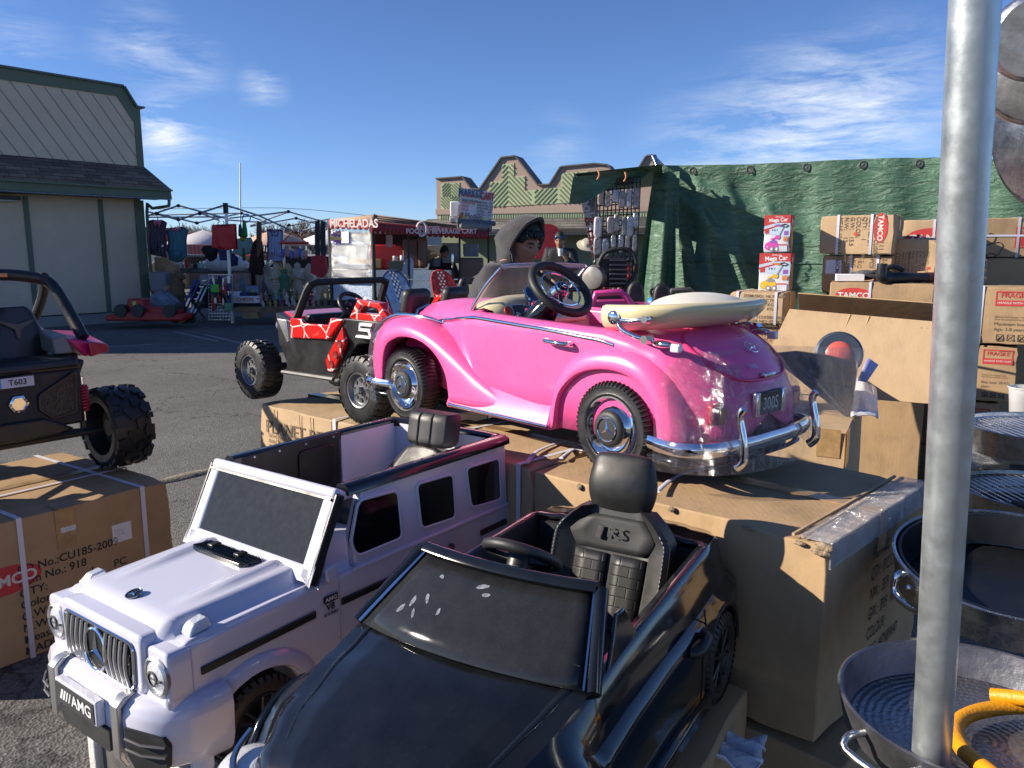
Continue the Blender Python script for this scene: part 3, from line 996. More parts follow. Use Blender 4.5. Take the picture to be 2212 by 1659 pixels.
def film(name,fn,nu,nv,seed,amp=.006):
 r=random.Random(seed)
 nz=[[r.uniform(-1,1)for _ in range(nv)]for _ in range(nu)]
 rows=[]
 for i in range(nu):
  row=[]
  for j in range(nv):
   p,n=fn(i/(nu-1),j/(nv-1))
   row.append(p+n*(amp*nz[i][j]))
  rows.append(row)
 return MB().grid(rows).build(name,FILM,pk,fix=False,sharp=180)
def tail_film(u,v):
 a=R(-82)+R(164)*u
 z=.345-.285*v
 k=max(0,(z-.16)/.20)
 rx,ry=.225-.115*k**1.6,.300-.115*k**2
 if v>.72:
  rx+=.03; ry+=.01
 c,s_=math.cos(a),math.sin(a)
 c=math.copysign(abs(c)**.75,c); s_=math.copysign(abs(s_)**.8,s_)
 return V((-.105-rx*c,YC-ry*s_,z)),V((-c,-s_,0)).normalized()
film('plastic_wrap',tail_film,46,22,3,.0016)
def nose_film(u,v):
 a=R(-88)+R(176)*u
 z=.36-.31*v
 k=max(0,(z-.2)/.16)
 c,s_=math.cos(a),math.sin(a)
 c=abs(c)**.7; s_=math.copysign(abs(s_)**.8,s_)
 return V((1.10+(.165-.05*k**2)*c,YC-(.29-.04*k*k)*s_,z)),V((c,-s_,0)).normalized()
film('plastic_wrap',nose_film,34,18,5,.003)
# ------ cartons
WHITE_INK=M('white_ink',(.66,.62,.56),.8)
def carton(name,label,org,xdir,dims,mat=CARD,group='cardboard cartons',seed=0,flap=True,tape=True,dent=.004,tilt=0):
 """org: front bottom left corner; xdir: along the front, to the right; dims: width, depth, height. Returns the box and a function
    that gives (origin, right, up) on a face at fractions (u, v)"""
 w,d,h=dims
 r=random.Random(seed)
 m=fr(org,(*xdir[:2],0))
 if tilt:
  m=m @ Matrix.Rotation(tilt,4,'Y')
 n=7
 mb=MB()
 def wob(p):
  S=[(p.x,w),(p.y,d),(p.z,h)]
  on=[1 if a<1e-6 else-1 if a>m_-1e-6 else 0 for a,m_ in S]
  k=sum(map(abs,on))
  return p+V([o*abs(r.gauss(0,1))*dent*(k-1)for o in on])
 def side(f):
  rows=[[f(i/n,j/n)for i in range(n+1)]for j in range(n+1)]
  mb.grid(rows)
 cache={}
 def P(x,y,z):
  k=(round(x,4),round(y,4),round(z,4))
  if k not in cache:
   cache[k]=wob(V((x,y,z)))
  return cache[k]
 side(lambda u,v:P(u*w,0,v*h)); side(lambda u,v:P(u*w,d,v*h))
 side(lambda u,v:P(0,u*d,v*h)); side(lambda u,v:P(w,u*d,v*h))
 side(lambda u,v:P(u*w,v*d,0)); side(lambda u,v:P(u*w,v*d,h))
 o=mb.build(name,mat,None,bevel=.004,mw=m,sharp=28)
 tag(o,label,'box',group)
 if flap:
  g=MB().box((w/2,d/2,h),(w*.985,.006,.005))
  g.build('flap_seam',M('seam_brown',(.13,.085,.045),.9),o)  # dark brown strip along the joint of the top flaps
 if tape:
  t=MB().box((w/2,d/2,h+.002),(w*1.002,.05,.0022))
  for x in(-.0015,w+.0015):
   t.box((x,d/2,h-.045),(.0022,.05,.095))
  t.build('tape_strip',TAPE,o,fix=False)
 def face(s,u,v):
  k=.0008
  return{'front':(V((u*w,-k,v*h)),V((1,0,0)),V((0,0,1))),
 'right':(V((w+k,u*d,v*h)),V((0,1,0)),V((0,0,1))),
 'left':(V((-k,(1-u)*d,v*h)),V((0,-1,0)),V((0,0,1))),
 'top':(V((u*w,v*d,h+k)),V((1,0,0)),V((0,1,0)))}[s]
 return o,face
def strap_y(o,w,d,h,x,width=.016,k=.0025):
 """a white plastic band round the box, front to back"""
 L=[(x,-k,-.001),(x,-k,h+k),(x,d+k,h+k),(x,d+k,-.001)]
 mb=MB()
 for p,q in zip(L,L[1:]):
  mb.hexa([(p[0]-width/2,p[1],p[2]),(p[0]+width/2,p[1],p[2]),(q[0]+width/2,q[1],q[2]),(q[0]-width/2,q[1],q[2])]+
 [(a,b+(.0012 if abs(b-d/2)>d/2 and b>0 else-.0012),c+.0012)for a,b,c in((p[0]-width/2,p[1],p[2]),(p[0]+width/2,p[1],p[2]),(q[0]+width/2,q[1],q[2]),(q[0]-width/2,q[1],q[2]))])
 return mb.build('strap',STRAP,o,fix=False)
def strap_x(o,w,d,h,y,width=.016,k=.0025):
 mb=MB()
 mb.box((w/2,y,h+k),(w+2*k,width,.0015)).box((-k,y,h/2),(.0015,width,h)).box((w+k,y,h/2),(.0015,width,h))
 return mb.build('strap',STRAP,o,fix=False)
def logo(o,face,s,u,v,a,word='TAMCO',rot=0,ital=True):
 """a red oval with the maker's word in pale letters"""
 c,x,y=face(s,u,v)
 if rot:
  x,y=x*math.cos(rot)+y*math.sin(rot),-x*math.sin(rot)+y*math.cos(rot)
 q=decal(ellipse_pts(a,a*.44),RED_INK,o,c,x,y,'printed_logo')
 text(word,a*.46,WHITE_INK,q,c-y*a*.02,x,y,'logo_lettering',bold=.03,sx=1.05,lift=.0018)
 return q
def print_on(o,face,s,u,v,body,size,mat=INK,rot=0,align='LEFT',bold=0,sx=1,lead=1,name='printed_text'):
 c,x,y=face(s,u,v)
 if rot:
  x,y=x*math.cos(rot)+y*math.sin(rot),-x*math.sin(rot)+y*math.cos(rot)
 return text(body,size,mat,o,c,x,y,name,align,bold,sx,lead=lead)
def rect_decal(o,face,s,u,v,w,h,mat,name,lift=.0006,rot=0):
 c,x,y=face(s,u,v)
 if rot:
  x,y=x*math.cos(rot)+y*math.sin(rot),-x*math.sin(rot)+y*math.cos(rot)
 return decal([(-w/2,-h/2),(w/2,-h/2),(w/2,h/2),(-w/2,h/2)],mat,o,c,x,y,name,lift)
def frame_decal(o,face,s,u,v,w,h,t,mat,name):
 c,x,y=face(s,u,v)
 n=x.cross(y)
 P=[(-w/2,-h/2),(w/2,-h/2),(w/2,h/2),(-w/2,h/2)]
 Q=[(-w/2+t,-h/2+t),(w/2-t,-h/2+t),(w/2-t,h/2-t),(-w/2+t,h/2-t)]
 vs=[c+x*a+y*b+n*.0008 for a,b in P+Q]
 return MB().add(vs,[(i,(i+1)%4,4+(i+1)%4,4+i)for i in range(4)]).build(name,mat,o,fix=False)
XD=V((.7195,-.6945,0)).normalized()
YD=V((.6945,.7195,0)).normalized()
c0=V((.655,1.57,0))
W1,D1=.83,.63
o1,f1=carton('cardboard_carton','big worn carton under the back wheels of the pink convertible, torn along its top edge',c0-XD*W1+V((0,0,.535)),XD,(W1,D1,.46),CARD,seed=3,dent=.004)
print_on(o1,f1,'right',.42,.52,'ITEM NO.: SX1719\nQTY: 1PC/CTN\nNW.:  35.9   KG\nGW.:  39.9   KG\nCOLOUR:\nMEAS: 147X89X47',.044,INK,sx=.62,lead=1.15)
for k in range(9):
 tr=MB()
 u=rnd.choice([.12,.2,.38,.55,.62,.78,.93,.97,.99])
 tr.ball((W1*(u+rnd.uniform(-.01,.01)),-.004+rnd.uniform(-.003,.006),.455+rnd.uniform(-.012,.006)),(rnd.uniform(.008,.024),.006,rnd.uniform(.004,.010)),7)
 tr.build('torn_edge',M('torn_paper',(.30,.22,.14),.95,var=.4,vs=60,bump=1,bs=90),o1)
tp2=MB().box((W1+.003,D1/2,.435),(.004,D1*.98,.055)).box((W1-.03,D1/2,.465),(.07,D1*.98,.004))
tp2.build('clear_tape',FILMS,o1,fix=False)
cr=MB()
for k in(.905,.93):
 cr.box((W1*k,D1/2,.464),(.006,D1*.98,.006))
cr.build('crease',CARD2,o1)
o2,f2=carton('cardboard_carton','brown carton lying on the ground below the big torn carton',c0-XD*W1+YD*-.015+XD*.02,XD,(W1+.05,D1,.525),CARD3,seed=4,dent=.006)
WM=.60
o3,f3=carton('cardboard_carton','strapped carton under the front wheel of the pink convertible',c0-XD*(W1+.012+WM)+YD*.01+V((0,0,.50)),XD,(WM,D1*.9,.497),CARD2,seed=5,dent=.008)
strap_y(o3,WM,D1*.9,.497,WM-.05)
strap_y(o3,WM,D1*.9,.497,.12)
o4,f4=carton('cardboard_carton','plain carton on the ground behind the white ride-on truck, carrying a strapped carton',c0-XD*(W1+.012+WM)+YD*.012,XD,(WM,D1*.9,.49),CARD,seed=6)
for k,pts in enumerate((((1138,1000),(1160,975),(1200,960),(1225,950)),((1212,985),(1240,975),(1262,970)),((1420,1056),(1470,1030),(1560,1000),(1620,985)))):
 P=[PZ(x,y,1.004+.012*math.sin(3*i+k))for i,(x,y)in enumerate(pts)]
 s_=MB().tube(P,.0075,6,sm=5)
 for v in s_.v:v.z=1.003+(v.z-1.0)*.35
 tag(s_.build('loose_strap',STRAP),('white plastic band curling off the carton edge left of the convertible back wheel','short white band tucked under the convertible back wheel','long white band pulled tight below the convertible rear bumper')[k],'strap','loose packing bands')
PD=V((.775,-.632,0)).normalized()
PYD=V((.632,.775,0)).normalized()
c5=PZ(553,869,.92); c5.z=0
o5,f5=carton('cardboard_carton','tall carton printed PLANET RIDE under the red web-painted buggy',c5,PD,(.86,.62,.915),CARD2,seed=8,dent=.005)
print_on(o5,f5,'front',.08,.895,'PLANET RIDE',.082,INKF,bold=.008)
print_on(o5,f5,'front',.10,.77,'Seller: Pinghu Shuangxi Baby Carrier Manufacture Co\nAddr: Xincang Town, Pinghu City, Zhejiang Pro\nDistributor: MOTO SPORTS PLANET LLC\nBATCH NO.: HLXYM-0100\nDATE OF MANUFACTURE\nMADE IN CHINA\nwww.mspride.com',.026,INKF)
strap_y(o5,.86,.62,.915,.56)
cr=MB()
for k in(.17,.38,.47,.63,.78):
 cr.tube([(.86*k,-.005,.905),(.86*k+.006,-.005,.75),(.86*k-.004,-.0045,.5)],lambda u:.0022*(1-u*.7),5)
cr.build('crease',CARD,o5)
LD=V((.403+.0,.584,0)).normalized()
lc=PZ(365,1037,.577); lc.z=0
LW=1.03
o6,f6=carton('cardboard_carton','huge strapped carton on the ground at the left, carrying the black buggy',lc-LD*LW,LD,(LW,.95,.575),CARD3,seed=9,dent=.004,flap=False)
for x in(LW-.13,LW-.635):
 strap_y(o6,LW,.95,.575,x,.02)
strap_x(o6,LW,.95,.575,.36,.016,.005)
logo(o6,f6,'front',(LW-.70)/LW,.60,.13)
print_on(o6,f6,'front',(LW-.66)/LW,.35,'PO No.:CU185-2009\nItem No.: 918\nQTY:             1      PC\nColor:\nG.W.:        34      KG\nN.W.:        28      KG\nMeas: 136X81X47CM\nMADE IN CHINA',.047,INK,bold=.012,lead=1.02)
lb=rect_decal(o6,f6,'front',(LW-.235)/LW,.70,.085,.08,PAPER,'paper_label',.0012)
print_on(o6,f6,'front',(LW-.27)/LW,.70,'Tracking 1 of 1\nModel 918\nColor white\nCarton',.010,INKF).parent=lb
tp=MB().box((LW-.465,-.002,.49),(.075,.002,.16)).box((LW-.465,.03,.577),(.06,.1,.002))
tp.build('tape_strip',TAPE,o6,fix=False)
rect_decal(o6,f6,'front',(LW-.455)/LW,.84,.06,.022,M('dotted_label',(.6,.62,.62),.6,var=.5,vs=220),'dotted_label',.003)
wc=thing('white_crate','white framed crate with dark panels under the white ride-on truck','crate')
wcp=PZ(207,1552,.52)
SF=V((-.59,-.808,0)).normalized(); SL=V((-SF.y,SF.x,0))
wc.matrix_basis=fr((wcp.x,wcp.y,0),SL)
CRW=M('worn_white_paint',(.62,.61,.58),.6,var=.18,vs=18,bump=.4,bs=80)
MB().box((.30,.46,.535),(.62,.95,.03)).build('top_board',CRW,wc,bevel=.006)
for x in(.0,.60):
 for y in(.0,.92):
  MB().box((x,y,.26),(.035,.035,.52)).build('post',CRW,wc,bevel=.006)
MB().box((.30,.004,.28),(.565,.008,.44)).build('front_panel',M('dark_print',(.10,.095,.09),.5,var=.6,vs=7),wc)
for x in(.005,.595):
 MB().box((x,.46,.28),(.008,.88,.44)).build('side_panel',M('dark_print',(.1,.1,.1)),wc)
MB().tube([(.27,-.02,.535),(.275,-.024,.47),(.265,-.022,.38),(.28,-.02,.30)],lambda u:.014*(1-.5*u),5,sm=4).build('hanging_film',FILMS,wc,fix=False)
bb=V((.395,1.37,0))
BF=V((-.52,-.854,0)).normalized(); BL=V((-BF.y,BF.x,0))
o7,f7=carton('cardboard_carton','hidden brown carton holding up the black ride-on car',bb+BF*.70-BL*.46,BL,(.44,.98,.655),CARD,seed=12)
o8=MB()
rows=[]
r8=random.Random(4)
for i in range(12):
 rows.append([V((.018*j+r8.uniform(-.004,.004),.009*i,.01+.012*math.sin(i*1.3+j*.9)+r8.uniform(-.006,.006)))for j in range(8)])
cb=o8.grid(rows).build('plastic_sheet',M('pale_film',(.62,.64,.72),.25,var=.15,bump=.4,bs=30,coat=.4),None,loc=PZ(1500,1640,.60),rz=-.4,solid=.004)
tag(cb,'crumpled pale plastic sheet lying below the black car rear wheel','plastic sheet')
# ------ white off-road ride-on truck
def roundpoly(P,r,n=4):
 out=[]
 L=len(P)
 for i in range(L):
  a,b,c=V(P[i-1]),V(P[i]),V(P[(i+1)%L])
  u,w=(a-b),(c-b)
  k=min(r,u.length*.45,w.length*.45)
  p,q=b+u.normalized()*k,b+w.normalized()*k
  for j in range(n+1):
   t=j/n
   out.append(tuple(p*(1-t)**2+b*2*t*(1-t)+q*t*t))
 return out
def arc(cx,cz,r,a0,a1,n=14):
 return[(cx+r*math.cos(a0+(a1-a0)*i/n),cz+r*math.sin(a0+(a1-a0)*i/n))for i in range(n+1)]
SMOKE=M('smoked_glass',(.030,.032,.033),.09,var=.1,vs=60,spec=.2)
DARKWIN=M('black_window',(.006,.006,.008),.08,var=.2,coat=1)
def lug_wheel(parent,c,side,RR,W,lug=30,rimk=.52,rim='holes',rmat=None,depth=.01,name='wheel'):
 """knobbly tyre with a rim; side gives which way the outer face looks"""
 c=V(c)
 ax=V((0,side,0))
 h=W/2
 tb=MB().lathe([(RR*rimk,h*.75),(RR*(rimk+.05),h*.98),(RR*.80,h),(RR*.92,h*.9),(RR*.965,h*.6),(RR*.965,-h*.6),(RR*.92,-h*.9),(RR*.80,-h),(RR*rimk,-h*.8)],c,ax,48)
 for i in range(lug):
  a=2*math.pi*i/lug
  for sg in(-1,1):
   b=a+(.5*2*math.pi/lug if sg>0 else 0)
   u,tv=V((math.cos(b),0,math.sin(b))),V((-math.sin(b),0,math.cos(b)))
   k=RR*math.pi/lug*.62
   pts=[]
   for(ra,ha,wa)in((.88,1.03,.9),(.99,.84,1),(1.0,.12,.8),(.94,.08,.8)):
    for s2 in(-1,1):
     pts.append(c+u*RR*ra+ax*h*ha*sg+tv*k*wa*s2+tv*(k*.5*(1-ha)))
   tb.add(pts,[(0,1,3,2),(2,3,5,4),(4,5,7,6),(0,2,4,6),(1,7,5,3)])
 t=tb.build(name,TYRE,parent,sharp=25)
 rm=MB()
 R1=RR*rimk
 rm.lathe([(R1*1.06,h*.86),(R1*1.02,h*.96),(R1*.95,h*.92),(R1*.90,h*.70),(R1*.80,h*.62)],c,ax,40)
 if rim=='holes':
  rm.lathe([(R1*.82,h*.60),(R1*.3,h*.66),(1e-4,h*.66)],c,ax,40)
  rm.lathe([(R1*.24,h*.66),(R1*.24,h*.92),(R1*.18,h*1.0),(1e-4,h*1.0)],c,ax,6)
  hm=MB()
  x,y,z=basis(ax)
  for i in range(8):
   a=2*math.pi*i/8
   p=c+(x*math.cos(a)+y*math.sin(a))*R1*.58+ax*(h*.645)
   hm.lathe([(R1*.13,-.004),(R1*.13,.003),(R1*.10,.0025),(1e-4,.0022)],p,ax,12)
 else:
  x,y,z=basis(ax)
  for i in range(5):
   a=2*math.pi*i/5
   for da in(-.16,.16):
    d0,d1=a+da*.6,a+da*1.4
    rm.tube([c+(x*math.cos(d0)+y*math.sin(d0))*R1*.15+ax*h*.78,c+(x*math.cos(d1)+y*math.sin(d1))*R1*.93+ax*h*.80],R1*.06,6)
  rm.lathe([(R1*.2,h*.6),(R1*.2,h*.84),(R1*.14,h*.9),(1e-4,h*.9)],c,ax,20)
  rm.lathe([(R1*.9,h*.25),(1e-4,h*.25)],c,ax,30)
 ro=rm.build('rim',rmat or DGREY,t)
 if rim=='holes':
  hm.build('rim_hole',BLKM,ro)
 return t
tk=thing('toy_truck','white boxy open-top ride-on off-roader with black windows and a barred chrome grille','ride-on car')
tk.matrix_basis=fr((-.358,1.72,.56),(-.59,-.808,0))
TC=-.245
prof=[(-.625,.13),(-.632,.20),(-.625,.316),(.10,.316),(.42,.302),(.445,.285),(.455,.20),(.45,.12)]+[(.41,.08)]+arc(.26,.07,.118,0,math.pi)+[(.14,.06),(-.28,.06)]+arc(-.42,.07,.118,0,math.pi)+[(-.56,.08)]
MB().prism(prof,TC-.228,TC+.228).build('body',WHITE,tk,bevel=.010,seg=3)
for s in(1,-1):
 for cx in(.26,-.42):
  rows=[]
  for i in range(19):
   a=math.pi*(-.12+1.24*i/18)
   ca,sa=math.cos(a),math.sin(a)
   def q(r,y):
    e=1+(.10 if abs(math.sin(2*a))>.6 else 0)
    return V((cx+r*ca*e,TC+s*y,.07+r*sa))
   rows.append([q(.117,.20),q(.117,.240),q(.122,.246),q(.136,.242),q(.150,.230),q(.154,.215)])
  MB().grid(rows).build('wheel_arch',WHITE,tk,solid=.004,sharp=55)
for cx in(.26,-.42):
 for s in(1,-1):
  lug_wheel(tk,(cx,TC+s*.20,.07),s,.102,.085,34,.62,'spokes',BLK)
rows=[]
for i in range(27):
 x=.095+.345*i/26
 f=(x-.095)/.345
 row=[]
 for j in range(45):
  d=-.222+.444*j/44
  ad=abs(d)
  edge=.175-.012*f
  st=max(0,min(1,(edge+.022-ad)/.030)); st=st*st*(3-2*st)
  z0=.318-.012*f
  z=z0+.030*st*(1-.12*f)
  rg=max(0,1-abs(ad-(.122-.012*f))/.022)
  z+=.012*(rg**.8)*max(0,min(1,(.80-f)*2.6))*min(1,f*9)
  if f>.86:
   k=(f-.86)/.14
   z-=.034*k*k
  if f>.93:
   z=min(z,z0+.012)
  row.append(V((x,TC+d,z)))
 rows.append(row)
MB().grid(rows).build('hood',WHITE,tk,solid=.012,sharp=65)
star_emblem(tk,(.385,TC,.339),(.25,0,1),(-1,0,.2),.017,'hood_emblem',back=BLK)
vt=MB().prism(roundpoly([(.130,TC-.125),(.182,TC-.115),(.182,TC+.08),(.130,TC+.09)],.012),.340,.3535,'xy').build('hood_vent',GLOSS,tk,bevel=.002)
vm=MB()
for k in range(20):
 y=TC-.108+.0095*k
 for a in(-1,1):
  vm.tube([(.137,y-.008*a,.3545),(.176,y+.008*a,.3545)],.0012,4)
vm.build('vent_mesh',DGREY,vt,fix=False)
for y in(TC-.065,TC+.035):
 MB().box((.152,y,.357),(.026,.022,.012)).build('vent_clip',BLK,vt,bevel=.003)
MB().prism(roundpoly([(TC-.155,.195),(TC+.155,.195),(TC+.160,.318),(TC-.160,.318)],.02),.40,.462,'yz').build('front_panel',WHITE,tk,bevel=.008,seg=3)
gp=MB().prism(roundpoly([(TC-.128,.205),(TC+.128,.205),(TC+.133,.298),(TC-.133,.298)],.018),.455,.4645,'yz').build('grille',BLK,tk)
MB().tube([(.4645,a,b)for a,b in roundpoly([(TC-.130,.203),(TC+.130,.203),(TC+.135,.300),(TC-.135,.300)],.02)],.0035,6,True).build('grille_surround',CHROME,gp)
for i in range(13):
 y=TC-.114+.019*i
 if abs(y-TC)<.032:continue
 MB().tube([(.466,y,.208),(.472,y,.252),(.466,y,.296)],.0042,6,sm=3).build('grille_bar',SILVER,gp)
cr=MB()
for z in(.228,.251,.274):
 cr.box((.4655,TC,z),(.003,.25,.003))
cr.build('grille_rail',DGREY,gp)
star_emblem(gp,(.472,TC,.252),(1,0,.05),(0,0,1),.043,'grille_emblem')
MB().lathe([(.046,-.006),(.046,0),(1e-4,.001)],(.469,TC,.252),(1,0,0),28).build('emblem_back',BLK,gp)
for s in(1,-1):
 y=TC+s*.197
 MB().prism(roundpoly([(y-.040,.198),(y+.034,.198),(y+.034,.302),(y-.040,.302)],.016),.40,.452,'yz').build('lamp_housing',WHITE,tk,bevel=.006,seg=3)
 hl=MB().lathe([(.038,0),(.040,.008),(.035,.012),(.033,.006)],(.449,y-s*.002,.250),(1,0,0),28).build('headlight',SILVER,tk)
 MB().lathe([(.034,.006),(.02,.013),(1e-4,.015)],(.449,y-s*.002,.250),(1,0,0),24).build('lens',HILITE,hl)
 hi=MB().box((.462,y-s*.002,.250),(.004,.05,.004)).lathe([(.014,.014),(.016,.017),(.012,.018)],(.448,y-s*.002,.250),(1,0,0),16)
 hi.build('lamp_insert',DGREY,hl)
 ts=MB().hexa([(.345,y-.026,.312),(.395,y-.026,.308),(.395,y+.016,.308),(.345,y+.016,.312),(.350,y-.018,.334),(.380,y-.014,.330),(.380,y+.010,.330),(.350,y+.012,.334)])
 ts.build('turn_signal',HILITE,tk,bevel=.004)
bpoly=[(.34,TC-.262),(.415,TC-.258),(.470,TC-.225),(.497,TC-.15),(.502,TC),(.497,TC+.15),(.470,TC+.225),(.415,TC+.258),(.34,TC+.262)]
def inset(P,k,dx):
 return[(x-dx if x>.36 else x,TC+(y-TC)*k)for x,y in P]
bm_=MB()
lv=[(.060,.93,.03),(.075,.965,.010),(.10,.99,.002),(.165,1,0),(.185,.99,.006),(.198,.96,.02),(.202,.93,.05)]
bm_.grid([[V((x,y,z))for x,y in inset(bpoly,k,dx)]for z,k,dx in lv])
for li in(0,-1):
 z,k,dx=lv[li]
 P=[V((x,y,z))for x,y in inset(bpoly,k,dx)]
 bm_.add(P,[tuple(range(len(P)))])
bmp=bm_.build('front_bumper',WHITE,tk,sharp=48,bevel=.004)
for s in(1,-1):
 a_,b_=V((.4995,TC+s*.142,0)),V((.466,TC+s*.236,0))
 d=(b_-a_)
 n=V((d.y*s,-d.x*s,0)).normalized()
 def fq(u,z,o=0.002):return a_+d*u+V((0,0,z))+n*(o+.008*math.sin(math.pi*max(0,min(1,u))))
 FP=roundpoly([(.05,.152),(.93,.145),(1.0,.125),(.96,.080),(.30,.072),(.10,.095)],.012)
 fm=MB().add([fq(u,z)for u,z in FP]+[fq(u,z,-.012)for u,z in FP],[tuple(range(len(FP)))]+[(i,(i+1)%len(FP),len(FP)+(i+1)%len(FP),len(FP)+i)for i in range(len(FP))])
 fo=fm.build('fog_intake',BLKM,bmp)
 sl_=MB()
 for z in(.131,.110):
  sl_.tube([fq(.08,z,.004),fq(.5,z-.002,.005),fq(.97,z-.004,.004)],.003,6)
 sl_.build('intake_slat',DGREY,fo)
 st=MB().prism([(.468,.206),(.490,.204),(.507,.190),(.508,.085),(.496,.062),(.488,.062),(.497,.085),(.497,.185)],TC+s*.112,TC+s*.138)
 st.build('bumper_strip',SILVER,bmp,bevel=.002)
MB().prism(roundpoly([(TC-.095,.080),(TC+.095,.080),(TC+.095,.128),(TC-.095,.128)],.008),.495,.5045,'yz').build('lower_grille',BLKM,bmp)
npl=MB().box((.508,TC-.005,.158),(.018,.165,.052)).build('plate_holder',WHITE,bmp,bevel=.003)
MB().box((.5175,TC-.005,.158),(.003,.150,.042)).build('number_plate',M('dark_plate',(.05,.05,.05),.4),npl)
lp=MB()
for k,w in enumerate((.008,.007,.005,.004)):
 y=TC+.055-.0135*k+(0 if k else .002)
 y=TC-.005-.060+.0115*k
 lp.add([(.5193,y,.147),(.5193,y+w,.147),(.5193,y+w+.010,.170),(.5193,y+.010,.170)],[(0,1,2,3)])
lp.build('plate_stripe',M('plate_white',(.72,.72,.72),.5),npl,fix=False)
text('AMG',.034,M('plate_white',(1,1,1)),npl,(.519,TC+.025,.158),(0,1,0),(0,0,1),'plate_lettering',sx=1.05,bold=.02)
for s in(1,-1):
 yy=TC+s*.230
 cabp=[(-.612,.314),(-.02,.314),(-.012,.40),(-.045,.495),(-.60,.495)]
 cy0,cy1=(yy-s*.030),yy-s*.004
 MB().prism(cabp,min(cy0,cy1),max(cy0,cy1)).build('cab_wall',WHITE,tk,bevel=.006,seg=3)
 for W_ in([(-.032,.474),(-.158,.467),(-.170,.343),(-.022,.343),(-.004,.38)],[(-.226,.466),(-.365,.460),(-.373,.338),(-.241,.345)],[(-.420,.463),(-.566,.460),(-.574,.336),(-.440,.347)]):
  a,b=yy-s*.012,yy+s*.0005
  wn_=MB().prism(roundpoly(W_,.016),min(a,b),max(a,b)).build('window',DARKWIN,tk)
  MB().tube([(x,yy-s*.002,z)for x,z in roundpoly(W_,.018)],.0045,6,True).build('window_frame',WHITE,wn_)
 bs_=MB()
 bs_.box((-.31,yy-s*.001,.314),(.60,.012,.010))
 bs_.build('belt_line',WHITE,tk,bevel=.003)
 for x0,x1,z0,z1 in((.105,.385,.250,.242),(-.17,.03,.251,.251),(-.60,-.48,.265,.264)):
  MB().hexa([(x0,yy-s*.006,z0-.009),(x1,yy-s*.006,z1-.009),(x1,yy+s*.003,z1-.009),(x0,yy+s*.003,z0-.009),(x0,yy-s*.006,z0+.007),(x1,yy-s*.006,z1+.007),(x1,yy+s*.003,z1+.007),(x0,yy+s*.003,z0+.007)]).build('side_strip',BLK,tk,bevel=.002)
 MB().tube([(-.27,yy+s*.004,.262),(-.29,yy+s*.016,.264),(-.33,yy+s*.016,.266),(-.35,yy+s*.004,.266)],.009,8,sm=3).build('door_handle',BLK,tk)
 MB().prism(roundpoly([(.045,.312),(.075,.312),(.080,.345),(.048,.350)],.008),min(yy,yy+s*.010),max(yy,yy+s*.010)).build('mirror_mount',WHITE,tk,bevel=.003)
 sm_=MB()
 for x in(.035,-.20):
  sm_.box((x,yy-s*.0006,.20),(.0025,.002,.20))
 sm_.build('door_seam',M('white_seam',(.40,.40,.46),.5),tk)
 rt_=(-1,0,0)if s>0 else(1,0,0)
 bg_=MB().prism(roundpoly([(.042,.263),(.082,.263),(.082,.279),(.042,.279)],.004),min(yy,yy+s*.002),max(yy,yy+s*.002)).build('badge',BLK,tk)
 text('AMG',.013,M('plate_white',(1,1,1)),bg_,(.062,yy+s*.002,.271),rt_,(0,0,1),'badge_lettering',sx=1.2,bold=.02)
 text('V8',.020,BLK,tk,(.064,yy+s*.001,.252),rt_,(0,0,1),'side_lettering',bold=.03,sx=1.1)
 text('BITURBO',.010,BLK,tk,(.062,yy+s*.001,.236),rt_,(0,0,1),'side_lettering',bold=.03)
MB().box((-.603,TC,.40),(.025,.43,.18)).build('cab_wall',WHITE,tk,bevel=.006)
MB().box((-.30,TC,.30),(.60,.42,.02)).build('cab_floor',BLKM,tk)
inn=MB()
inn.prism([(-.355,.31),(-.02,.31),(-.02,.512),(-.355,.518)],TC-.199,TC-.192)
inn.prism(roundpoly([(-.33,.34),(-.20,.34),(-.20,.49),(-.33,.49)],.02),TC-.193,TC-.186)
ip=inn.build('door_lining',BLK,tk,bevel=.002)
for x,z in((-.06,.505),(-.14,.505),(-.23,.506),(-.33,.508)):
 MB().lathe([(.004,0),(.003,.002),(1e-4,.002)],(x,TC-.192,z),(0,1,0),8).build('screw',SILVER,ip)
MB().box((-.48,TC-.196,.41),(.24,.006,.19)).build('side_lining',WHITE_IN,tk)
MB().box((-.588,TC,.41),(.006,.40,.19)).build('rear_lining',WHITE_IN,tk)
rp=[(.0,TC+.212),(-.55,TC+.215),(-.592,TC+.205),(-.606,TC+.165),(-.608,TC),(-.606,TC-.165),(-.592,TC-.205),(-.55,TC-.215),(.0,TC-.212)]
C_=catmull([V((x,y,.506-.010*max(0,x+.1)))for x,y in rp],5)
rows=[]
for i,p in enumerate(C_):
 d=(C_[min(len(C_)-1,i+1)]-C_[max(0,i-1)]).normalized()
 n=V((d.y,-d.x,0))
 rows.append([p+n*a+V((0,0,z))for a,z in((-.020,-.012),(-.020,.006),(-.012,.012),(.008,.012),(.020,.004),(.022,-.012))])
rl=MB().grid(rows,close=True)
for e in(rows[0],rows[-1]):
 rl.add(e,[tuple(range(len(e)))])
rl.build('top_rail',GLOSS,tk,sharp=50)
wm_=fr((.112,TC,.322),(0,1,0),(-.44,0,.90))
WH=.205
wf=MB()
wf.box((0,0,.018),(.462,.028,.036)).box((0,.004,WH-.006),(.462,.040,.026))
for s in(1,-1):
 wf.box((s*.213,0,WH/2),(.036,.028,WH))
wfo=wf.xf(wm_).build('windshield_frame',WHITE,tk,bevel=.009,seg=3)
MB().box((0,-.006,WH/2),(.41,.008,WH-.03)).xf(wm_).build('windshield',SMOKE,wfo)
MB().box((0,-.0165,WH-.020),(.455,.006,.006)).xf(wm_).build('frame_groove',BLK,wfo)
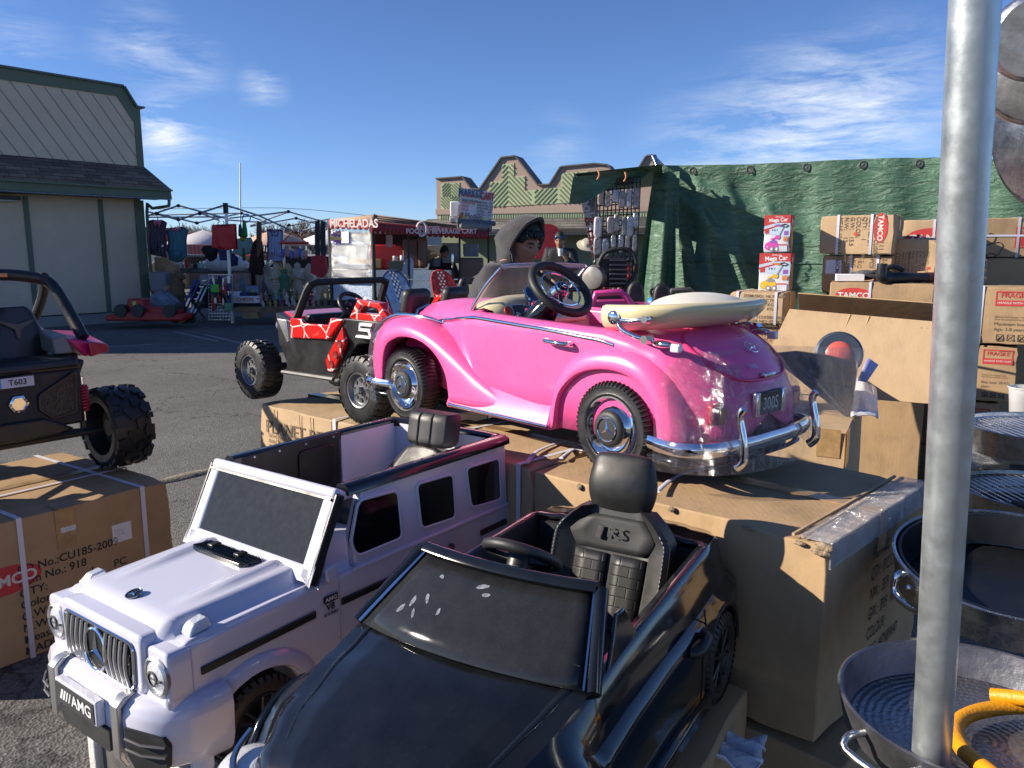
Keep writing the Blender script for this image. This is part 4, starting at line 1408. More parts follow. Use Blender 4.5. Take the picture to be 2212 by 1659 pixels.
for s in(1,-1):
 MB().box((s*.2335,-.002,WH/2-.004),(.010,.024,WH)).xf(wm_).build('pillar_strip',BLK,wfo,bevel=.003)
sb_=MB()
rows=[]
for i in range(9):
 u=i/8
 z=.315+.160*u
 x=-.375-.105*u
 hw=.125-.05*max(0,u-.55)/.45
 rows.append([V((x+dx,TC+.04+hw*f,z+.012*(1-f*f)))for f,dx in((-1,-.035),(-1,.01),(-.72,.026),(-.45,.016),(0,.014),(.45,.016),(.72,.026),(1,.01),(1,-.035))])
sb_.grid(rows,close=True).add(rows[-1],[tuple(range(9))])
sbo=sb_.build('seat_back',LEATHER,tk,sharp=60,bevel=.006)
hr=MB()
rows=[]
for i in range(9):
 u=i/8
 k=min(1,4.5*min(u,1-u)+.45)
 rows.append([V((-.485-.018*u+dx*(.5+.5*k),TC+.045+y*(.86+.14*k),.488+.094*u))for y,dx in((-.078,-.03),(-.082,0),(-.070,.028),(-.045,.034),(-.027,.035),(-.024,.029),(-.021,.035),(0,.037),(.021,.035),(.024,.029),(.027,.035),(.045,.034),(.070,.028),(.082,0),(.078,-.03))])
hr.grid(rows,close=True).add(rows[0],[tuple(range(15))]).add(rows[-1],[tuple(range(15))])
hr.build('headrest',LEATHER,tk,bevel=.006,seg=2)
MB().box((-.29,TC+.04,.335),(.18,.25,.05)).build('seat_cushion',LEATHER,tk,bevel=.015,seg=3)
c,n=V((-.045,TC-.01,.440)),V((-.8,0,.6)).normalized()
x,y,_=basis(n)
stw=MB().tube([c+x*.068*math.cos(a)+y*.068*math.sin(a)for a in[i*math.pi/16 for i in range(32)]],.010,8,True).build('steering_wheel',LEATHER,tk)
MB().lathe([(.024,-.012),(.024,.004),(1e-4,.006)],c,n,20).tube([c-x*.065,c+x*.065],.006).build('hub',BLK,stw)
# ------ black ride-on coupe in front
bk=thing('toy_coupe','black glossy ride-on sports car with a quilted bucket seat, nearest to the camera','ride-on car')
bk.matrix_basis=fr((.395,1.37,.676),(-.52,-.854,0))@ Matrix.Scale(.84,4)
BC=-.37
KT=[
 (-.46,.20,.17,.13,.29,.30),(-.44,.25,.22,.17,.325,.335),(-.40,.285,.25,.205,.348,.356),(-.32,.305,.272,.240,.366,.374),(-.22,.315,.284,.252,.374,.38),(-.05,.315,.288,.255,.366,.372),(.15,.312,.288,.258,.356,.364),
 (.34,.315,.290,.262,.346,.358),(.46,.318,.292,.265,.335,.352),(.58,.325,.290,.255,.312,.335),(.70,.328,.275,.235,.285,.305),(.79,.318,.24,.20,.255,.272),(.85,.285,.19,.15,.215,.228),(.88,.23,.15,.10,.165,.172)]
def ksec(x):
 hw,sw,rw,rz,tz=lerp_tab(KT,x)
 zl=.055
 for cx in(-.18,.60):
  if abs(x-cx)<.138:
   zl=max(zl,.108+math.sqrt(max(0,.138**2-(x-cx)**2)))
 zm=max(zl+.008,.17)
 zs=max(zm+.01,rz*.70)
 P=[(hw-.02,zl),(hw,zl+.006),(hw,(zl+zm)/2+.004),(hw,zm),(hw-.004,zs-.012),(sw+.016,zs),(sw,zs+.014),(rw+.008,rz-.008),(rw,rz),(rw-.020,rz+.004)]
 for f in(.8,.72,.66,.4,0):
  y=(rw-.02)*f
  cr_=.006 if .66<f<.80 else 0
  P.append((y,rz+.004+(tz-rz-.004)*(1-f*f)+(.004 if f<=.72 else 0)))
 return P
kx=sorted(set([round(-.46+.02*i,3)for i in range(68)]+[-.45,-.44,.86,.87,.88]+[-.318,-.31,-.05,-.042,.462,.47,.738,.73]))
rows=[]
for x in kx:
 h=ksec(x)
 rows.append([V((x,BC+y,z))for y,z in h]+[V((x,BC-y,z))for y,z in reversed(h[:-1])])
nK=len(ksec(0))
def kskip(j,i):
 x=(kx[j]+kx[j+1])/2
 k=i if i<nK-1 else 2*nK-3-i
 return-.22<x<.44 and k>=9
kb=MB().grid(rows,skip=kskip)
for rr in(rows[0],rows[-1]):
 c=sum(rr,V())/len(rr)
 kb.add(rr+[c],[(i,i+1,len(rr))for i in range(len(rr)-1)])
kb.build('body',GLOSS,bk,solid=.012,sharp=32)
for cx in(-.18,.60):
 for s in(1,-1):
  lug_wheel(bk,(cx,BC+s*.275,.112),s,.115,.085,44,.66,'spokes',BLK)
  MB().tube([(cx+.139*math.cos(a),BC+s*(.312),.108+.139*math.sin(a))for a in[math.pi*(i/14)for i in range(15)]],.007,8,sx=.6).build('arch_trim',BLK,bk)
for s in(1,-1):
 MB().box((.21,BC+s*.318,.075),(.52,.03,.045)).build('side_skirt',GLOSS,bk,bevel=.012)
 MB().tube([(.06,BC+s*.312,.235),(.05,BC+s*.330,.24),(.00,BC+s*.330,.25),(-.01,BC+s*.312,.25)],.012,8,sm=3).build('door_handle',BLK,bk)
 MB().tube([(-.05,BC+s*.3255,.08),(-.045,BC+s*.3255,.17),(-.06,BC+s*.300,.285)],.0022,5).build('door_seam',BLKM,bk)
 MB().hexa([(.405,BC+s*.272,.345),(.27,BC+s*.272,.362),(.27,BC+s*.262,.362),(.405,BC+s*.262,.345),(.335,BC+s*.255,.425),(.30,BC+s*.255,.425),(.30,BC+s*.246,.425),(.335,BC+s*.246,.425)]).build('quarter_window',DARKWIN,bk,bevel=.004)
 hl=MB().ball((.795,BC+s*.232,.196),(.072,.062,.032),18,m=Matrix.Rotation(s*R(-38),3,'Z')).build('headlight',HILITE,bk)
 MB().tube([(.76,BC+s*.270,.245),(.82,BC+s*.245,.235),(.862,BC+s*.19,.215)],.006,6,sm=4).build('light_strip',CHROME,hl)
MB().prism(roundpoly([(BC-.15,.09),(BC+.15,.09),(BC+.12,.20),(BC-.12,.20)],.02),.86,.892,'yz').build('front_grille',BLKM,bk)
MB().box((.87,BC,.07),(.05,.48,.05)).build('front_bumper',GLOSS,bk,bevel=.015)
for s in(1,-1):
 L=[]
 for x in[.47+.03*i for i in range(11)]:
  h=lerp_tab(KT,x)
  w=h[2]*(.86-.18*(x-.47))
  f=w/(h[2]-.02)
  z=h[3]+.004+(h[4]-h[3]-.004)*(1-min(1,f)**2)
  L.append((x,BC+s*w,z-.003))
 MB().tube(L,lambda u:.006*(1-.5*u),8,sx=1.8).build('bonnet_crease',GLOSS,bk)
B0=[V((.475+.055*(1-(f*f)),BC+.262*f,.338+.018*(1-f*f)))for f in[-1+k/6 for k in range(13)]]
T0=[V((.322+.022*(1-(f*f)),BC+.205*f,.452))for f in[-1+k/6 for k in range(13)]]
wg=[[b.lerp(t,q)for q in(0,.25,.5,.75,1)]for b,t in zip(B0,T0)]
def smear_glass():
 m=M('dark_screen_plastic',(.024,.025,.028),.12,var=.15,vs=30,spec=.3,dust=.10)
 return m
wk=MB().grid(wg).build('windshield',smear_glass(),bk,solid=.006,sharp=60)
MB().tube([t+V((-.006,0,.006))for t in T0],.013,8,sx=1.4).build('windshield_header',GLOSS,wk)
for e,s in((0,-1),(12,1)):
 MB().tube([B0[e]+V((-.004,s*.010,-.004)),T0[e]+V((-.006,s*.008,.004))],.0145,8).build('windshield_pillar',GLOSS,wk)
 MB().tube([B0[e]+V((.006,-s*.004,.004)),T0[e]+V((.004,-s*.002,.002))],.0035,6).build('pillar_highlight',CHROME,wk)  # bright chrome line stands in for the edge highlight on the pillar
sm=MB()
r_=random.Random(5)
for(f,q,w,l)in((.18,.42,.010,.028),(.15,.30,.012,.024),(.24,.50,.008,.030),(.23,.30,.007,.026),(.34,.40,.008,.018),(.50,.72,.02,.010),(.46,.80,.03,.012),(.22,.78,.014,.010)):
 k=f*12
 b=B0[int(k)].lerp(B0[int(k)+1],k-int(k)).lerp(T0[int(k)].lerp(T0[int(k)+1],k-int(k)),q)
 n=(B0[7]-B0[5]).cross(T0[6]-B0[6]).normalized()
 if n.z<0:n=-n
 x=V((0,1,0)); y=n.cross(x)
 a=r_.uniform(-.5,.5)
 u,v_=x*math.cos(a)+y*math.sin(a),-x*math.sin(a)+y*math.cos(a)
 P=[b+n*.0012+u*w*.5*math.cos(t)*r_.uniform(.7,1.1)+v_*l*.5*math.sin(t)*r_.uniform(.8,1.1)for t in[i*math.pi/7 for i in range(14)]]
 sm.add(P,[tuple(range(14))])
sm.build('finger_smudges',M('greasy_smudge',(.20,.22,.25),.5,var=.5,vs=120),wk,fix=False)
tub=MB()
rows=[]
for x in[-.22+.033*i for i in range(21)]:
 h=ksec(x)[9]
 L=[(h[0],h[1]-.001),(h[0]-.008,h[1]-.03),(h[0]-.02,.12)]
 rows.append([V((x,BC+y,z))for y,z in L]+[V((x,BC-y,z))for y,z in reversed(L)])
tub.grid(rows).box((-.22,BC,.23),(.02,.44,.26)).box((.45,BC,.24),(.02,.46,.22))
tub.build('cockpit',BLKM,bk)
MB().prism([(.46,.335),(.36,.345),(.33,.30),(.36,.22),(.46,.20)],BC-.22,BC+.22).build('dashboard',BLK,bk,bevel=.012)
def quilt():
 m=bpy.data.materials.new('quilted_leather')
 m.use_nodes=True
 t=m.node_tree
 b=t.nodes['Principled BSDF']
 co=nd(t,'ShaderNodeTexCoord').outputs['Object']
 sx_=nd(t,'ShaderNodeSeparateXYZ')
 mp=nd(t,'ShaderNodeCombineXYZ')
 lk(t,co,sx_.inputs[0]); lk(t,sx_.outputs[1],mp.inputs[0]); lk(t,sx_.outputs[2],mp.inputs[1])
 br=nd(t,'ShaderNodeTexBrick',offset=.5)
 for k,v in(('Scale',1),('Brick Width',.052),('Row Height',.024),('Mortar Size',.0026),('Mortar Smooth',1)):
  br.inputs[k].default_value=v
 n=nd(t,'ShaderNodeTexNoise',i_Scale=420,i_Detail=3)
 lk(t,co,n.inputs['Vector'])
 lk(t,mp.outputs[0],br.inputs['Vector'])
 h=math_node(t,'ADD',math_node(t,'MULTIPLY',br.outputs['Fac'],-1.0),math_node(t,'MULTIPLY',n.outputs['Fac'],.12))
 bp=nd(t,'ShaderNodeBump',i_Strength=.4,i_Distance=.004)
 lk(t,h,bp.inputs['Height'])
 lk(t,bp.outputs[0],b.inputs['Normal'])
 b.inputs['Base Color'].default_value=(.018,.018,.019,1)
 b.inputs['Roughness'].default_value=.42
 return m
SC_=BC+.025
def seatback(u,f,bul=0):
 z=.10+.345*u
 x=-.065-.125*u
 hw=.143+.018*math.sin(u*2.4)-.060*max(0,(u-.80)/.2)**1.5
 a=abs(f)
 wing=.040*max(0,(a-.62)/.38)**.8 if a>.62 else 0
 return V((x+wing+bul-.018*(a>.97),SC_+hw*f,z))
FS=[-1,-.99,-.92,-.82,-.74,-.66,-.60,-.4,-.2,0,.2,.4,.60,.66,.74,.82,.92,.99,1]
rows=[[seatback(i/16,f)for f in FS]for i in range(17)]
back=[[V((p.x-.05,p.y,p.z-.004))for p in(r[0],r[-1])]for r in rows]
full=[[b[0]]+r+[b[1]]for r,b in zip(rows,back)]
so=MB().grid(full,close=True).add(full[-1],[tuple(range(len(full[-1])))])
sbk=so.build('seat_back',LEATHER,bk,sharp=70)
rows=[[seatback(.02+.66*i/10,f,.0035)for f in(-.60,-.4,-.2,-.05)]for i in range(11)]
MB().grid(rows).build('quilted_panel',quilt(),sbk,solid=.004)
rows=[[seatback(.02+.66*i/10,f,.0035)for f in(.05,.2,.4,.60)]for i in range(11)]
MB().grid(rows).build('quilted_panel',quilt(),sbk,solid=.004)
rows=[[seatback(.70+.24*i/6,f*(1-.18*abs(i-3)/3),.0045)for f in(-.74,-.5,-.25,0,.25,.5,.74)]for i in range(7)]
MB().grid(rows).build('smooth_panel',BLKM,sbk,solid=.006)
pp_=seatback(.83,0,.012)
un=(seatback(.95,0)-seatback(.7,0)).normalized()
text('RS',.040,LEATHER,sbk,pp_+V((0,.010,0)),(0,1,0),un,'seat_lettering',sx=1.25,ext=.0007)
pz=MB().hexa([pp_+V((.002,-.044,0))+un*k+V((0,dy,0))+V((dx,0,0))for dx in(0,.004)for k,dy in((-.016,0),(-.016,.014),(.016,.020),(.016,.006))])
pz.build('seat_emblem',LEATHER,sbk)
for s in(-1,1):
 st_=MB()
 for i in range(30):
  p,q=seatback(.06+.84*i/30,.93*s,.0015),seatback(.06+.84*(i+.55)/30,.93*s,.0015)
  st_.tube([p,q],.0011,4)
 st_.build('stitching',M('grey_thread',(.35,.35,.35),.7),sbk,fix=False)
hm=MB()
hc=V((-.205,SC_,.505))
rows=[]
for i in range(9):
 u=i/8
 k=math.sin(math.pi*(.12+.76*u))
 z=-.078+.156*u
 rows.append([hc+V((-.02*u+dx*k,dy*(.075+.022*math.sin(math.pi*u**.8)),z))for dx,dy in((-.035,-1),(.012,-1),(.036,-.75),(.043,-.3),(.043,.3),(.036,.75),(.012,1),(-.035,1))])
hm.grid(rows,close=True).add(rows[0],[tuple(range(8))]).add(rows[-1],[tuple(range(8))])
hm.build('headrest',LEATHER,bk,sub=2,sharp=80)
MB().box((.04,SC_,.125),(.24,.27,.07)).build('seat_cushion',LEATHER,bk,bevel=.02,seg=3)
c,n=V((.205,BC-.03,.440)),V((-.55,0,.83)).normalized()
x,y,_=basis(n)
stw=MB().tube([c+x*.080*math.cos(a)+y*.080*math.sin(a)for a in[i*math.pi/20 for i in range(40)]],.0125,10,True).build('steering_wheel',LEATHER,bk)
hb=MB()
for a in(0,math.pi,-math.pi/2):
 d=x*math.cos(a)+y*math.sin(a)
 hb.tube([c-n*.012,c-n*.004+d*.08],.010,6,sx=1.5)
hb.build('spoke',BLK,stw)
MB().lathe([(.028,-.03),(.030,-.004),(1e-4,.004)],c,n,20).build('hub',BLK,stw)
MB().cyl(c-n*.10,c-n*.01,.030,.026,16).build('steering_column',M('grey_column',(.12,.12,.12),.45,var=.15),bk)
sn=MB().box((.28,BC-.245,.385),(.05,.004,.05)).build('ce_label',PAPER,bk)
text('CE',.032,INK,sn,(.28,BC-.2425,.385),(-1,0,0),(0,0,1),'label_lettering')
# ------ red web-painted buggy
def web_mat():
 """glossy red with thin pale web lines"""
 m=bpy.data.materials.new('red_web_plastic')
 m.use_nodes=True
 t=m.node_tree
 b=t.nodes['Principled BSDF']
 co=nd(t,'ShaderNodeTexCoord').outputs['Object']
 v=nd(t,'ShaderNodeTexVoronoi',i_Scale=11,feature='DISTANCE_TO_EDGE')
 lk(t,co,v.inputs['Vector'])
 c=ramp(t,v.outputs['Distance'],[(.022,(.75,.62,.60)),(.034,(.56,.014,.010))])
 lk(t,c,b.inputs['Base Color'])
 b.inputs['Roughness'].default_value=.25
 b.inputs['Coat Weight'].default_value=.5
 return m
WEB=web_mat()
rb=thing('toy_buggy','red and black buggy with web patterned doors, standing on the PLANET RIDE carton','ride-on buggy')
RF=V((-.748,.663,0))
rb.matrix_basis=fr(PZ(792,916,.925),RF)
RC=-.27
for x,s in((.03,1),(.03,-1),(.83,1),(.83,-1)):
 lug_wheel(rb,(x,RC+s*.235,.132),s,.136,.105,26,.50,'holes',M('grey_rim',(.20,.20,.21),.35,.5,var=.1))
for x in(.03,.83):
 MB().cyl((x,RC-.2,.132),(x,RC+.2,.132),.018,n=10).build('axle',BLKM,rb)
for s in(1,-1):
 y0=RC+s*.19
 def q(x,dy,z):return(x,RC+s*(.19+dy),z)
 fl=MB()
 P=[q(.79,-.06,.30),q(.74,.0,.395),q(.55,.045,.37),q(.52,.045,.15),q(.60,.03,.145),q(.70,.01,.26)]
 fl.add(P+[(x,RC+s*.10,z)for x,y,z in P],[tuple(range(6)),tuple(range(11,5,-1))]+[(i,i+6,(i+1)%6+6,(i+1)%6)for i in range(6)])
 P=[q(.55,.045,.30),q(.27,.04,.315),q(.17,.045,.405),q(-.10,.03,.40),q(-.13,.0,.33),q(.12,.02,.30),q(.26,.045,.145),q(.62,.045,.135),q(.56,.05,.22)]
 n=len(P)
 fl.add(P+[(x,RC+s*.10,z)for x,y,z in P],[tuple(range(n)),tuple(range(2*n-1,n-1,-1))]+[(i,i+n,(i+1)%n+n,(i+1)%n)for i in range(n)])
 fo=fl.build('flank',BLK,rb,bevel=.005,sharp=20)
 MB().tube([q(.63,.048,.140),q(.25,.050,.147)],.009,6).build('sill',DGREY,fo)
 dr=MB().prism([(.545,.298),(.27,.312),(.205,.365),(.165,.400),(.245,.402),(.27,.372),(.44,.368),(.46,.388),(.54,.386)],min(y0+s*.035,y0+s*.056),max(y0+s*.035,y0+s*.056)).build('door',WEB,rb,bevel=.005)
 rp_=MB().prism([(.175,.370),(.165,.30),(.245,.180),(.285,.175),(.30,.225)],min(y0+s*.03,y0+s*.052),max(y0+s*.03,y0+s*.052)).build('side_panel',WEB,rb,bevel=.004)
 hm=MB()
 for x,z in((.195,.30),(.225,.252),(.255,.21)):
  hm.lathe([(.020,0),(.017,.004),(1e-4,.002)],(x,y0+s*.052,z),(0,s,0),6)
 hm.build('panel_recess',M('dark_red',(.20,.008,.006),.4),rp_)
 MB().prism([(.675,.375),(.60,.372),(.585,.28),(.60,.27)],min(y0+s*.02,y0+s*.036),max(y0+s*.02,y0+s*.036)).build('air_vent',SILVER,rb,bevel=.003)
 pod=MB()
 for P in([(.145,.405),(.085,.484),(.055,.478),(.105,.405)],[(.085,.484),(-.05,.474),(-.05,.452),(.055,.458)],[(-.05,.474),(-.105,.41),(-.06,.41),(-.03,.455)],[(.13,.430),(.13,.402),(-.095,.402),(-.085,.430)]):
  pod.prism(P,min(y0,y0+s*.04),max(y0,y0+s*.04))
 pod.build('rear_pod',WEB,rb,bevel=.004)
 n5=MB()
 for P in([(.070,.393),(-.01,.393),(-.005,.381),(.068,.381)],[(.070,.393),(.062,.393),(.066,.365),(.074,.365)],[(.074,.371),(.005,.371),(-.002,.345),(.01,.345),(.018,.360),(.074,.360)],[(.09,.343),(.0,.343),(.004,.333),(.098,.333)]):
  n5.prism(P,min(y0+s*.036,y0+s*.048),max(y0+s*.036,y0+s*.048))
 n5.build('race_number',M('plate_white',(1,1,1)),rb)
 cg=MB().tube([q(.535,.035,.375),q(.515,.03,.40),q(.455,.02,.505),q(.435,.012,.532)],.016,6,sm=2,sx=1.2)
 cg.build('windshield_pillar',BLKM,rb)
 st=MB().box((-.11,RC+s*.105,.455),(.055,.13,.15),mat=Matrix.Rotation(R(-14),3,'Y')).build('seat',LEATHER,rb,bevel=.025,seg=3)
 MB().lathe([(.022,.0),(.028,.01),(.02,.02),(1e-4,.02)],(.80,RC+s*.12,.33),(1,0,0),16).build('headlight',HILITE,rb)
MB().tube([(.437,RC+.205,.528),(.430,RC+.18,.540),(.430,RC-.18,.540),(.437,RC-.205,.528)],.016,6).build('windshield_header',BLKM,rb)
bn=MB().hexa([(.80,RC-.13,.30),(.80,RC+.13,.30),(.52,RC+.20,.34),(.52,RC-.20,.34),(.745,RC-.15,.40),(.745,RC+.15,.40),(.525,RC+.21,.39),(.525,RC-.21,.39)])
bn.build('bonnet',RED,rb,bevel=.012)
MB().hexa([(.82,RC-.10,.20),(.82,RC+.10,.20),(.66,RC+.15,.16),(.66,RC-.15,.16),(.805,RC-.13,.33),(.805,RC+.13,.33),(.70,RC+.16,.33),(.70,RC-.16,.33)]).build('nose',BLK,rb,bevel=.01)
MB().box((.27,RC,.19),(.78,.40,.08)).build('floor_pan',BLKM,rb,bevel=.01)
MB().box((.50,RC,.365),(.06,.36,.07)).build('dashboard',BLK,rb,bevel=.012)
c,n=V((.30,RC+.09,.445)),V((-.75,0,.66)).normalized()
x,y,_=basis(n)
sw=MB().tube([c+x*.062*math.cos(a)+y*.062*math.sin(a)for a in[i*math.pi/14 for i in range(28)]],.010,8,True).build('steering_wheel',BLK,rb)
MB().lathe([(.035,-.006),(.03,.008),(1e-4,.010)],c,n,6).tube([c-x*.06,c+x*.06],.008).cyl(c-n*.16,c,.016).build('hub',BLK,sw)
for k in(-.018,.018):
 MB().lathe([(.010,.008),(1e-4,.012)],c+x*k,n,10).build('horn_button',REDLENS,sw)
# ------ black and pink buggy seen from behind
ub=thing('toy_buggy','black buggy with pink mudguards and a T603 plate, standing on the huge carton','ride-on buggy')
ub.matrix_basis=fr((-1.847,3.645,.582),(-.79,.61,0))
UC=.42
TYR=.195
def chunky(parent,c,side):
 c=V(c); ax=V((0,side,0)); RR,h=TYR,.085
 tb=MB().lathe([(RR*.60,h*.7),(RR*.64,h),(RR*.80,h*1.05),(RR*.92,h*.92),(RR*.95,h*.6),(RR*.95,-h*.6),(RR*.92,-h*.92),(RR*.80,-h*1.05),(RR*.64,-h),(RR*.60,-h*.7)],c,ax,44)
 def lug(a0,pts,thick=.055):
  V0=[]
  for rr in(.93,1.0):
   for da,hh in pts:
    a=a0+da
    k=rr-.07*max(0,abs(hh)-.7)
    V0.append(c+V((math.cos(a),0,math.sin(a)))*RR*k+ax*h*hh)
  n=len(pts)
  tb.add(V0,[tuple(range(n,2*n))]+[(i,(i+1)%n,(i+1)%n+n,i+n)for i in range(n)])
 for i in range(11):
  a=2*math.pi*i/11
  for sg in(1,-1):
   o=0 if sg>0 else math.pi/11
   lug(a+o,[(0,.06*sg),(.22,.06*sg),(.26,.22*sg),(.05,.5*sg),(-.05,.45*sg)])
   lug(a+o+.12,[(0,.62*sg),(.17,.42*sg),(.30,.55*sg),(.28,1.0*sg),(.05,1.02*sg)])
   lug(a+o-.13,[(0,.72*sg),(.12,.66*sg),(.13,1.04*sg),(-.02,1.04*sg)])
 t=tb.build('wheel',TYRE,parent,sharp=20)
 for f in(1,-1):
  MB().lathe([(RR*.62,h*.8),(RR*.60,h*.95),(RR*.56,h*.7),(RR*.52,h*.2),(RR*.25,-h*.1),(RR*.20,h*.5),(1e-4,h*.5)],c,ax*f,32).build('rim',BLK,t)
 return t
for x in(.05,.95):
 for y,s in((-.02,-1),(2*UC+.02,1)):
  chunky(ub,(x,y,TYR),s)
for x in(.05,.95):
 MB().cyl((x,.05,.19),(x,2*UC-.05,.19),.014,n=10).build('axle',DKMET,ub)
for s in(1,-1):
 def q(x,dy,z):return V((x,UC-s*dy,z))
 sp=MB()
 L=[q(.02,.285,.255),q(.02,.285,.455)]
 sp.cyl(L[0],L[1],.010,n=10)
 hx=[L[0].lerp(L[1],.2+.6*i/72)+V((.022*math.cos(i*.75),.022*math.sin(i*.75),0))for i in range(73)]
 spo=sp.build('shock_absorber',CHROME,ub)
 MB().tube(hx,.0055,6).build('coil_spring',M('red_spring',(.45,.02,.04),.4),spo)
 ar=MB().tube([q(.06,.36,.19),q(.10,.16,.20)],.016,6).tube([q(.30,.12,.20),q(.06,.34,.18)],.012,6)
 ar.build('swing_arm',DKMET,ub)
 tail=MB().hexa([q(.06,.33,.535),q(.06,.43,.555),q(.28,.44,.58),q(.28,.30,.56),q(.05,.255,.625),q(.07,.44,.585),q(.30,.43,.635),q(.30,.24,.655)])
 tail.build('mudguard',M('hot_pink_plastic',(.62,.02,.14),.25,coat=.4),ub,bevel=.010)
 MB().hexa([q(.012,.335,.540),q(.045,.435,.555),q(.06,.43,.555),q(.03,.33,.54),q(.012,.330,.610),q(.045,.425,.590),q(.06,.42,.59),q(.03,.33,.61)]).build('tail_light',REDLENS,ub,bevel=.004)
 MB().hexa([q(.05,.20,.56),q(.05,.275,.56),q(.25,.28,.57),q(.25,.20,.57),q(.07,.20,.63),q(.07,.26,.645),q(.24,.26,.66),q(.24,.20,.66)]).build('grey_shoulder',M('warm_grey_plastic',(.20,.19,.17),.45),ub,bevel=.008)
 MB().tube([q(.10,.345,.62),q(.20,.33,.75),q(.27,.305,.855),q(.30,.27,.885)],.027,10,sm=3).build('roll_bar',BLK,ub)
 MB().tube([q(.60,.30,.60),q(.42,.31,.78),q(.30,.285,.88)],.022,10,sm=3).build('roll_bar',BLK,ub)
 MB().tube([q(.90,.32,.50),q(.70,.33,.62),q(.55,.34,.58)],.05,8,sm=3).build('front_mudguard',M('hot_pink_plastic',(1,1,1)),ub)
 MB().ball(q(.295,.275,.888),.030).build('bar_joint',BLKM,ub)
tb_=MB().tube([(.30,UC-.27,.885),(.30,UC-.17,.905),(.30,UC,.912),(.30,UC+.17,.905),(.30,UC+.27,.885)],.027,10,sm=4).build('top_bar',BLK,ub)
MB().box((.272,UC+.0,.908),(.012,.24,.020)).build('light_bar',AMBER,tb_,bevel=.004)
bodyU=MB().hexa([(.02,UC-.20,.26),(.02,UC+.20,.26),(.75,UC+.20,.22),(.75,UC-.20,.22),(.0,UC-.31,.535),(.0,UC+.31,.535),(.75,UC+.28,.50),(.75,UC-.28,.50)])
bo_=bodyU.build('body',BLK,ub,bevel=.02)
MB().hexa([(-.012,UC-.27,.25),(-.012,UC+.27,.25),(.05,UC+.27,.25),(.05,UC-.27,.25),(-.006,UC-.27,.50),(-.006,UC+.27,.50),(.05,UC+.30,.50),(.05,UC-.30,.50)]).build('tail_panel',BLKM,bo_,bevel=.012)
MB().hexa([(-.03,UC-.26,.510),(-.03,UC+.26,.510),(.10,UC+.32,.50),(.10,UC-.32,.50),(-.02,UC-.25,.545),(-.02,UC+.25,.545),(.10,UC+.31,.56),(.10,UC-.31,.56)]).build('tail_shelf',BLK,bo_,bevel=.01)
MB().prism([(UC-.22,.235),(UC-.10,.30),(UC+.10,.30),(UC+.22,.235),(UC+.14,.215),(UC-.14,.215)],-.03,.04,'yz').build('skid_plate',BLK,bo_,bevel=.01)
def honey():
 m=bpy.data.materials.new('honeycomb_mesh')
 m.use_nodes=True
 t=m.node_tree
 b=t.nodes['Principled BSDF']
 co=nd(t,'ShaderNodeTexCoord').outputs['Object']
 v=nd(t,'ShaderNodeTexVoronoi',i_Scale=75,feature='DISTANCE_TO_EDGE')
 lk(t,co,v.inputs['Vector'])
 lk(t,ramp(t,v.outputs['Distance'],[(.06,(.035,.035,.035)),(.12,(.004,.004,.004))]),b.inputs['Base Color'])
 bp=nd(t,'ShaderNodeBump',i_Strength=.5,i_Distance=.005)
 bp.invert=True
 lk(t,v.outputs['Distance'],bp.inputs['Height'])
 lk(t,bp.outputs[0],b.inputs['Normal'])
 b.inputs['Roughness'].default_value=.4
 return m
HONEY=honey()
for s in(1,-1):
 P=roundpoly([(UC-s*.09,.40),(UC-s*.245,.485),(UC-s*.235,.31),(UC-s*.14,.29),(UC-s*.085,.34)],.012)
 gx=MB().prism(P,-.018,.0,'yz').build('side_grille',HONEY,bo_)
 MB().tube([(-.016,a,b)for a,b in P],.007,6,True).build('grille_frame',BLK,gx)
hxm=MB().lathe([(.040,0),(.040,.012),(.030,.016),(.030,.010),(1e-4,.010)],(-.012,UC-.005,.375),(-1,0,0),6)
hxm.build('hexagon_badge',CHROME,bo_)
pp=MB().box((-.022,UC+.005,.470),(.012,.165,.052),mat=Matrix.Rotation(R(-3),3,'X')).build('number_plate',BLK,bo_,bevel=.003)
MB().box((-.029,UC-.007,.470),(.003,.125,.042)).build('plate_face',M('pale_plate',(.55,.56,.62),.4),pp)
MB().box((-.029,UC+.069,.471),(.0034,.027,.042)).build('plate_band',M('plate_blue',(.10,.32,.62),.4),pp)
text('T603',.034,INK,pp,(-.0308,UC-.006,.470),(0,-1,0),(0,0,1),'plate_lettering',bold=.015)
text('D',.013,PAPER,pp,(-.031,UC+.069,.459),(0,-1,0),(0,0,1),'plate_lettering')
def seat_u(y,nm):
 rows=[]
 for i in range(10):
  u=i/9
  hw=.125*(1-.38*max(0,u-.45)/.55)if u<.96 else .06
  x=.20+.05*u
  rows.append([V((x+dx,y+hw*f,.52+.25*u))for f,dx in((-1,.05),(-1,0),(-.8,-.02),(-.4,-.028),(0,-.03),(.4,-.028),(.8,-.02),(1,0),(1,.05))])
 s_=MB().grid(rows,close=True).add(rows[-1],[tuple(range(9))]).build(nm,BLK,ub,sharp=60,bevel=.006)
 w=MB().prism([(y-.07,.715),(y,.695),(y+.07,.715),(y+.06,.700),(y+.012,.668),(y+.010,.63),(y-.010,.63),(y-.012,.668),(y-.06,.700)],.185,.20,'yz')
 w.build('seat_crest',DGREY,s_,bevel=.002)
seat_u(UC-.11,'seat')
seat_u(UC+.17,'seat')
r_=random.Random(11)
bg=MB()
rows=[]
for i in range(9):
 rows.append([V((.16+.10*math.cos(j*.785)*(1-.05*i)+r_.uniform(-.02,.02),.60+.11*math.sin(j*.785)+r_.uniform(-.025,.025),.66+.024*i))for j in range(8)])
bg.grid(rows,close=True)
bgo=bg.build('plastic_bag',FILMS,None,mw=ub.matrix_basis.copy(),fix=False)
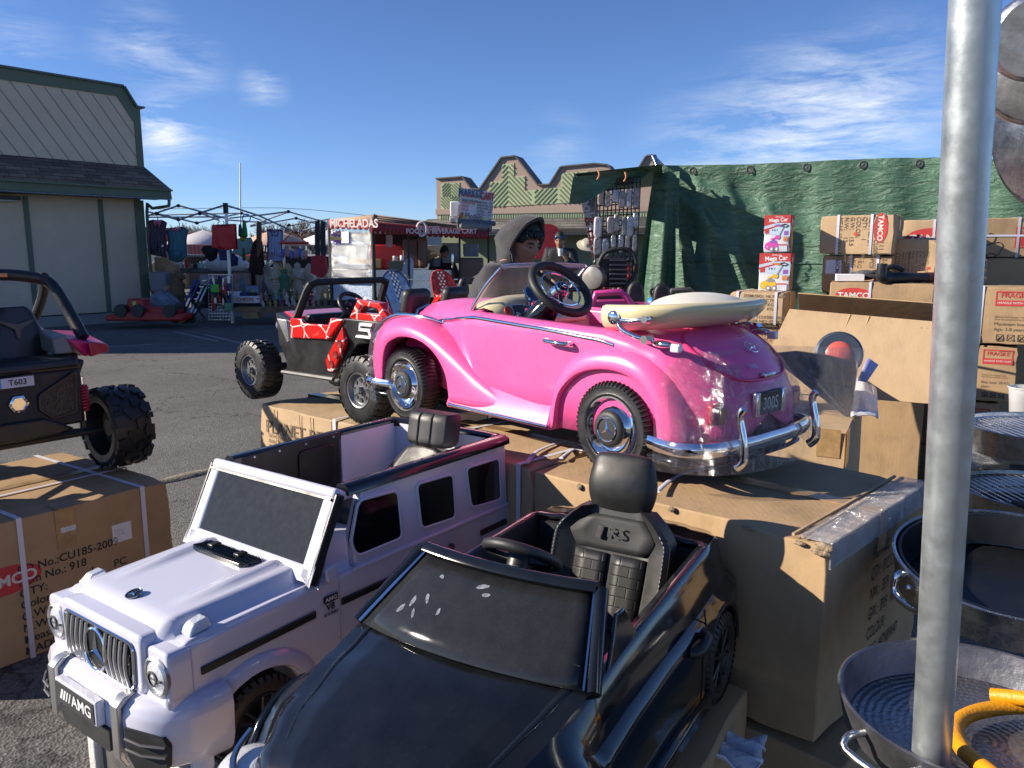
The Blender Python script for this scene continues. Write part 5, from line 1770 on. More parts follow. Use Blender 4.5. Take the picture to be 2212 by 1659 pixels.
tag(bgo,'clear plastic bag stuffed behind the black buggy seat at the left edge','plastic bag')
# ------ cartons stacked by the green tarp
def width_to(o,xd,px):
 u=(px-1106)/1720
 c,s=math.cos(PITCH),math.sin(PITCH)
 return(u*(o.y*c-(o.z-CAM_H)*s)-o.x)/(xd.x-u*xd.y*c)
DOT=M('red_dot',(.75,.06,.03),.6)
def rbox(label,xl,xr,yt,yb,dist,th,dep,mat=CARD,seed=0,group='cartons stacked by the green tarp',**kw):
 xd=V((math.cos(R(th)),-math.sin(R(th)),0))
 o=PY(xl,yb,dist)
 w=width_to(o,xd,xr)
 h=PY(xl,yt,dist).z-o.z
 b,f=carton('cardboard_carton',label,o,xd,(w,dep,h),mat,group,seed,dent=.004,**kw)
 return b,f,w,h
def base_under(label,o_,w,dep,th,seed):
 """plain carton between the ground and a stack"""
 m=o_.matrix_basis
 p=m.translation
 b,f=carton('cardboard_carton',label,(p.x,p.y,0),m.col[0][:3],(w,dep,p.z-.004),CARD,'cartons stacked by the green tarp',seed)
 return b,f
TH=32
bx,f,w,h=rbox('topmost carton of its stack, with a sideways red TAMCO oval and black shipping text',1768,1928,466,549,5.40,TH,.50,CARD2,21)
strap_y(bx,w,.5,h,w*.25); strap_y(bx,w,.5,h,w*.70)
logo(bx,f,'front',.82,.66,.095,rot=-math.pi/2)
print_on(bx,f,'front',.52,.95,'PO.NO.: CU002-2071\nItem No: D7\nQTY:     1        PCS\nCOLOR:\nG.W:    15.5      KG\nN.W:    13        KG\nMEAS 106X61.5X60CM',.037,INKF,rot=-math.pi/2,lead=1.0,bold=.012)
rect_decal(bx,f,'front',.49,.52,.02,.02,DOT,'red_sticker')
print_on(bx,f,'front',.84,.28,'^ ? I I',.04,INKF,rot=-math.pi/2,align='CENTER')
bx,f,w,h=rbox('strapped carton with a white address label, directly under the topmost TAMCO carton',1772,1922,551,634,5.42,TH,.50,CARD,22)
strap_y(bx,w,.5,h,w*.42); strap_y(bx,w,.5,h,w*.80)
rect_decal(bx,f,'front',.17,.70,.10,.09,PAPER,'paper_label',.002)
print_on(bx,f,'front',.30,.85,'CU002\n2071',.05,INKF,rot=-math.pi/2)
logo(bx,f,'front',.27,.30,.07,rot=-math.pi/2)
base_under('plain carton low behind the raised cardboard flap, under the labelled TAMCO carton',bx,w,.5,TH,23)
bx,f,w,h=rbox('long carton with a red TAMCO oval, carrying the gloves and the black handle',1785,2010,610,720,5.0,TH-6,.42,CARD,24)
strap_y(bx,w,.42,h,w*.40,.014)
logo(bx,f,'front',.245,.76,.105)
T3=bx
base_under('brown carton hidden below the long TAMCO carton',bx,w,.42,TH,25)
bx,f,w,h=rbox('pale upright carton with fine print and a red dot, behind the black handle',1921,2019,516,609,5.30,TH+2,.34,CARD2,26)
print_on(bx,f,'front',.60,.72,'ITEM NO.: TR2004A\nQTY: 1  PC\nG.W.: 10  KGS\nN.W.: 8.5  KGS\nMEAS: 72X39X30 CM\nMADE IN CHINA',.021,INKF,rot=-math.pi/2)
print_on(bx,f,'front',.33,.70,'Battery and charger inside\nMust be assembled by adult\nWARNING',.019,INKF,rot=-math.pi/2)
rect_decal(bx,f,'front',.84,.33,.018,.018,DOT,'red_sticker')
for k in range(4):
 frame_decal(bx,f,'front',.15,.62-.11*k,.028,.024,.003,INKF,'print_symbol')
bx,f,w,h=rbox('carton with a large red TAMCO oval beside the steel pole, above the pale upright carton',1937,2052,475,616,5.72,TH-8,.45,CARD2,27)
logo(bx,f,'front',.60,.71,.17)
strap_y(bx,w,.45,h,w*.62)
base_under('plain carton deep in the stack behind the steel pole',bx,w,.45,TH,28)
bx,f,w,h=rbox('wide carton with a motorbike line drawing and crossed white bands, right of the steel pole',2042,2330,471,556,5.95,14,.45,CARD,29)
strap_y(bx,w,.45,h,w*.54)
MB().box((w/2,-.003,h*.55),(w,.002,.014)).build('strap',STRAP,bx)
bike=MB()
c,x,y=f('front',.25,.20)
for P in([(-.10,.0),(-.06,.05),(.02,.06),(.05,.09),(.08,.07),(.06,.03),(.0,.02),(-.10,.0)],[(.05,.03),(.10,.04),(.12,.02),(.10,-.03),(.05,-.05)],[(-.10,-.01),(-.06,-.03),(.0,-.04),(.03,.0)],[(.02,-.06),(.06,-.02),(.09,-.03)],[(-.03,.05),(.03,.03),(.0,-.02)]):
 bike.tube([c+x*a*1.3+y*b_*1.3 for a,b_ in P],.0028,4,sm=3)
bike.build('line_drawing',INK,bx,fix=False)
frame_decal(bx,f,'front',.60,.50,.14,.15,.012,RED_INK,'red_frame')
print_on(bx,f,'front',.60,.62,'FRAGILE',.03,RED_INK,align='CENTER')
rect_decal(bx,f,'front',.60,.40,.13,.055,RED_INK,'red_band')
base_under('brown carton under the motorbike carton at the right edge',bx,w,.45,TH,30)
bx,f,w,h=rbox('pale carton with small print and a bruised corner, resting on the top FRAGILE carton',2040,2122,562,618,5.0,TH,.62,CARD2,31)
frame_decal(bx,f,'front',.45,.35,w*.80,h*.55,.004,INKF,'print_frame')
print_on(bx,f,'front',.08,.42,'Gross Weight: 10KGS\nNet Weight:    8KGS\nDimensions:  72X54cm\nFecha de produccion',.022,INKF)
rect_decal(bx,f,'right',.30,.72,.16,.10,M('teal_print',(.10,.20,.24),.7),'teal_print')
print_on(bx,f,'right',.30,.35,'MOTO\nMOTOR\nSPORT',.035,INKF)
def fragile(label,xl,xr,yt,yb,dist,seed,txt,u,v,shows=True):
 bx,f,w,h=rbox(label,xl,xr,yt,yb,dist,27,.55,CARD,seed,tape=False)
 s=min(w,.40)
 frame_decal(bx,f,'front',u,v,s*.62,h*.255,.007,RED_INK,'red_frame')
 print_on(bx,f,'front',u,v+.055,'FRAGILE',s*.125,RED_INK,align='CENTER',bold=.012)
 q_=rect_decal(bx,f,'front',u,v-.075,s*.61,h*.095,RED_INK,'red_band')
 print_on(bx,f,'front',u,v-.075,'HANDLE WITH CARE',s*.058,WHITE_INK,align='CENTER',bold=.01).parent=q_
 print_on(bx,f,'front',u-.30,.46,'Battery and charger inside\nMust be assembled by adult',s*.048,INKF)
 print_on(bx,f,'front',u-.30,.31,txt,s*.085,INKF,lead=1.15)
 c,x,y=f('front',u-.02,.12)
 sy=MB()
 for k in range(3):
  o_=c+x*(k-1)*s*.17
  sy.tube([o_+x*a*s*.055+y*b_*s*.055 for a,b_ in((-1,-1),(1,-1),(1,1),(-1,1))],.0022,4,True)
  sy.tube([o_+x*s*-.055+y*s*-.055,o_+x*s*.055+y*s*.055],.0022,4)
  sy.tube([o_+x*s*.055+y*s*-.055,o_+x*s*-.055+y*s*.055],.0022,4)
 sy.build('print_symbol',INKF,bx,fix=False)
 strap_y(bx,w,.55,h,.03,.018)
 return bx,f,w,h
fragile('top carton with a red FRAGILE stamp and 30 KG printed below it',2100,2236,619,741,4.72,32,'Maximum load: 30 KG\nAge: 3-8 years',.62,.80)
bx,f,w,h=fragile('middle carton with a red FRAGILE stamp, a dark oval on its shaded side',2086,2190,744,864,4.74,33,'Max load: 30 KG\nyears',.58,.80)
logo(bx,f,'right',.28,.80,.06,'')
fragile('lowest carton with a red FRAGILE stamp, partly behind the stacked steel pans',2070,2150,866,966,4.77,34,'load: 30 KG',.45,.74)
rbox('plain carton on the ground behind the steel pans',2075,2170,968,1112,4.8,20,.5,CARD3,35)
bx,f,w,h=rbox('plain carton standing on the quad bike carton, left of the steel pole',1962,2062,868,955,5.35,20,.5,CARD3,36)
strap_y(bx,w,.5,h,.02,.02)
bx,f,w,h=rbox('carton with a quad bike line drawing, on the ground left of the steel pole',1950,2060,957,1058,5.38,20,.5,CARD3,37)
c,x,y=f('front',.16,.42)
qd=MB()
for cx in(-.05,.06):
 for rr in(.030,.018):
  qd.tube([c+x*(cx+rr*math.cos(a))+y*(-.04+rr*1.25*math.sin(a))for a in[i*math.pi/8 for i in range(16)]],.0022,4,True)
for P in([(-.08,.0),(-.05,.02),(.0,.03),(.03,.02),(.08,.03),(.09,.0)],[(-.02,.03),(-.03,.06),(.0,.075),(.02,.06)],[(.0,.03),(.05,.05),(.09,.045)],[(-.02,-.02),(.02,-.01),(.03,-.04)],[(-.08,.0),(-.02,-.01),(.0,.0)]):
 qd.tube([c+x*a+y*b_*1.3 for a,b_ in P],.0022,4,sm=3)
qd.build('line_drawing',INKF,bx,fix=False)
bx,f,w,h=rbox('carton with black ITEM NO. text, below the two picture boxes',1574,1690,630,697,5.25,30,.40,CARD2,38)
strap_y(bx,w,.4,h,w*.15); strap_y(bx,w,.4,h,w*.86)
print_on(bx,f,'front',.26,.42,'ITEM NO.: HLY-8888\nQTY: 1 PC/CTN\nN.W.:   24   KG\nG.W.:   25   KG\n\nMEAS: 112X58X30CM\nORDER NO: 021470\nMADE IN CHINA TO USA',.027,INKF,bold=.01,sx=1.1)
HL=bx
bx,f,w,h=rbox('shaded carton with ITEM NO. text, second from the top under the picture boxes',1590,1694,700,778,5.27,30,.40,CARD,39)
print_on(bx,f,'front',.22,.55,'ITEM NO.: HLY-8888\nQTY: 1 PC/CTN\nN.W.:  21.5   KG\nG.W.:  25   KG\nCOLOUR:\nMEAS: 112X58X30CM',.03,INKF,bold=.01,sx=1.1)
rect_decal(bx,f,'front',.62,.34,.02,.02,M('pink_dot',(.75,.25,.35),.6),'pink_sticker')
base_under('brown carton on the ground behind the convertible tail',bx,w,.4,30,40)
SKYB=M('print_sky_blue',(.50,.62,.74),.4,var=.12,vs=8)
WHT_INK=M('print_white',(.74,.74,.74),.5)
PUR=M('print_purple',(.30,.10,.42),.5)
MAG=M('print_magenta',(.66,.08,.42),.5)
YEL=M('print_yellow',(.72,.46,.03),.5)
GRY=M('print_grey',(.25,.26,.28),.5)
ORG=M('print_orange',(.62,.22,.07),.5)
def push_box(label,xl,xr,yt,yb,dist,carc,secc,seed):
 bx,f,w,h=rbox(label,xl,xr,yt,yb,dist,24,.26,M('print_pale',(.66,.68,.70),.4,var=.05),seed,'picture boxes of push cars',flap=False,tape=False)
 c,x,y=f('front',0,0)
 n=x.cross(y)
 def poly(P,mat,name='picture',lift=.001,nn='front'):
  return decal([(a*w,b_*h)for a,b_ in P],mat,bx,c,x,y,name,lift)
 poly([(0,.50),(1,.42),(1,.82),(0,.74)],SKYB)
 poly([(0,1),(1,1),(1,.78),(.5,.80),(0,.70)],RED_INK,lift=.0014)
 poly([(0,.62),(.55,.74),(.55,.70),(0,.57)],RED_INK,lift=.0016)
 text('Mega Car',w*.20,WHT_INK,bx,c+x*w*.54+y*h*.865,x+y*.06,y,'title_lettering',bold=.03,lift=.002,sx=.92)
 text('Deluxe',w*.10,WHT_INK,bx,c+x*w*.56+y*h*.955,x,y,'title_lettering',lift=.002)
 text('3 in 1',w*.10,INK,bx,c+x*w*.42+y*h*.60,x,y,'print_lettering',bold=.02,lift=.002)
 pic=MB()
 def shp(P,mi,lift=.0022):
  pic.add([c+x*a*w+y*b_*h+n*(lift+.0003*mi)for a,b_ in P],[tuple(range(len(P)))],mi)
 shp([(.04,.14),(.10,.24),(.25,.30),(.50,.29),(.58,.20),(.55,.10),(.35,.06),(.12,.07)],0)
 shp([(.24,.30),(.32,.24),(.50,.25),(.50,.32),(.40,.34)],1)
 shp([(.28,.37),(.50,.42),(.62,.38),(.60,.34),(.45,.36),(.30,.33)],0)
 shp([(a*.10+.54,b_*.055+.41)for a,b_ in ellipse_pts(1,1,12)],0,.003)
 shp([(.56,.42),(.60,.42),(.78,.68),(.74,.69)],3)
 shp([(.38,.74),(.62,.68),(.76,.70),(.60,.755)],2)
 for cx in(.33,.52):
  shp([(a*.085+cx,b_*.07+.09)for a,b_ in ellipse_pts(1,1,14)],3,.0028)
  shp([(a*.045+cx,b_*.038+.09)for a,b_ in ellipse_pts(1,1,12)],4,.0034)
 hd=MB()
 shp([(.12,.15),(.20,.17),(.18,.13)],4,.003)
 pic.build('printed_picture',[carc,PUR if carc is MAG else GRY,secc,GRY,WHT_INK],bx,fix=False)
 MB().tube([c+x*w*a+y*h*b_+n*.003 for a,b_ in((.74,.69),(.66,.73),(.80,.76),(.92,.72),(.84,.68),(.74,.69))],.0035,5).build('printed_handle',INK,bx,fix=False)
 for a,b_,m_ in((.12,.56,RED_INK),(.86,.52,PUR),(.84,.36,ORG)):
  poly([(a-.08,b_-.055),(a+.08,b_-.055),(a+.08,b_+.055),(a-.08,b_+.055)],m_,'inset_picture',.002)
 poly([(.60,.03),(.92,.03),(.92,.22),(.60,.22)],M('print_panel',(.55,.57,.62),.5),'print_panel',.002)
 poly([(.60,.185),(.92,.185),(.92,.22),(.60,.22)],RED_INK,'print_panel',.0026)
 c2,x2,y2=f('right',0,0)
 decal([(0,h*.72),(.26,h*.70),(.26,h),(0,h)],RED_INK,bx,c2,x2,y2,'side_print',.001)
 text('Mega',.06,WHT_INK,bx,c2+x2*.12+y2*h*.84,x2,y2,'title_lettering',bold=.03,lift=.002)
 decal([(a*.07+.14,b_*.10+h*.34)for a,b_ in ellipse_pts(1,1,16)],ORG,bx,c2,x2,y2,'side_picture',.001)
 decal([(.02,h*.12),(.06,h*.12),(.06,h*.55),(.02,h*.5)],M('print_brown',(.28,.16,.10),.6),bx,c2,x2,y2,'side_picture',.001)
 return bx
push_box('picture box of a pink and purple push car, standing on the yellow one',1648,1704,465,545,5.36,MAG,PUR,41)
push_box('picture box of a yellow push car, under the pink one',1637,1704,547,629,5.36,YEL,ORG,42)
P0,P1,P2=PZ(1646,915,.8),PZ(1831,933,.8),PZ(1961,866,.8)
OX=(P1-P0).normalized()
OY=V((-OX.y,OX.x,0))
OD=(P2-P1).dot(OY)
OW=.95
oc,fo=carton('opened_carton','opened carton with one tall flap folded up behind wrapped black parts',(P1-OX*OW)-V((0,0,.8)),OX,(OW,OD,.795),CARD2,seed=50,tape=False)
c_,x_,y_=fo('front',.70,.62)
decal(ellipse_pts(.085,.13),RED_INK,oc,c_,x_,y_,'printed_logo')
text('TAMCO',.085,WHITE_INK,oc,c_-y_*.01,-y_,x_,'logo_lettering',bold=.03,lift=.002)
MB().box((OW*.92,-.002,.74),(.10,.002,.13)).box((OW+.002,.05,.72),(.002,.12,.16)).build('tape_strip',TAPE,oc,fix=False)
frame_decal(oc,fo,'top',.55,.18,.42,.14,.012,RED_INK,'red_frame')
for k in(.44,.50,.58):
 rect_decal(oc,fo,'top',k,.18,.035,.10,RED_INK,'red_print')
im=oc.matrix_basis.inverted()
def panel(P,name,mat,parent=None,thick=.006,inv=None):
 P=[V(p)for p in P]
 n=(P[1]-P[0]).cross(P[3]-P[0]).normalized()*thick
 vs=P+[p+n for p in P]
 if inv is not None:
  vs=[inv @ v for v in vs]
 return MB().hexa(vs).build(name,mat,parent,bevel=.001)
BLq,BRq=PZ(1640,800,.80),PZ(2010,873,.80)
ch=BRq.y-.02
BRq=PY(2010,873,P2.y+.02)
BLq=BRq-OX*.95
TLq,TRq=PY(1706,668,BLq.y+.10),PY(2052,698,BRq.y+.06)
flp=panel([BLq,BRq,TRq,TLq],'raised_flap',CARD2,oc,inv=im)
cl_=MB()
for u in(.40,.52):
 a,b_=BLq.lerp(BRq,u),TLq.lerp(TRq,u)
 cl_.tube([im @(a+V((0,-.008,0))),im @(b_+V((0,-.008,0)))],.006,6)
cl_.build('fold_line',CARD,flp)
a,b_=PY(1724,632,TLq.y+.03),PY(2052,656,TRq.y+.03)
panel([PY(1728,700,TLq.y+.30),PY(2052,730,TRq.y+.30),b_,a],'raised_flap',CARD,oc,inv=im)
hm=MB()
r_=random.Random(2)
for k in range(5):
 p=TLq.lerp(TRq,.78+.035*k).lerp(BLq.lerp(BRq,.78+.03*k),.10+.04*r_.random())+V((0,-.010,0))
 hm.ball(im @ p,(.018,.004,.012),8)
hm.build('torn_hole',M('torn_paper',(1,1,1)),flp)
dz=PZ(1836,902,.805)
def wp(x,y,k=0):return PY(x,y,dz.y+.06-.002*(x-1836)+k)
pl=MB()
OUT=[wp(1655,764),wp(1719,758),wp(1790,768),wp(1848,781),wp(1851,800),wp(1836,900),wp(1826,901),wp(1700,800)]
pl.add(OUT+[p+V((.02,.03,0))for p in OUT],[tuple(range(8)),tuple(range(15,7,-1))]+[(i,i+8,(i+1)%8+8,(i+1)%8)for i in range(8)])
wpz=pl.build('windshield_part',GLOSS,None,bevel=.004)
tag(wpz,'black curved plastic panel leaning in a clear bag on the opened carton','plastic part')
rd=MB().tube([wp(1715,775,-.012),wp(1770,830,-.012),wp(1828,893,-.012)],.009,8).build('rib',BLK,wpz)
bgm=MB()
r_=random.Random(8)
G_=[(1640,745),(1868,752),(1850,915),(1690,905)]
rows=[]
for i in range(9):
 row=[]
 for j in range(12):
  u,v_=j/11,i/8
  a=V((*G_[0],0)).lerp(V((*G_[1],0)),u); b2=V((*G_[3],0)).lerp(V((*G_[2],0)),u)
  p=a.lerp(b2,v_)
  row.append(wp(p.x,p.y,-.03+r_.uniform(-.012,.012)))
 rows.append(row)
tag(bgm.grid(rows).build('plastic_bag',FILM,None,fix=False),'clear plastic sleeve round the black panel on the opened carton','plastic bag')
sc_c=PY(1812,765,dz.y+.30)
n=V((-.25,-.9,.25)).normalized()
x,y,_=basis(n)
dk=MB().lathe([(.115,-.012),(.118,0),(.105,.012),(.07,.010),(1e-4,.016)],sc_c,n,36).build('spare_wheel_cover',M('blue_grey_plastic',(.05,.065,.09),.35,coat=.3),None)
tag(dk,'dark round wheel cover with a red middle behind the wrapped black panel','wheel cover')
MB().lathe([(.065,.011),(.05,.022),(1e-4,.024)],sc_c,n,24).build('red_centre',M('salmon_print',(.60,.12,.09),.4),dk)
pa=MB().add([PY(1874,772,dz.y+.24),PY(1897,788,dz.y+.26),PY(1871,826,dz.y+.22),PY(1852,822,dz.y+.20)],[(0,1,2,3)]).build('paper_leaflet',M('lilac_paper',(.42,.43,.72),.7),None,solid=.003,fix=False)
tag(pa,'lilac paper leaflet standing beside the wrapped panel','leaflet')
r_=random.Random(3)
rows=[[PZ(1838+60*u,838+62*v_,.81)+V((0,.04-.04*v_,.10*(1-v_)*(1-abs(2*u-.9)*.5)+r_.uniform(-.012,.012)))for u in[j/7 for j in range(8)]]for v_ in[i/6 for i in range(7)]]
tag(MB().grid(rows).build('foam_bag',M('white_foam_bag',(.66,.67,.70),.35,var=.1,bump=.4,bs=30),None,solid=.004),'crumpled white foam bag on the opened carton corner','plastic bag')
tz=PY(1785,610,5.0).z
def on3(x,y,k=0):
 p=PZ(x,y,tz+.004); p.z+=k
 return p
gv=thing('work_gloves','grey and black work gloves lying on the long TAMCO carton','gloves',on3(1868,606))
GLV=M('grey_glove',(.10,.10,.11),.8,var=.2,bump=.3)
MB().ball((0,0,.035),(.085,.05,.035),12).ball((-.06,.02,.03),(.05,.04,.028),10).build('palm',GLV,gv,sub=1)
for k in range(4):
 MB().tube([(.05,-.03+.02*k,.045),(.10+.01*k,-.035+.024*k,.065),(.15+.012*(k%2),-.03+.026*k,.05)],[.016,.015,.012],8,sm=3).build('finger',BLKM,gv)
MB().tube([(-.02,-.04,.03),(.03,-.07,.03),(.06,-.08,.022)],.014,8,sm=3).build('thumb',BLKM,gv)
r_=random.Random(6)
rows=[[V((-.10+.025*j+r_.uniform(-.01,.01),.03+.02*i,.02+.07*math.sin(math.pi*j/9)*math.sin(math.pi*(i+.5)/7)+r_.uniform(-.012,.012)))for j in range(10)]for i in range(7)]
bgo=MB().grid(rows).build('plastic_bag',FILMS,None,loc=on3(1850,604),fix=False)
tag(bgo,'crumpled clear bag tucked behind the work gloves','plastic bag')
br_=MB().ball((0,0,.03),(.05,.04,.03),10).build('beanie',M('plum_knit',(.16,.05,.09),.8,bump=.4),None,loc=on3(1875,594,.05))
tag(br_,'small plum coloured bundle on top of the work gloves','cloth bundle')
wbx=MB().box((0,0,.022),(.165,.10,.044)).build('small_white_box',PAPER,None,loc=on3(1835,607),bevel=.003,rz=-.3)
tag(wbx,'small flat white box left of the work gloves','box')
hd=thing('grab_bar','thick black plastic bar with an elbow, hanging over the long TAMCO carton edge','toy part',on3(1900,610))
MB().tube([(-.005,-.03,.115),(-.005,-.03,.04),(.02,-.025,.025),(.08,-.01,.028),(.30,.02,.03)],[.030,.032,.034,.034,.030],12,sm=4).build('grip',BLK,hd)
MB().tube([(.30,.02,.03),(.335,.025,.03)],.032,10).build('end_ring',M('dark_red_rubber',(.12,.02,.025),.5),hd)
MB().tube([(.03,.03,.07),(.09,.04,.095),(.16,.05,.07)],.018,8,sm=3).build('lever',BLKM,hd)
# ------ galvanised pole and the cookware stall
pt,pb=PY(2106,0,.93),PY(2010,1659,1.07)
dv=(pt-pb)
top,bot=pb+dv*1.35,pb+dv*((.0-pb.z)/dv.z)
po=thing('steel_pole','leaning galvanised steel pole in front of the cookware','pole')
mb=MB().cyl(bot,top,.0262,n=32)
mb.build('tube',ALU,po)
MB().cyl(bot+V((0,0,0)),bot+V((0,0,.02)),.06,n=20).build('foot_plate',ALU,po)
CRB=PY(2106,0,.93)+dv.normalized()*.17
MB().cyl(CRB-V((.04,0,0)),CRB+V((1.2,.9,.02)),.020,n=16).build('cross_bar',ALU,po)
CARB=M('carbon_steel',(.20,.20,.215),.40,.85,var=.25,vs=16,bump=.15,bs=60)
def hammered():
 m=bpy.data.materials.new('hammered_steel')
 m.use_nodes=True
 t=m.node_tree
 b=t.nodes['Principled BSDF']
 co=nd(t,'ShaderNodeTexCoord').outputs['Object']
 ln=nd(t,'ShaderNodeVectorMath',operation='LENGTH')
 fl=nd(t,'ShaderNodeVectorMath',operation='MULTIPLY')
 fl.inputs[1].default_value=(1,1,0)
 lk(t,co,fl.inputs[0]); lk(t,fl.outputs[0],ln.inputs[0])
 rings=math_node(t,'SINE',math_node(t,'MULTIPLY',ln.outputs['Value'],520))
 v=nd(t,'ShaderNodeTexVoronoi',i_Scale=130)
 lk(t,co,v.inputs['Vector'])
 h=math_node(t,'ADD',math_node(t,'MULTIPLY',rings,.35),v.outputs['Distance'])
 bp=nd(t,'ShaderNodeBump',i_Strength=.5,i_Distance=.004)
 lk(t,h,bp.inputs['Height']); lk(t,bp.outputs[0],b.inputs['Normal'])
 n1=nd(t,'ShaderNodeTexNoise',i_Scale=9,i_Detail=6)
 lk(t,co,n1.inputs['Vector'])
 lk(t,ramp(t,n1.outputs['Fac'],[(.3,(.22,.22,.24)),(.7,(.42,.42,.43))]),b.inputs['Base Color'])
 b.inputs['Metallic'].default_value=.9
 b.inputs['Roughness'].default_value=.36
 return m
HAM=hammered()
def pan(name,label,c,rad,hgt,rim_mat,in_mat,tilt=(0,0),base=.93,thick=.004):
 t=thing(name,label,'pan',c,group='pans on the cookware stall')
 t.rotation_euler=(R(tilt[0]),R(tilt[1]),0)
 MB().lathe([(rad*base,.004),(rad*(base+.02),.010),(rad,hgt),(rad+thick,hgt+.002),(rad+thick*2,hgt),(rad*(base+.03)+thick,.004),(rad*base,0),(1e-4,0)],(0,0,0),(0,0,1),72).build('wall',rim_mat,t,sharp=50)
 MB().lathe([(rad*(base+.012),.006),(rad*.5,.0045),(1e-4,.004)],(0,0,0),(0,0,1),72).build('bottom',in_mat,t)
 return t
def bar_handle(t,a,rad,z,w=.055,out=.055,mat=STEEL,drop=.0,r=.0065):
 d,e=V((math.cos(a),math.sin(a),0)),V((-math.sin(a),math.cos(a),0))
 b=d*rad
 P=[b-e*w+V((0,0,z)),b-e*w+d*out*.7+V((0,0,z+.004)),b-e*w*.8+d*out+V((0,0,z-drop)),b+e*w*.8+d*out+V((0,0,z-drop)),b+e*w+d*out*.7+V((0,0,z+.004)),b+e*w+V((0,0,z))]
 h=MB().tube(P,r,10,sm=3).build('handle',mat,t)
 return h
pc=PY(2130,1535,1.18)
p1_=pan('griddle_pan','big round hammered steel griddle nearest the pole, with a bent rod handle',pc+V((0,0,-.055)),.215,.062,CARB,HAM)
bar_handle(p1_,R(205),.213,.045,.05,.05,STEEL,.01)
rv=MB()
for k in range(3):
 a=R(-95+6*k)
 rv.ball((.205*math.cos(a),.205*math.sin(a),.05),.006,8)
rv.build('rivets',STEEL,p1_)
bc_=PY(2188,1218,1.62)
p2_=pan('frying_pan','deep black coated frying pan with bright steel sides, between the griddle and racks',bc_+V((0,0,-.07)),.228,.085,STEEL,M('non_stick_coating',(.008,.009,.012),.34,var=.3),tilt=(8,-4))
MB().lathe([(.205,.012),(.222,.083),(.2165,.083),(.200,.014)],(0,0,0),(0,0,1),64).build('coating',M('non_stick_coating',(1,1,1)),p2_)
bar_handle(p2_,R(192),.226,.068,.045,.030,CHROME,.035,.0075)
bar_handle(p2_,R(-75),.226,.055,.03,.014,CHROME,.02,.006)
mb=MB()
for a in(R(184),R(200)):
 mb.ball((.229*math.cos(a),.229*math.sin(a),.045),.008,8)
mb.build('rivets',CHROME,p2_)
for k,(x,y,d,lab)in enumerate(((2262,925,2.55,'upper shiny steel pan with a wire rack inside'),(2254,1062,2.40,'lower shiny steel pan with a wire rack inside, a black rod leaning on it'))):
 cc=PY(x,y,d)
 pp=pan('rack_pan',lab,cc+V((0,0,-.08)),.235,.085,STEEL,STEEL,base=.96)
 rk=MB()
 for i in range(-9,10):
  q=.024*i
  L=math.sqrt(max(0,.225**2-q*q))
  rk.cyl((q,-L,.070),(q,L,.070),.0022,n=6)
 for q in(-.1,.1):
  L=math.sqrt(.225**2-q*q)
  rk.cyl((-L,q,.066),(L,q,.066),.003,n=6)
 rk.tube([(.226*math.cos(a),.226*math.sin(a),.069)for a in[i*math.pi/20 for i in range(40)]],.0035,6,True)
 rk.build('wire_rack',WIRE,pp,fix=False)
 bar_handle(pp,R(150),.235,.085,.03,.02,CHROME,-.02,.006)
 if k:
  MB().tube([(-.20,-.16,.10),(-.10,-.21,.06),(-.03,-.235,.02)],.008,8,sm=3).build('black_rod',BLKM,pp)
hs=thing('display_rack','dark metal rack holding the pans at the right edge','rack')
for cc,z in((pc,pc.z-.062),(bc_,bc_.z-.085),(PY(2262,925,2.55),PY(2262,925,2.55).z-.084),(PY(2254,1062,2.40),PY(2254,1062,2.4).z-.084)):
 MB().box((cc.x+.12,cc.y,z-.012),(.42,.26,.012)).build('shelf',DKMET,hs)
for x,y in((1.05,1.2),(2.35,2.6),(2.55,2.6)):
 MB().box((x+.08,y+.05,.6),(.03,.03,1.2)).build('upright',DKMET,hs)
tp_=MB().ball((0,0,.05),(.09,.08,.05),12)
r_=random.Random(9)
for v in tp_.v:v+=V((r_.uniform(-1,1),r_.uniform(-1,1),r_.uniform(-1,1)))*.012
tag(tp_.build('plastic_wrapping',FILMS,None,loc=PY(2112,1005,2.6),fix=False),'scrunched clear wrapping between the two rack pans','plastic wrapping')
tb=MB().lathe([(.045,0),(.05,.01),(.06,.11),(.064,.112),(.064,.118)],(0,0,0),(0,0,1),24).build('plastic_tub',M('frosted_plastic',(.6,.6,.6),.4,trans=.3),None,loc=PY(2215,850,3.2)+V((0,0,-.09)))
tag(tb,'small frosted plastic tub behind the upper rack pan','tub')
HOSE=M('yellow_hose',(.72,.30,.005),.42,var=.08,bump=.25,bs=160)
hz=pc.z-.045
hp=[PZ(2142,1508,hz+.03),PZ(2176,1512,hz+.03),PZ(2230,1530,hz+.03),PZ(2290,1570,hz+.02),PZ(2290,1640,hz+.02),PZ(2200,1660,hz+.015),PZ(2120,1640,hz+.016),PZ(2068,1590,hz+.02),PZ(2075,1550,hz+.025),PZ(2130,1530,hz+.03),PZ(2212,1532,hz+.034),PZ(2300,1560,hz+.04)]
hsz=thing('garden_hose','bright yellow braided hose coiled in the griddle','hose')
MB().tube([PZ(2300,1530,hz+.06),PZ(2230,1512,hz+.05),PZ(2142,1502,hz+.034)],.0125,12,sm=4).tube([PZ(2330,1545,hz+.03),PZ(2240,1527,hz+.028),PZ(2150,1530,hz+.024),PZ(2085,1548,hz+.022),PZ(2064,1580,hz+.022),PZ(2085,1625,hz+.03),PZ(2140,1670,hz+.05),PZ(2200,1720,hz+.05)],.0125,12,sm=5).build('coil',HOSE,hsz)
HG='pans hanging from the cross bar'
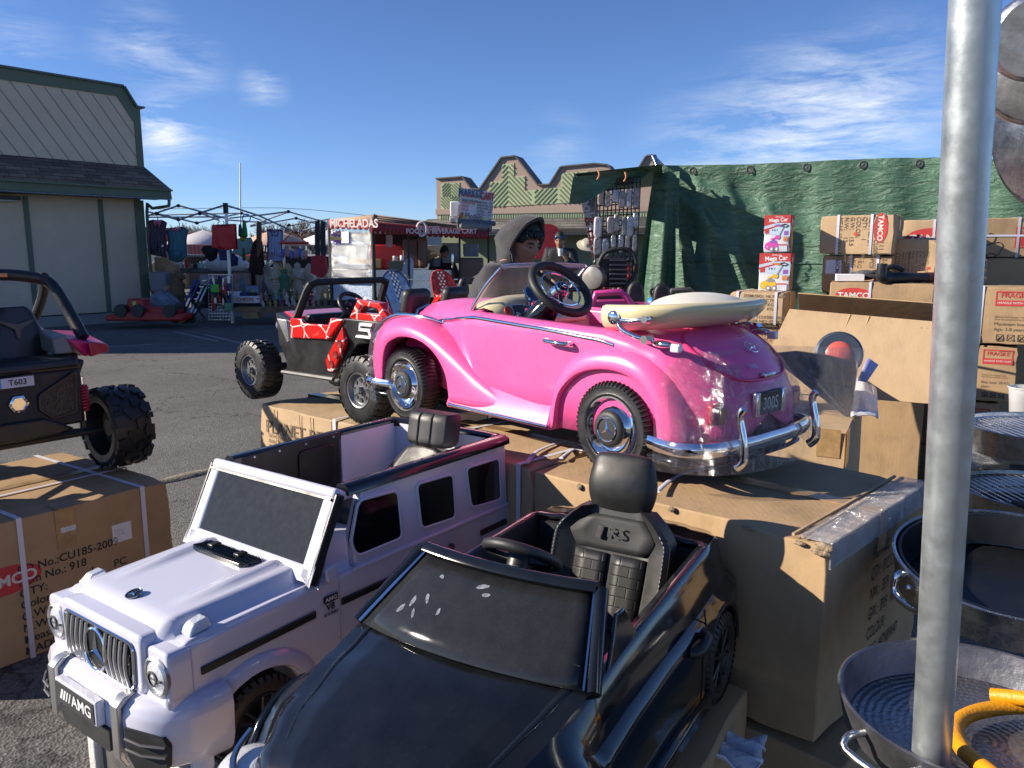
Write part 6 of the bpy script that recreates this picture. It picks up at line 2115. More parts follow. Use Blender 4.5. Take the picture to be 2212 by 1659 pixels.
def hung(label,px,py,d,rad,dep,axis,mat,inm):
 c=PY(px,py,d)
 t=thing('hanging_pan',label,'pan',c,group=HG)
 MB().lathe([(1e-4,.0),(rad*.88,.0),(rad*.96,.006),(rad,dep*.35),(rad,dep),(rad*.985,dep),(rad*.97,dep*.4),(rad*.86,.008),(1e-4,.008)],(0,0,0),axis,64).build('body',mat,t,sharp=50)
 MB().tube([(0,0,rad*.9),(.01,.01,rad+.06),(0,.02,rad+.12)],.003,6,sm=3).build('hook',WIRE,t)
 return t
hung('round polished pan hanging highest at the top right corner',2243,80,1.22,.062,.03,(.35,.85,.25),M('scratched_steel',(.78,.77,.76),.34,1,var=.08,vs=40,bump=.08,bs=90),STEEL)
hung('larger steel pan with a pink reflection hanging just below the highest pan',2250,150,1.30,.085,.05,(.45,.80,.20),M('scratched_steel',(1,1,1)),STEEL)
hung('largest steel pan hanging edge on beside the pole, its inside mirroring the sky',2300,270,1.40,.155,.07,(.93,.30,.1),STEEL,CHROME)
# ------ green tarp, its wire display and the people
def tarp_mat():
 m=bpy.data.materials.new('green_tarp')
 m.use_nodes=True
 t=m.node_tree
 b=t.nodes['Principled BSDF']
 co=nd(t,'ShaderNodeTexCoord').outputs['Object']
 mp=nd(t,'ShaderNodeMapping')
 mp.inputs['Scale'].default_value=(3,3,10)
 lk(t,co,mp.inputs[0])
 n=nd(t,'ShaderNodeTexNoise',i_Scale=1.9,i_Detail=8,i_Roughness=.62,i_Distortion=.8)
 lk(t,mp.outputs[0],n.inputs['Vector'])
 n2=nd(t,'ShaderNodeTexNoise',i_Scale=1.2,i_Detail=3)
 lk(t,co,n2.inputs['Vector'])
 lk(t,ramp(t,n2.outputs['Fac'],[(.3,(.050,.125,.078)),(.7,(.076,.165,.106))]),b.inputs['Base Color'])
 bp=nd(t,'ShaderNodeBump',i_Strength=.9,i_Distance=.04)
 lk(t,n.outputs['Fac'],bp.inputs['Height'])
 lk(t,bp.outputs[0],b.inputs['Normal'])
 b.inputs['Roughness'].default_value=.42
 b.inputs['Specular IOR Level'].default_value=.6
 return m
TARP=tarp_mat()
tp=thing('tarp_wall','large wrinkled dark green tarp hung as a wall behind the cartons','tarp')
def TD(px):return 7.55-.0016*(px-1425)
rows=[]
NX,NZ=150,60
for j in range(NZ+1):
 v=j/NZ
 row=[]
 for i in range(NX+1):
  u=i/NX
  px=1418+960*u
  d=TD(px)
  top=PY(px,357-16*min(1,u*1.5)+3*math.sin(u*9)+(20*max(0,u-.7)),d).z
  z=top*(1-v)+.0*v
  x=PY(px,400,d).x
  ax,az=u*4.2,v*2.6
  ang=math.atan2(az+.02,ax+.06)
  rad=math.hypot(ax,az)
  f=.05*min(1,rad*1.2)*math.exp(-ax*.55)*(math.sin(ang*17)+.4*math.sin(ang*31+1))
  f+=.025*math.sin(px*.021+v*2)*min(1,v*3)+.016*math.sin(px*.05-v*5)
  for fx,sl_,w,h in((1500,90,20,.10),(1560,130,26,.05),(1640,120,22,.03),(1760,60,25,.02)):
   q=(px-(fx+sl_*v))/(w*(.5+1.2*v))
   f+=h*math.exp(-q*q)*min(1,v*5)
  row.append(V((x,d-f,z)))
 rows.append(row)
MB().grid(rows).build('wall_sheet',TARP,tp,fix=False,sharp=180)
MB().tube([rows[22][i]+V((0,-.012,0))for i in range(0,NX,2)],.006,5).build('seam',TARP,tp)
for i in range(12,NX,19):
 MB().lathe([(.014,0),(.03,.004),(.034,0)],rows[1][i]+V((0,-.014,-.01)),(-.3,-1,0),12).build('eyelet',DGREY,tp)
rows=[]
for j in range(41):
 v=j/40
 row=[]
 zt=PY(1424,372,7.3).z
 z=zt*(1-v)+.02*v
 for i in range(31):
  u=i/30
  xl=1408-62*v**.9
  px=xl+(1462-xl+14*v)*u
  dd=7.36-.16*u+.10*math.sin(u*9+v*1.2)*(.15+v)+.05*math.sin(u*19-v)*v
  row.append(PY(px,540,dd)*V((1,1,0))if False else V((PY(px,540,dd).x,dd,z)))
 rows.append(row)
MB().grid(rows).build('corner_drop',TARP,tp,fix=False,sharp=180)
rows=[]
for j in range(13):
 v=j/12
 row=[]
 for i in range(29):
  u=i/28
  px=1238+190*u
  y=382-20*u+v*((58-34*u)if u<.35 else(46-46*(u-.35)*1.45))+(7*math.sin(u*11)*v)
  row.append(PY(px-9*v*(1-u),y,6.95+.28*u+.07*math.sin(u*14)*v))
 rows.append(row)
MB().grid(rows).build('overhang',TARP,tp,fix=False,sharp=180)
rows=[[PY(1240+190*u,380-20*u+45*v,6.97+.9*v)+V((0,0,.02))for u in[i/14 for i in range(15)]]for v in[j/4 for j in range(5)]]
MB().grid(rows).build('top_sheet',TARP,tp,fix=False)
MB().cyl(PY(1412,338,7.5),PY(1426,372,7.4),.028,n=14).build('pole_end',CHROME,tp)
for px in(1424,2250):
 MB().cyl(PY(px,372,TD(px)+.12),V((PY(px,372,TD(px)+.12).x,TD(px)+.12,0)),.025,n=10).build('post',ALU,tp)
MB().tube([PY(1245,380,7.02),PY(1330,368,7.15),PY(1430,358,7.3)],.012,6).build('edge_rope',M('black_hem',(.03,.03,.03),.7),tp)
for px,py in((1292,380),(1350,384)):
 MB().tube([PY(px,py-12,6.95),PY(px+3,py-2,6.93),PY(px-2,py+8,6.95)],.008,5,sm=2).build('tie_string',M('orange_string',(.5,.2,.08),.7),tp)
gd=thing('wire_grid_display','black wire grid panel hung with bagged goods under the tarp overhang','display')
gm=MB()
def GP(u,v,k=0):return PY(1290+94*u-12*v+0*k,388+262*v-6*u,7.12+.0*u+k)
for i in range(12):
 gm.cyl(GP(i/11,0),GP(i/11,1),.006,n=5)
for j in range(24):
 gm.cyl(GP(0,j/23),GP(1,j/23),.006,n=5)
gm.build('grid',BLKM,gd,fix=False)
r_=random.Random(21)
bagm=[M('silver_bag',(.34,.35,.38),.25,.6,var=.4,vs=30,bump=.8,bs=40),M('clear_blister',(.26,.24,.24),.3,var=.5,vs=30,bump=.5,bs=40),M('white_blister',(.46,.46,.49),.35,var=.3,vs=30,bump=.5)]
woodm=[M('brown_wood',(.24,.09,.035),.35,var=.3,coat=.4),M('black_knife',(.02,.02,.02),.3),M('tan_wood',(.36,.19,.08),.4,var=.3),M('red_cloth',(.35,.02,.03),.8)]
specs=[]
for row,(v,n,kind)in enumerate(((.09,6,'bag'),(.30,7,'bag'),(.47,6,'bag'),(.60,8,'knife'),(.71,8,'pipe'),(.83,9,'pipe'),(.94,9,'pipe'))):
 for i in range(n):
  if kind=='bag' and row==1 and i in(1,):continue
  specs.append((row,v+r_.uniform(-.01,.02),(i+.5)/n+r_.uniform(-.02,.02),kind))
ROWN=['top','second','third','fourth','fifth','sixth','lowest']
for row,v,u,kind in specs:
 c=GP(u,v,-.03)
 mb=MB()
 if kind=='bag':
  w,h=r_.uniform(.022,.040),r_.uniform(.11,.19)
  P=[(-w*.7,0),(w*.7,0),(w,-h*.25),(w*.95,-h*.9),(w*.4,-h),(-w*.5,-h),(-w,-h*.85),(-w*.9,-h*.2)]
  mb.prism([(c.x+a,c.z+b_)for a,b_ in P],c.y-.025,c.y+.012)
  o=mb.build('hanging_bag',r_.choice(bagm),None,bevel=.012)
  cat,nm='bag','shiny bagged item hung in the %s row of the wire grid'%ROWN[row]
 else:
  h=r_.uniform(.09,.15)*(1 if kind=='knife' else .9)
  w=r_.uniform(.010,.020)
  mt=woodm[1]if kind=='knife' else r_.choice([woodm[0],woodm[0],woodm[2],woodm[3]])
  mb.lathe([(1e-4,0),(w*.6,-.005),(w,-h*.3),(w*.55,-h*.6),(w*1.3,-h*.85),(w*.8,-h),(1e-4,-h)],c,(r_.uniform(-.1,.1),0,1),8)
  mb.tube([c+V((0,0,.02)),c],.003,4)
  o=mb.build('hanging_tool' if kind=='knife' else 'hanging_pipe',mt,None)
  cat='knife' if kind=='knife' else 'pipe'
  nm=('dark handled knife hung in the %s row of the wire grid' if kind=='knife' else 'small wooden pipe hung in the %s row of the wire grid')%ROWN[row]
 tag(o,nm,cat,'goods in the %s row of the wire grid'%ROWN[row])
fl=thing('feather_flag','tall grey and pink feather flag with upright lettering, left of the wire grid','flag')
P0_,P1_=PY(1262,430,7.6),PY(1292,580,7.6)
rows=[]
for j in range(16):
 v=j/15
 a=PY(1258+30*v,425+150*v,7.55)
 b_=PY(1290+8*v,425+150*v,7.6)
 rows.append([a.lerp(b_,u)+V((0,.02*math.sin(u*5+v*6),0))for u in(0,.25,.5,.75,1)])
def flag_mat():
 m=bpy.data.materials.new('flag_print')
 m.use_nodes=True
 t=m.node_tree
 co=nd(t,'ShaderNodeTexCoord').outputs['Object']
 n=nd(t,'ShaderNodeTexNoise',i_Scale=2.6,i_Detail=3)
 lk(t,co,n.inputs['Vector'])
 lk(t,ramp(t,n.outputs['Fac'],[(.42,(.18,.18,.20)),(.52,(.42,.40,.44)),(.6,(.42,.12,.15))]),t.nodes['Principled BSDF'].inputs['Base Color'])
 return m
MB().grid(rows).build('banner',flag_mat(),fl,solid=.004)
MB().tube([PY(1256,405,7.56),PY(1258,440,7.56),PY(1289,590,7.56),PY(1300,640,7.56)],.010,6,sm=3).build('pole',DGREY,fl)
d_=(P1_-P0_).normalized()
text('Hookah',.13,M('flag_blue',(.30,.36,.45),.6),fl,PY(1270,452,7.50),d_,V((1,0,.2)),'flag_lettering',bold=.02)
text('& Flavor',.13,M('flag_red',(.38,.05,.06),.6),fl,PY(1281,520,7.50),d_,V((1,0,.2)),'flag_lettering',bold=.02)
# ------ people
SKIN=M('skin',(.36,.19,.12),.5,var=.08,vs=30,bump=.05,bs=200,spec=.4)
HAIR=M('dark_hair',(.012,.010,.009),.55,var=.4,vs=60,bump=.6,bs=180)
HOOD=M('charcoal_fleece',(.034,.032,.037),.92,var=.18,vs=24,bump=.35,bs=240,sheen=.25)
NAVY=M('black_jacket',(.014,.014,.017),.75,var=.25,bump=.2,bs=90)
JEAN=M('dark_jeans',(.03,.035,.05),.85,var=.2,bump=.3)
def skin_mesh(pts,edges,rad,name):
 """one continuous limb-and-torso surface grown round a skeleton"""
 me=bpy.data.meshes.new(name)
 me.from_pydata([tuple(p)for p in pts],edges,[])
 o=bpy.data.objects.new(name,me)
 COL.objects.link(o)
 md=o.modifiers.new('skin','SKIN')
 md.use_smooth_shade=True
 me.skin_vertices[0].data[0].use_root=True
 for i,r in enumerate(rad):
  me.skin_vertices[0].data[i].radius=(r,r)if isinstance(r,(int,float))else r
 s=o.modifiers.new('sub','SUBSURF')
 s.levels=s.render_levels=2
 dg=bpy.context.evaluated_depsgraph_get()
 m2=bpy.data.meshes.new_from_object(o.evaluated_get(dg))
 bpy.data.objects.remove(o)
 mb=MB()
 mb.add([v.co.copy()for v in m2.vertices],[tuple(p.vertices)for p in m2.polygons])
 return mb
def head_mesh(s=1.0):
 """head facing +X, centre of the skull at the origin, with brow, nose, lips, chin and ears"""
 mb=MB()
 rows=[]
 NU,NV=48,40
 def bump(y,z,cy,cz,wy,wz):return math.exp(-((y-cy)/wy)**2-((z-cz)/wz)**2)
 for j in range(NV+1):
  t=math.pi*j/NV
  row=[]
  for i in range(NU):
   a=2*math.pi*i/NU
   x,y,z=math.sin(t)*math.cos(a),math.sin(t)*math.sin(a),math.cos(t)
   z2=z*.125
   X=x*(.098 if x>0 else .102)
   Y=y*(.076 if z>-.1 else .076-.018*min(1,(-z-.1)/.8))
   if z<-.15:
    k=min(1,(-.15-z)/.6)
    X=X*(1-.05*k)if x>0 else X*(1-.45*k)
    X+=.010*k
   if x>.12:
    f=min(1,(x-.12)/.45)
    X+=f*(.030*bump(Y,z2,0,-.022,.010,.020)+.014*bump(Y,z2,0,.004,.009,.022)+.009*bump(Y,z2,0,-.036,.016,.008))
    X+=f*(.008*bump(abs(Y),z2,.026,.024,.022,.008)-.011*bump(abs(Y),z2,.030,.006,.015,.011))
    X+=f*(.008*bump(Y,z2,0,-.057,.020,.006)+.008*bump(Y,z2,0,-.071,.018,.006)-.006*bump(Y,z2,0,-.064,.020,.003))
    X+=f*(.013*bump(Y,z2,0,-.100,.022,.016)+.006*bump(abs(Y),z2,.042,-.018,.02,.02)-.005*bump(Y,z2,0,-.083,.025,.007))
   row.append(V((X,Y,z2))*s)
  rows.append(row)
 mb.grid(rows,close=True)
 for sd in(1,-1):
  mb.ball(V((-.010,sd*.078,-.005))*s,(.020*s,.008*s,.034*s),10,m=Matrix.Rotation(R(12),3,'Y'))
 return mb
def hand_pts(w,d,side,L=.165):
 """wrist, palm and five unequal, bent fingers"""
 w,d=V(w),V(d).normalized()
 sdv=d.cross(V((0,0,1))).normalized()*side
 dn=sdv.cross(d)*side
 P,E,Rr=[w,w+d*L*.28,w+d*L*.50],[(0,1),(1,2)],[(.022,.018),(.036,.016),(.038,.015)]
 for k,(o,l)in enumerate(((-.027,.40),(-.009,.46),(.010,.43),(.027,.33))):
  b=w+d*L*.52+sdv*o
  i=len(P)
  P+=[b,b+d*L*l*.45-dn*.010,b+d*L*l*.75-dn*.028,b+d*L*l*.88-dn*.045]
  E+=[(2,i),(i,i+1),(i+1,i+2),(i+2,i+3)]
  Rr+=[.010,.009,.0085,.007]
 i=len(P)
 b=w+d*L*.18-sdv*.030
 P+=[b,b+d*L*.22-sdv*.020-dn*.012,b+d*L*.42-sdv*.022-dn*.022]
 E+=[(1,i),(i,i+1),(i+1,i+2)]
 Rr+=[.013,.011,.009]
 return P,E,Rr
def person(label,loc,rz,J,head_m,sc=1,jacket=HOOD,trousers=JEAN,hood=True,group=None,hair_len=1,extra=None,shades=False):
 """J: joints; head_m: matrix of the head in the person's space. Body one remeshed surface; clothing shells are children"""
 t=thing('person',label,'person',loc,rz,group)
 t.scale=(sc,sc,sc)
 P=[J['pelvis'],J['waist'],J['chest'],J['neck'],J['skull']]
 E=[(0,1),(1,2),(2,3),(3,4)]
 Rr=[(.15,.11),(.135,.10),(.155,.115),(.055,.058),.07]
 JP,JE,JR=list(P[:4]),[(0,1),(1,2),(2,3)],[(.172,.135),(.172,.135),(.205,.150),(.105,.10)]
 TP,TE,TR=[J['pelvis']+V((0,0,.02))],[],[(.165,.125)]
 hands=[]
 for s in('L','R'):
  i=len(P)
  P+=[J['shoulder'+s],J['elbow'+s],J['wrist'+s]]
  E+=[(2,i),(i,i+1),(i+1,i+2)]
  Rr+=[.062,.043,.028]
  d=J['wrist'+s]-J['elbow'+s]
  hp_,he,hr=hand_pts(J['wrist'+s],d,1 if s=='L' else-1)
  k=len(P)
  P+=hp_[1:]
  E+=[(a+k-1 if a else i+2,b_+k-1)for a,b_ in he]
  Rr+=hr[1:]
  i=len(JP)
  JP+=[J['shoulder'+s],J['elbow'+s],J['elbow'+s].lerp(J['wrist'+s],.92)]
  JE+=[(2,i),(i,i+1),(i+1,i+2)]
  JR+=[.108,.080,.060]
  i=len(P)
  P+=[J['hip'+s],J['knee'+s],J['ankle'+s],J['ankle'+s]+V((.13,0,-.06))]
  E+=[(0,i),(i,i+1),(i+1,i+2),(i+2,i+3)]
  Rr+=[.09,.062,.042,.035]
  i=len(TP)
  TP+=[J['hip'+s],J['knee'+s],J['ankle'+s]]
  TE+=[(0,i),(i,i+1),(i+1,i+2)]
  TR+=[.108,.082,.068]
  sh_=MB().ball(J['ankle'+s]+V((.06,0,-.045)),(.14,.05,.05),12).build('shoe',BLKM,t)
 mb=skin_mesh(P,E,Rr,'body')
 hm=head_mesh()
 k=len(mb.v)
 mb.add([head_m @ v for v in hm.v],hm.f)
 o=mb.build('body',SKIN,t,fix=False,sharp=180)
 rmd=o.modifiers.new('remesh','REMESH')
 rmd.mode='VOXEL'
 rmd.voxel_size=.0065
 rmd.use_smooth_shade=True
 sm=o.modifiers.new('smooth','SMOOTH')
 sm.factor,sm.iterations=.5,2
 jk=skin_mesh(JP,JE,JR,'jacket').build('jacket',jacket,t,fix=False,sharp=180)
 ds=bpy.data.textures.new('folds','CLOUDS')
 ds.noise_scale=.09
 dm=jk.modifiers.new('folds','DISPLACE')
 dm.texture=ds
 dm.strength=.030
 dm.mid_level=.5
 skin_mesh(TP,TE,TR,'trousers').build('trousers',trousers,t,fix=False,sharp=180)
 H=head_m
 def hb(name,mbb,mat):
  mbb.v=[H @ v for v in mbb.v]
  return mbb.build(name,mat,t,fix=False,sharp=180)
 for s in(1,-1):
  hb('eye',MB().ball((.083,s*.030,.006),(.010,.0125,.0075),10),M('eye_white',(.45,.42,.40),.25))
  hb('iris',MB().ball((.0905,s*.031,.003),(.004,.006,.006),8),M('dark_iris',(.02,.012,.008),.15))
  hb('eyebrow',MB().tube([(.094,s*.014,.020),(.098,s*.030,.025),(.086,s*.050,.020)],[.004,.0048,.0025],6,sm=3),HAIR)
  hb('upper_eyelid',MB().tube([(.088,s*.017,.008),(.095,s*.030,.0125),(.084,s*.043,.008)],.0035,6,sm=3),SKIN)
 hb('mouth',MB().tube([(.086,-.022,-.063),(.0995,0,-.062),(.086,.022,-.063)],[.002,.0045,.002],8,sm=4,sx=.8),M('lips',(.36,.13,.11),.45))
 rows=[]
 r=random.Random(3)
 for j in range(12):
  tt=R(4)+R(88)*j/11
  row=[]
  for i in range(40):
   a=2*math.pi*i/40
   fr_=max(0,math.cos(a))
   t2=min(tt,R(60)+R(42)*(1-fr_)+R(9)*r.uniform(-1,1)*(j>9))
   p=V((math.sin(t2)*math.cos(a)*.112,math.sin(t2)*math.sin(a)*.087,math.cos(t2)*.137))
   row.append(p*(1+.012*r.uniform(-1,1)))
  rows.append(row)
 hb('hair',MB().grid(rows,close=True),HAIR)
 if hood:
  fm=MB()
  for i in range(18):
   y=-.058+.116*i/17
   ln=r.uniform(.008,.030)
   fm.tube([(.088-3.2*y*y*2,y,.085),(.112-4*y*y*2,y+r.uniform(-.006,.006),.06),(.112-4*y*y*2,y+r.uniform(-.012,.004),.072-ln)],[.006,.005,.0015],5,sm=2)
  hb('fringe',fm,HAIR)
  rows=[]
  for k in range(13):
   u=k/12
   row=[]
   for i in range(34):
    a=-R(152)+R(304)*i/33
    ca,sa=math.cos(a),math.sin(a)
    ry=(.102+.016*math.sin(math.pi*min(1,u*1.3)))*(1-.45*max(0,u-.62)/.38)*(.82 if ca<-.2 else 1)
    up=(.146+.010*math.sin(math.pi*u))*(1-.40*max(0,u-.45)/.55)
    dn=.155
    z=ca*(up if ca>0 else dn)
    x=(.050+.040*ca if ca>0 else .050+.01*ca)*(1-.35*u)-.165*u+(-.02*u if ca>0 else 0)
    if k==0:ry*=.94; z*=.96; x-=.012
    w=.006*math.sin(a*5+u*7)
    row.append(V((x,sa*ry+w,z+w-.02*u)))
   rows.append(row)
  bk_=rows[-1]
  hd=MB().grid(rows)
  c=sum(bk_,V())/len(bk_)+V((-.02,0,0))
  hd.add(bk_+[c],[(i,i+1,len(bk_))for i in range(len(bk_)-1)])
  hd.v=[H @ v for v in hd.v]
  ho=hd.build('hood',jacket,t,fix=False,solid=.012,sharp=180)
  ring=[H @ p for p in rows[1]]
  MB().tube([p.lerp(q,.0)for p,q in zip(ring,ring)],.0075,6).build('hood_hem',jacket,ho,fix=False)
  col=MB()
  rows=[]
  for k in range(6):
   u=k/5
   cc=(H @ V((-.05,0,-.12))).lerp(J['chest']+V((0,0,.10)),u)
   rows.append([cc+V(((.10+.03*u)*math.cos(q),(.105+.035*u)*math.sin(q),.012*math.sin(q*3+u*2)))for q in[i*math.pi/12 for i in range(24)]])
  col.grid(rows,close=True).build('collar',jacket,t,fix=False,sharp=180)
 if shades:
  for s in(1,-1):
   hb('sunglasses',MB().ball((.088,s*.034,.062),(.012,.030,.018),12),M('blue_mirror_lens',(.02,.08,.25),.06,.6))
 return t
def joints(lean,waist_z=1.0,arms=None,sh=.19,yaw=0):
 """standing figure facing +X, bent forward at the waist by lean degrees"""
 p=V((0,0,.93))
 d=V((math.sin(R(lean)),0,math.cos(R(lean))))
 J={'pelvis':p,'waist':p+d*.18,'chest':p+d*.40,'neck':p+d*.56+V((.01,0,0)),'skull':p+d*.64+V((.03,0,.03))}
 for s,k in(('L',1),('R',-1)):
  J['hip'+s]=V((0,k*.095,.88)); J['knee'+s]=V((.02,k*.11,.48)); J['ankle'+s]=V((-.02,k*.11,.08))
  J['shoulder'+s]=p+d*.50+V((0,k*sh,0))
  J['elbow'+s]=J['shoulder'+s]+(V((.06,k*.06,-.28))if not arms else V(arms[s][0])*V((1,k,1)))
  J['wrist'+s]=J['elbow'+s]+(V((.16,-k*.02,-.18))if not arms else V(arms[s][1])*V((1,k,1)))
 return J
J=joints(24,arms={'L':((.02,.09,-.27),(.20,-.04,-.12)),'R':((.04,.08,-.27),(.20,-.05,-.10))})
hc=J['neck']+V((.075,0,.145))
HM=Matrix.Translation(hc)@ Matrix.Rotation(R(-33),4,'Z')@ Matrix.Rotation(R(17),4,'Y')
BS=.93
hp_px=PY(1128,524,3.95)
rot=Matrix.Rotation(R(-12),3,'Z')
off=rot @(hc*BS)
bl_=hp_px-off
boy=person('boy in a charcoal hooded sweatshirt bending over behind the pink convertible',(bl_.x,bl_.y,0),R(-12),J,HM,BS)
boy.location.z=bl_.z
J=joints(6,arms={'L':((.10,.06,-.25),(.14,-.14,.20)),'R':((.03,.06,-.28),(.20,-.03,.02))})
hc=J['neck']+V((.05,0,.135))
man=person('man in a black jacket with mirrored sunglasses on his head, drinking from a cup',(0,0,0),R(-105),J,Matrix.Translation(hc)@ Matrix.Rotation(R(14),4,'Y'),1.0,NAVY,JEAN,False,shades=True)
q=PY(1213,519,12.4)
man.location=(q.x,q.y,q.z-hc.z)
man.location.z=min(0.0,man.location.z)if abs(man.location.z)<.08 else man.location.z
bpy.context.view_layer.update()
wl=man.matrix_world @(J['wristL']+V((.08,-.05,.06)))
cup=MB().lathe([(.030,0),(.042,.11),(.038,.11),(.028,.01)],(0,0,0),(0,0,1),16).build('paper_cup',PAPER,None,loc=wl+V((0,0,-.05)))
tag(cup,'pale paper cup held to the mouth of the man in black','cup')
J=joints(14)
hc=J['neck']+V((.06,0,.14))
wk_=person('stooping person in a black jacket behind the food cart counter',(0,0,0),R(-60),J,Matrix.Translation(hc)@ Matrix.Rotation(R(24),4,'Y'),1.0,NAVY,JEAN,False)
q=PY(950,545,15.6)
wk_.location=(q.x,q.y,q.z-hc.z)
# ------ food cart
def pb(name,mat,parent,box,dist,thick=.1,bevel=0,rz=0):
 """a block whose front fills a rectangle of the photograph at a distance"""
 x0,y0,x1,y1=box
 a,b_=PY(x0,y1,dist),PY(x1,y0,dist)
 w,h=b_.x-a.x,b_.z-a.z
 return MB().box((0,0,0),(abs(w),thick,abs(h))).build(name,mat,parent,bevel=bevel,loc=((a.x+b_.x)/2,dist+thick/2,(a.z+b_.z)/2),rz=rz)
MAROON=M('maroon_canvas',(.24,.022,.025),.8,var=.15,vs=6)
REDC=M('red_canvas',(.50,.07,.06),.8,var=.12,vs=6)
TANC=M('tan_canvas',(.42,.28,.19),.85,var=.2,vs=4)
BROWNP=M('brown_plastic',(.13,.075,.055),.5,var=.15)
def c3(x,y):return((1250+x*.3617)*.54861,(700+y*.3617)*.54861)
def cd(x):return 14.5-.5*(x-125)/475 if x<600 else 14.0+1.3*(x-600)/1270
def C3(x,y,k=0):
 q=c3(x,y)
 return PY(q[0],q[1],cd(x)+k)
fc=thing('food_cart','food cart with a maroon scalloped awning, tan roof and a clear front screen','food cart')
for(xa,ya),(xb,yb),n,mt,bt in(((125,458),(562,478),7,REDC,(530,545)),((566,478),(1542,562),17,MAROON,(580,635)),((1545,565),(1870,585),6,MAROON,(635,650))):
 rows=[[],[],[]]
 for i in range(n*8+1):
  u=i/(n*8)
  x=xa+(xb-xa)*u
  yt=ya+(yb-ya)*u
  yl=bt[0]+(bt[1]-bt[0])*u
  sc_=26*abs(math.sin(math.pi*i/8))**.6
  rows[0].append(C3(x,yt,.0)); rows[1].append(C3(x,(yt+yl)/2,-.05)); rows[2].append(C3(x,yl+sc_,-.07+.02*math.sin(i)))
 MB().grid(rows).build('awning_valance',mt,fc,solid=.012,sharp=180)
rf=MB()
A=[C3(125,456,.02),C3(564,478,.02),C3(1545,562,.02),C3(1545,520,1.6),C3(620,398,1.4),C3(330,440,1.2)]
rf.add(A,[(0,1,4,5),(1,2,3,4)])
A2=[C3(1545,566,.02),C3(1900,590,.02),C3(2080,585,1.4),C3(1600,540,1.4)]
rf.add(A2,[(0,1,2,3)])
ro=rf.build('roof',TANC,fc,solid=.02,fix=False)
sm_=MB()
for k in range(1,4):
 sm_.tube([C3(564,478,.02).lerp(C3(620,398,1.4),k/4),C3(1545,562,.02).lerp(C3(1545,520,1.6),k/4)],.014,5)
sm_.tube([C3(600,478,.02),C3(620,398,1.4)],.014,5)
sm_.build('roof_seam',M('dark_seam',(.05,.03,.025),.8),ro)
LT=M('awning_lettering',(.62,.52,.50),.7)
def along(xa,xb,y):return(C3(xb,y)-C3(xa,y)).normalized()
text('MICHELADAS',.20,LT,fc,C3(390,500,-.085),along(240,560,490),(0,0,1),'awning_lettering',bold=.03,sx=.95,spacing=.95)
sb_=MB().hexa([C3(1060,585,-.09),C3(1525,608,-.09),C3(1525,612,-.06),C3(1060,588,-.06),C3(1060,528,-.06),C3(1525,558,-.06),C3(1525,560,-.03),C3(1060,530,-.03)]).build('awning_sign',M('sign_red',(.26,.02,.03),.6),fc)
text('FOOD & BEVERAGE CART',.125,LT,sb_,C3(1360,583,-.11),along(1060,1525,580),(0,0,1),'awning_lettering',bold=.03)
text("FREDDIE'S",.10,LT,sb_,C3(1212,551,-.11),along(1060,1525,580),(0,0,1),'awning_lettering',bold=.02)
MB().tube([C3(1133,557,-.11)+V((.085*math.cos(a),0,.12*math.sin(a)))for a in[i*math.pi/8 for i in range(16)]],.024,6,True).build('sign_emblem',LT,sb_)
for x in(130,600,985,1545,1860):
 MB().cyl(C3(x,540,.02),V((C3(x,540).x,C3(x,540).y+.02,0)),.035 if x in(130,600)else .02,n=8).build('post',BLKM,fc)
def pan_c(name,mat,xa,xb,ya,yb,k,th=.02,parent=None):
 P=[C3(xa,yb,k),C3(xb,yb,k),C3(xb,ya,k),C3(xa,ya,k)]
 return MB().hexa([P[0],P[1],P[1]+V((0,th,0)),P[0]+V((0,th,0)),P[3],P[2],P[2]+V((0,th,0)),P[3]+V((0,th,0))]).build(name,mat,parent or fc)
pan_c('clear_screen',film_mat('hazy_acrylic',amount=.03,scale=3,haze=.09),140,596,560,1090,.0,.01)
pan_c('counter_front',STEEL,610,1540,1005,1300,.35,.5)
DIA=M('diamond_plate',(.30,.36,.46),.3,.6,var=.3,vs=60,bump=1,bs=60)
pan_c('kick_panel',DIA,140,596,1110,1330,.05,.04)
pan_c('counter_rail',BLKM,220,580,1085,1115,-.10,.05)
pan_c('shelf_rail',WIRE,960,1530,1100,1112,-.02,.02)
pan_c('back_wall',M('dark_interior',(.05,.045,.045),.8,var=.4,vs=3),610,1180,610,760,1.5,.03)
pan_c('floor_box',BLKM,150,1860,1290,1420,.3,.8)
ps=pan_c('window_sign',PAPER,148,340,585,712,-.03,.02)
cc=C3(243,648,-.045)
stp=[V((.19*(1 if i%2 else .80)*math.cos(i*math.pi/18),0,.115*(1.15 if i%2 else .85)*math.sin(i*math.pi/18)))for i in range(36)]
MB().add([cc+p for p in stp],[tuple(range(36))]).build('star_burst',M('sign_purple',(.20,.07,.36),.6),ps,fix=False)
text('Michelada',.105,M('sign_yellow',(.70,.60,.12),.6),ps,cc+V((0,-.008,-.015)),(1,0,0),(0,0,1),'sign_lettering',bold=.03,sx=.8)
text('Have a',.05,M('sign_yellow',(1,1,1)),ps,cc+V((0,-.008,.07)),(1,0,0),(0,0,1),'sign_lettering',bold=.02)
def ct(name,label,cat,mat,box,k,th=.3,bevel=.02,group=None):
 x0,y0,x1,y1=box
 a,b_=c3(x0,y0),c3(x1,y1)
 o=pb(name,mat,None,(a[0],a[1],b_[0],b_[1]),cd((x0+x1)/2)+k,th,bevel)
 return tag(o,label,cat,group)
cl=ct('cooler','blue cooler with a white lid behind the clear cart screen','cooler',M('cooler_blue',(.06,.10,.30),.5),(165,995,525,1085),.25,.4)
cx=c3(165,940)+c3(525,995)
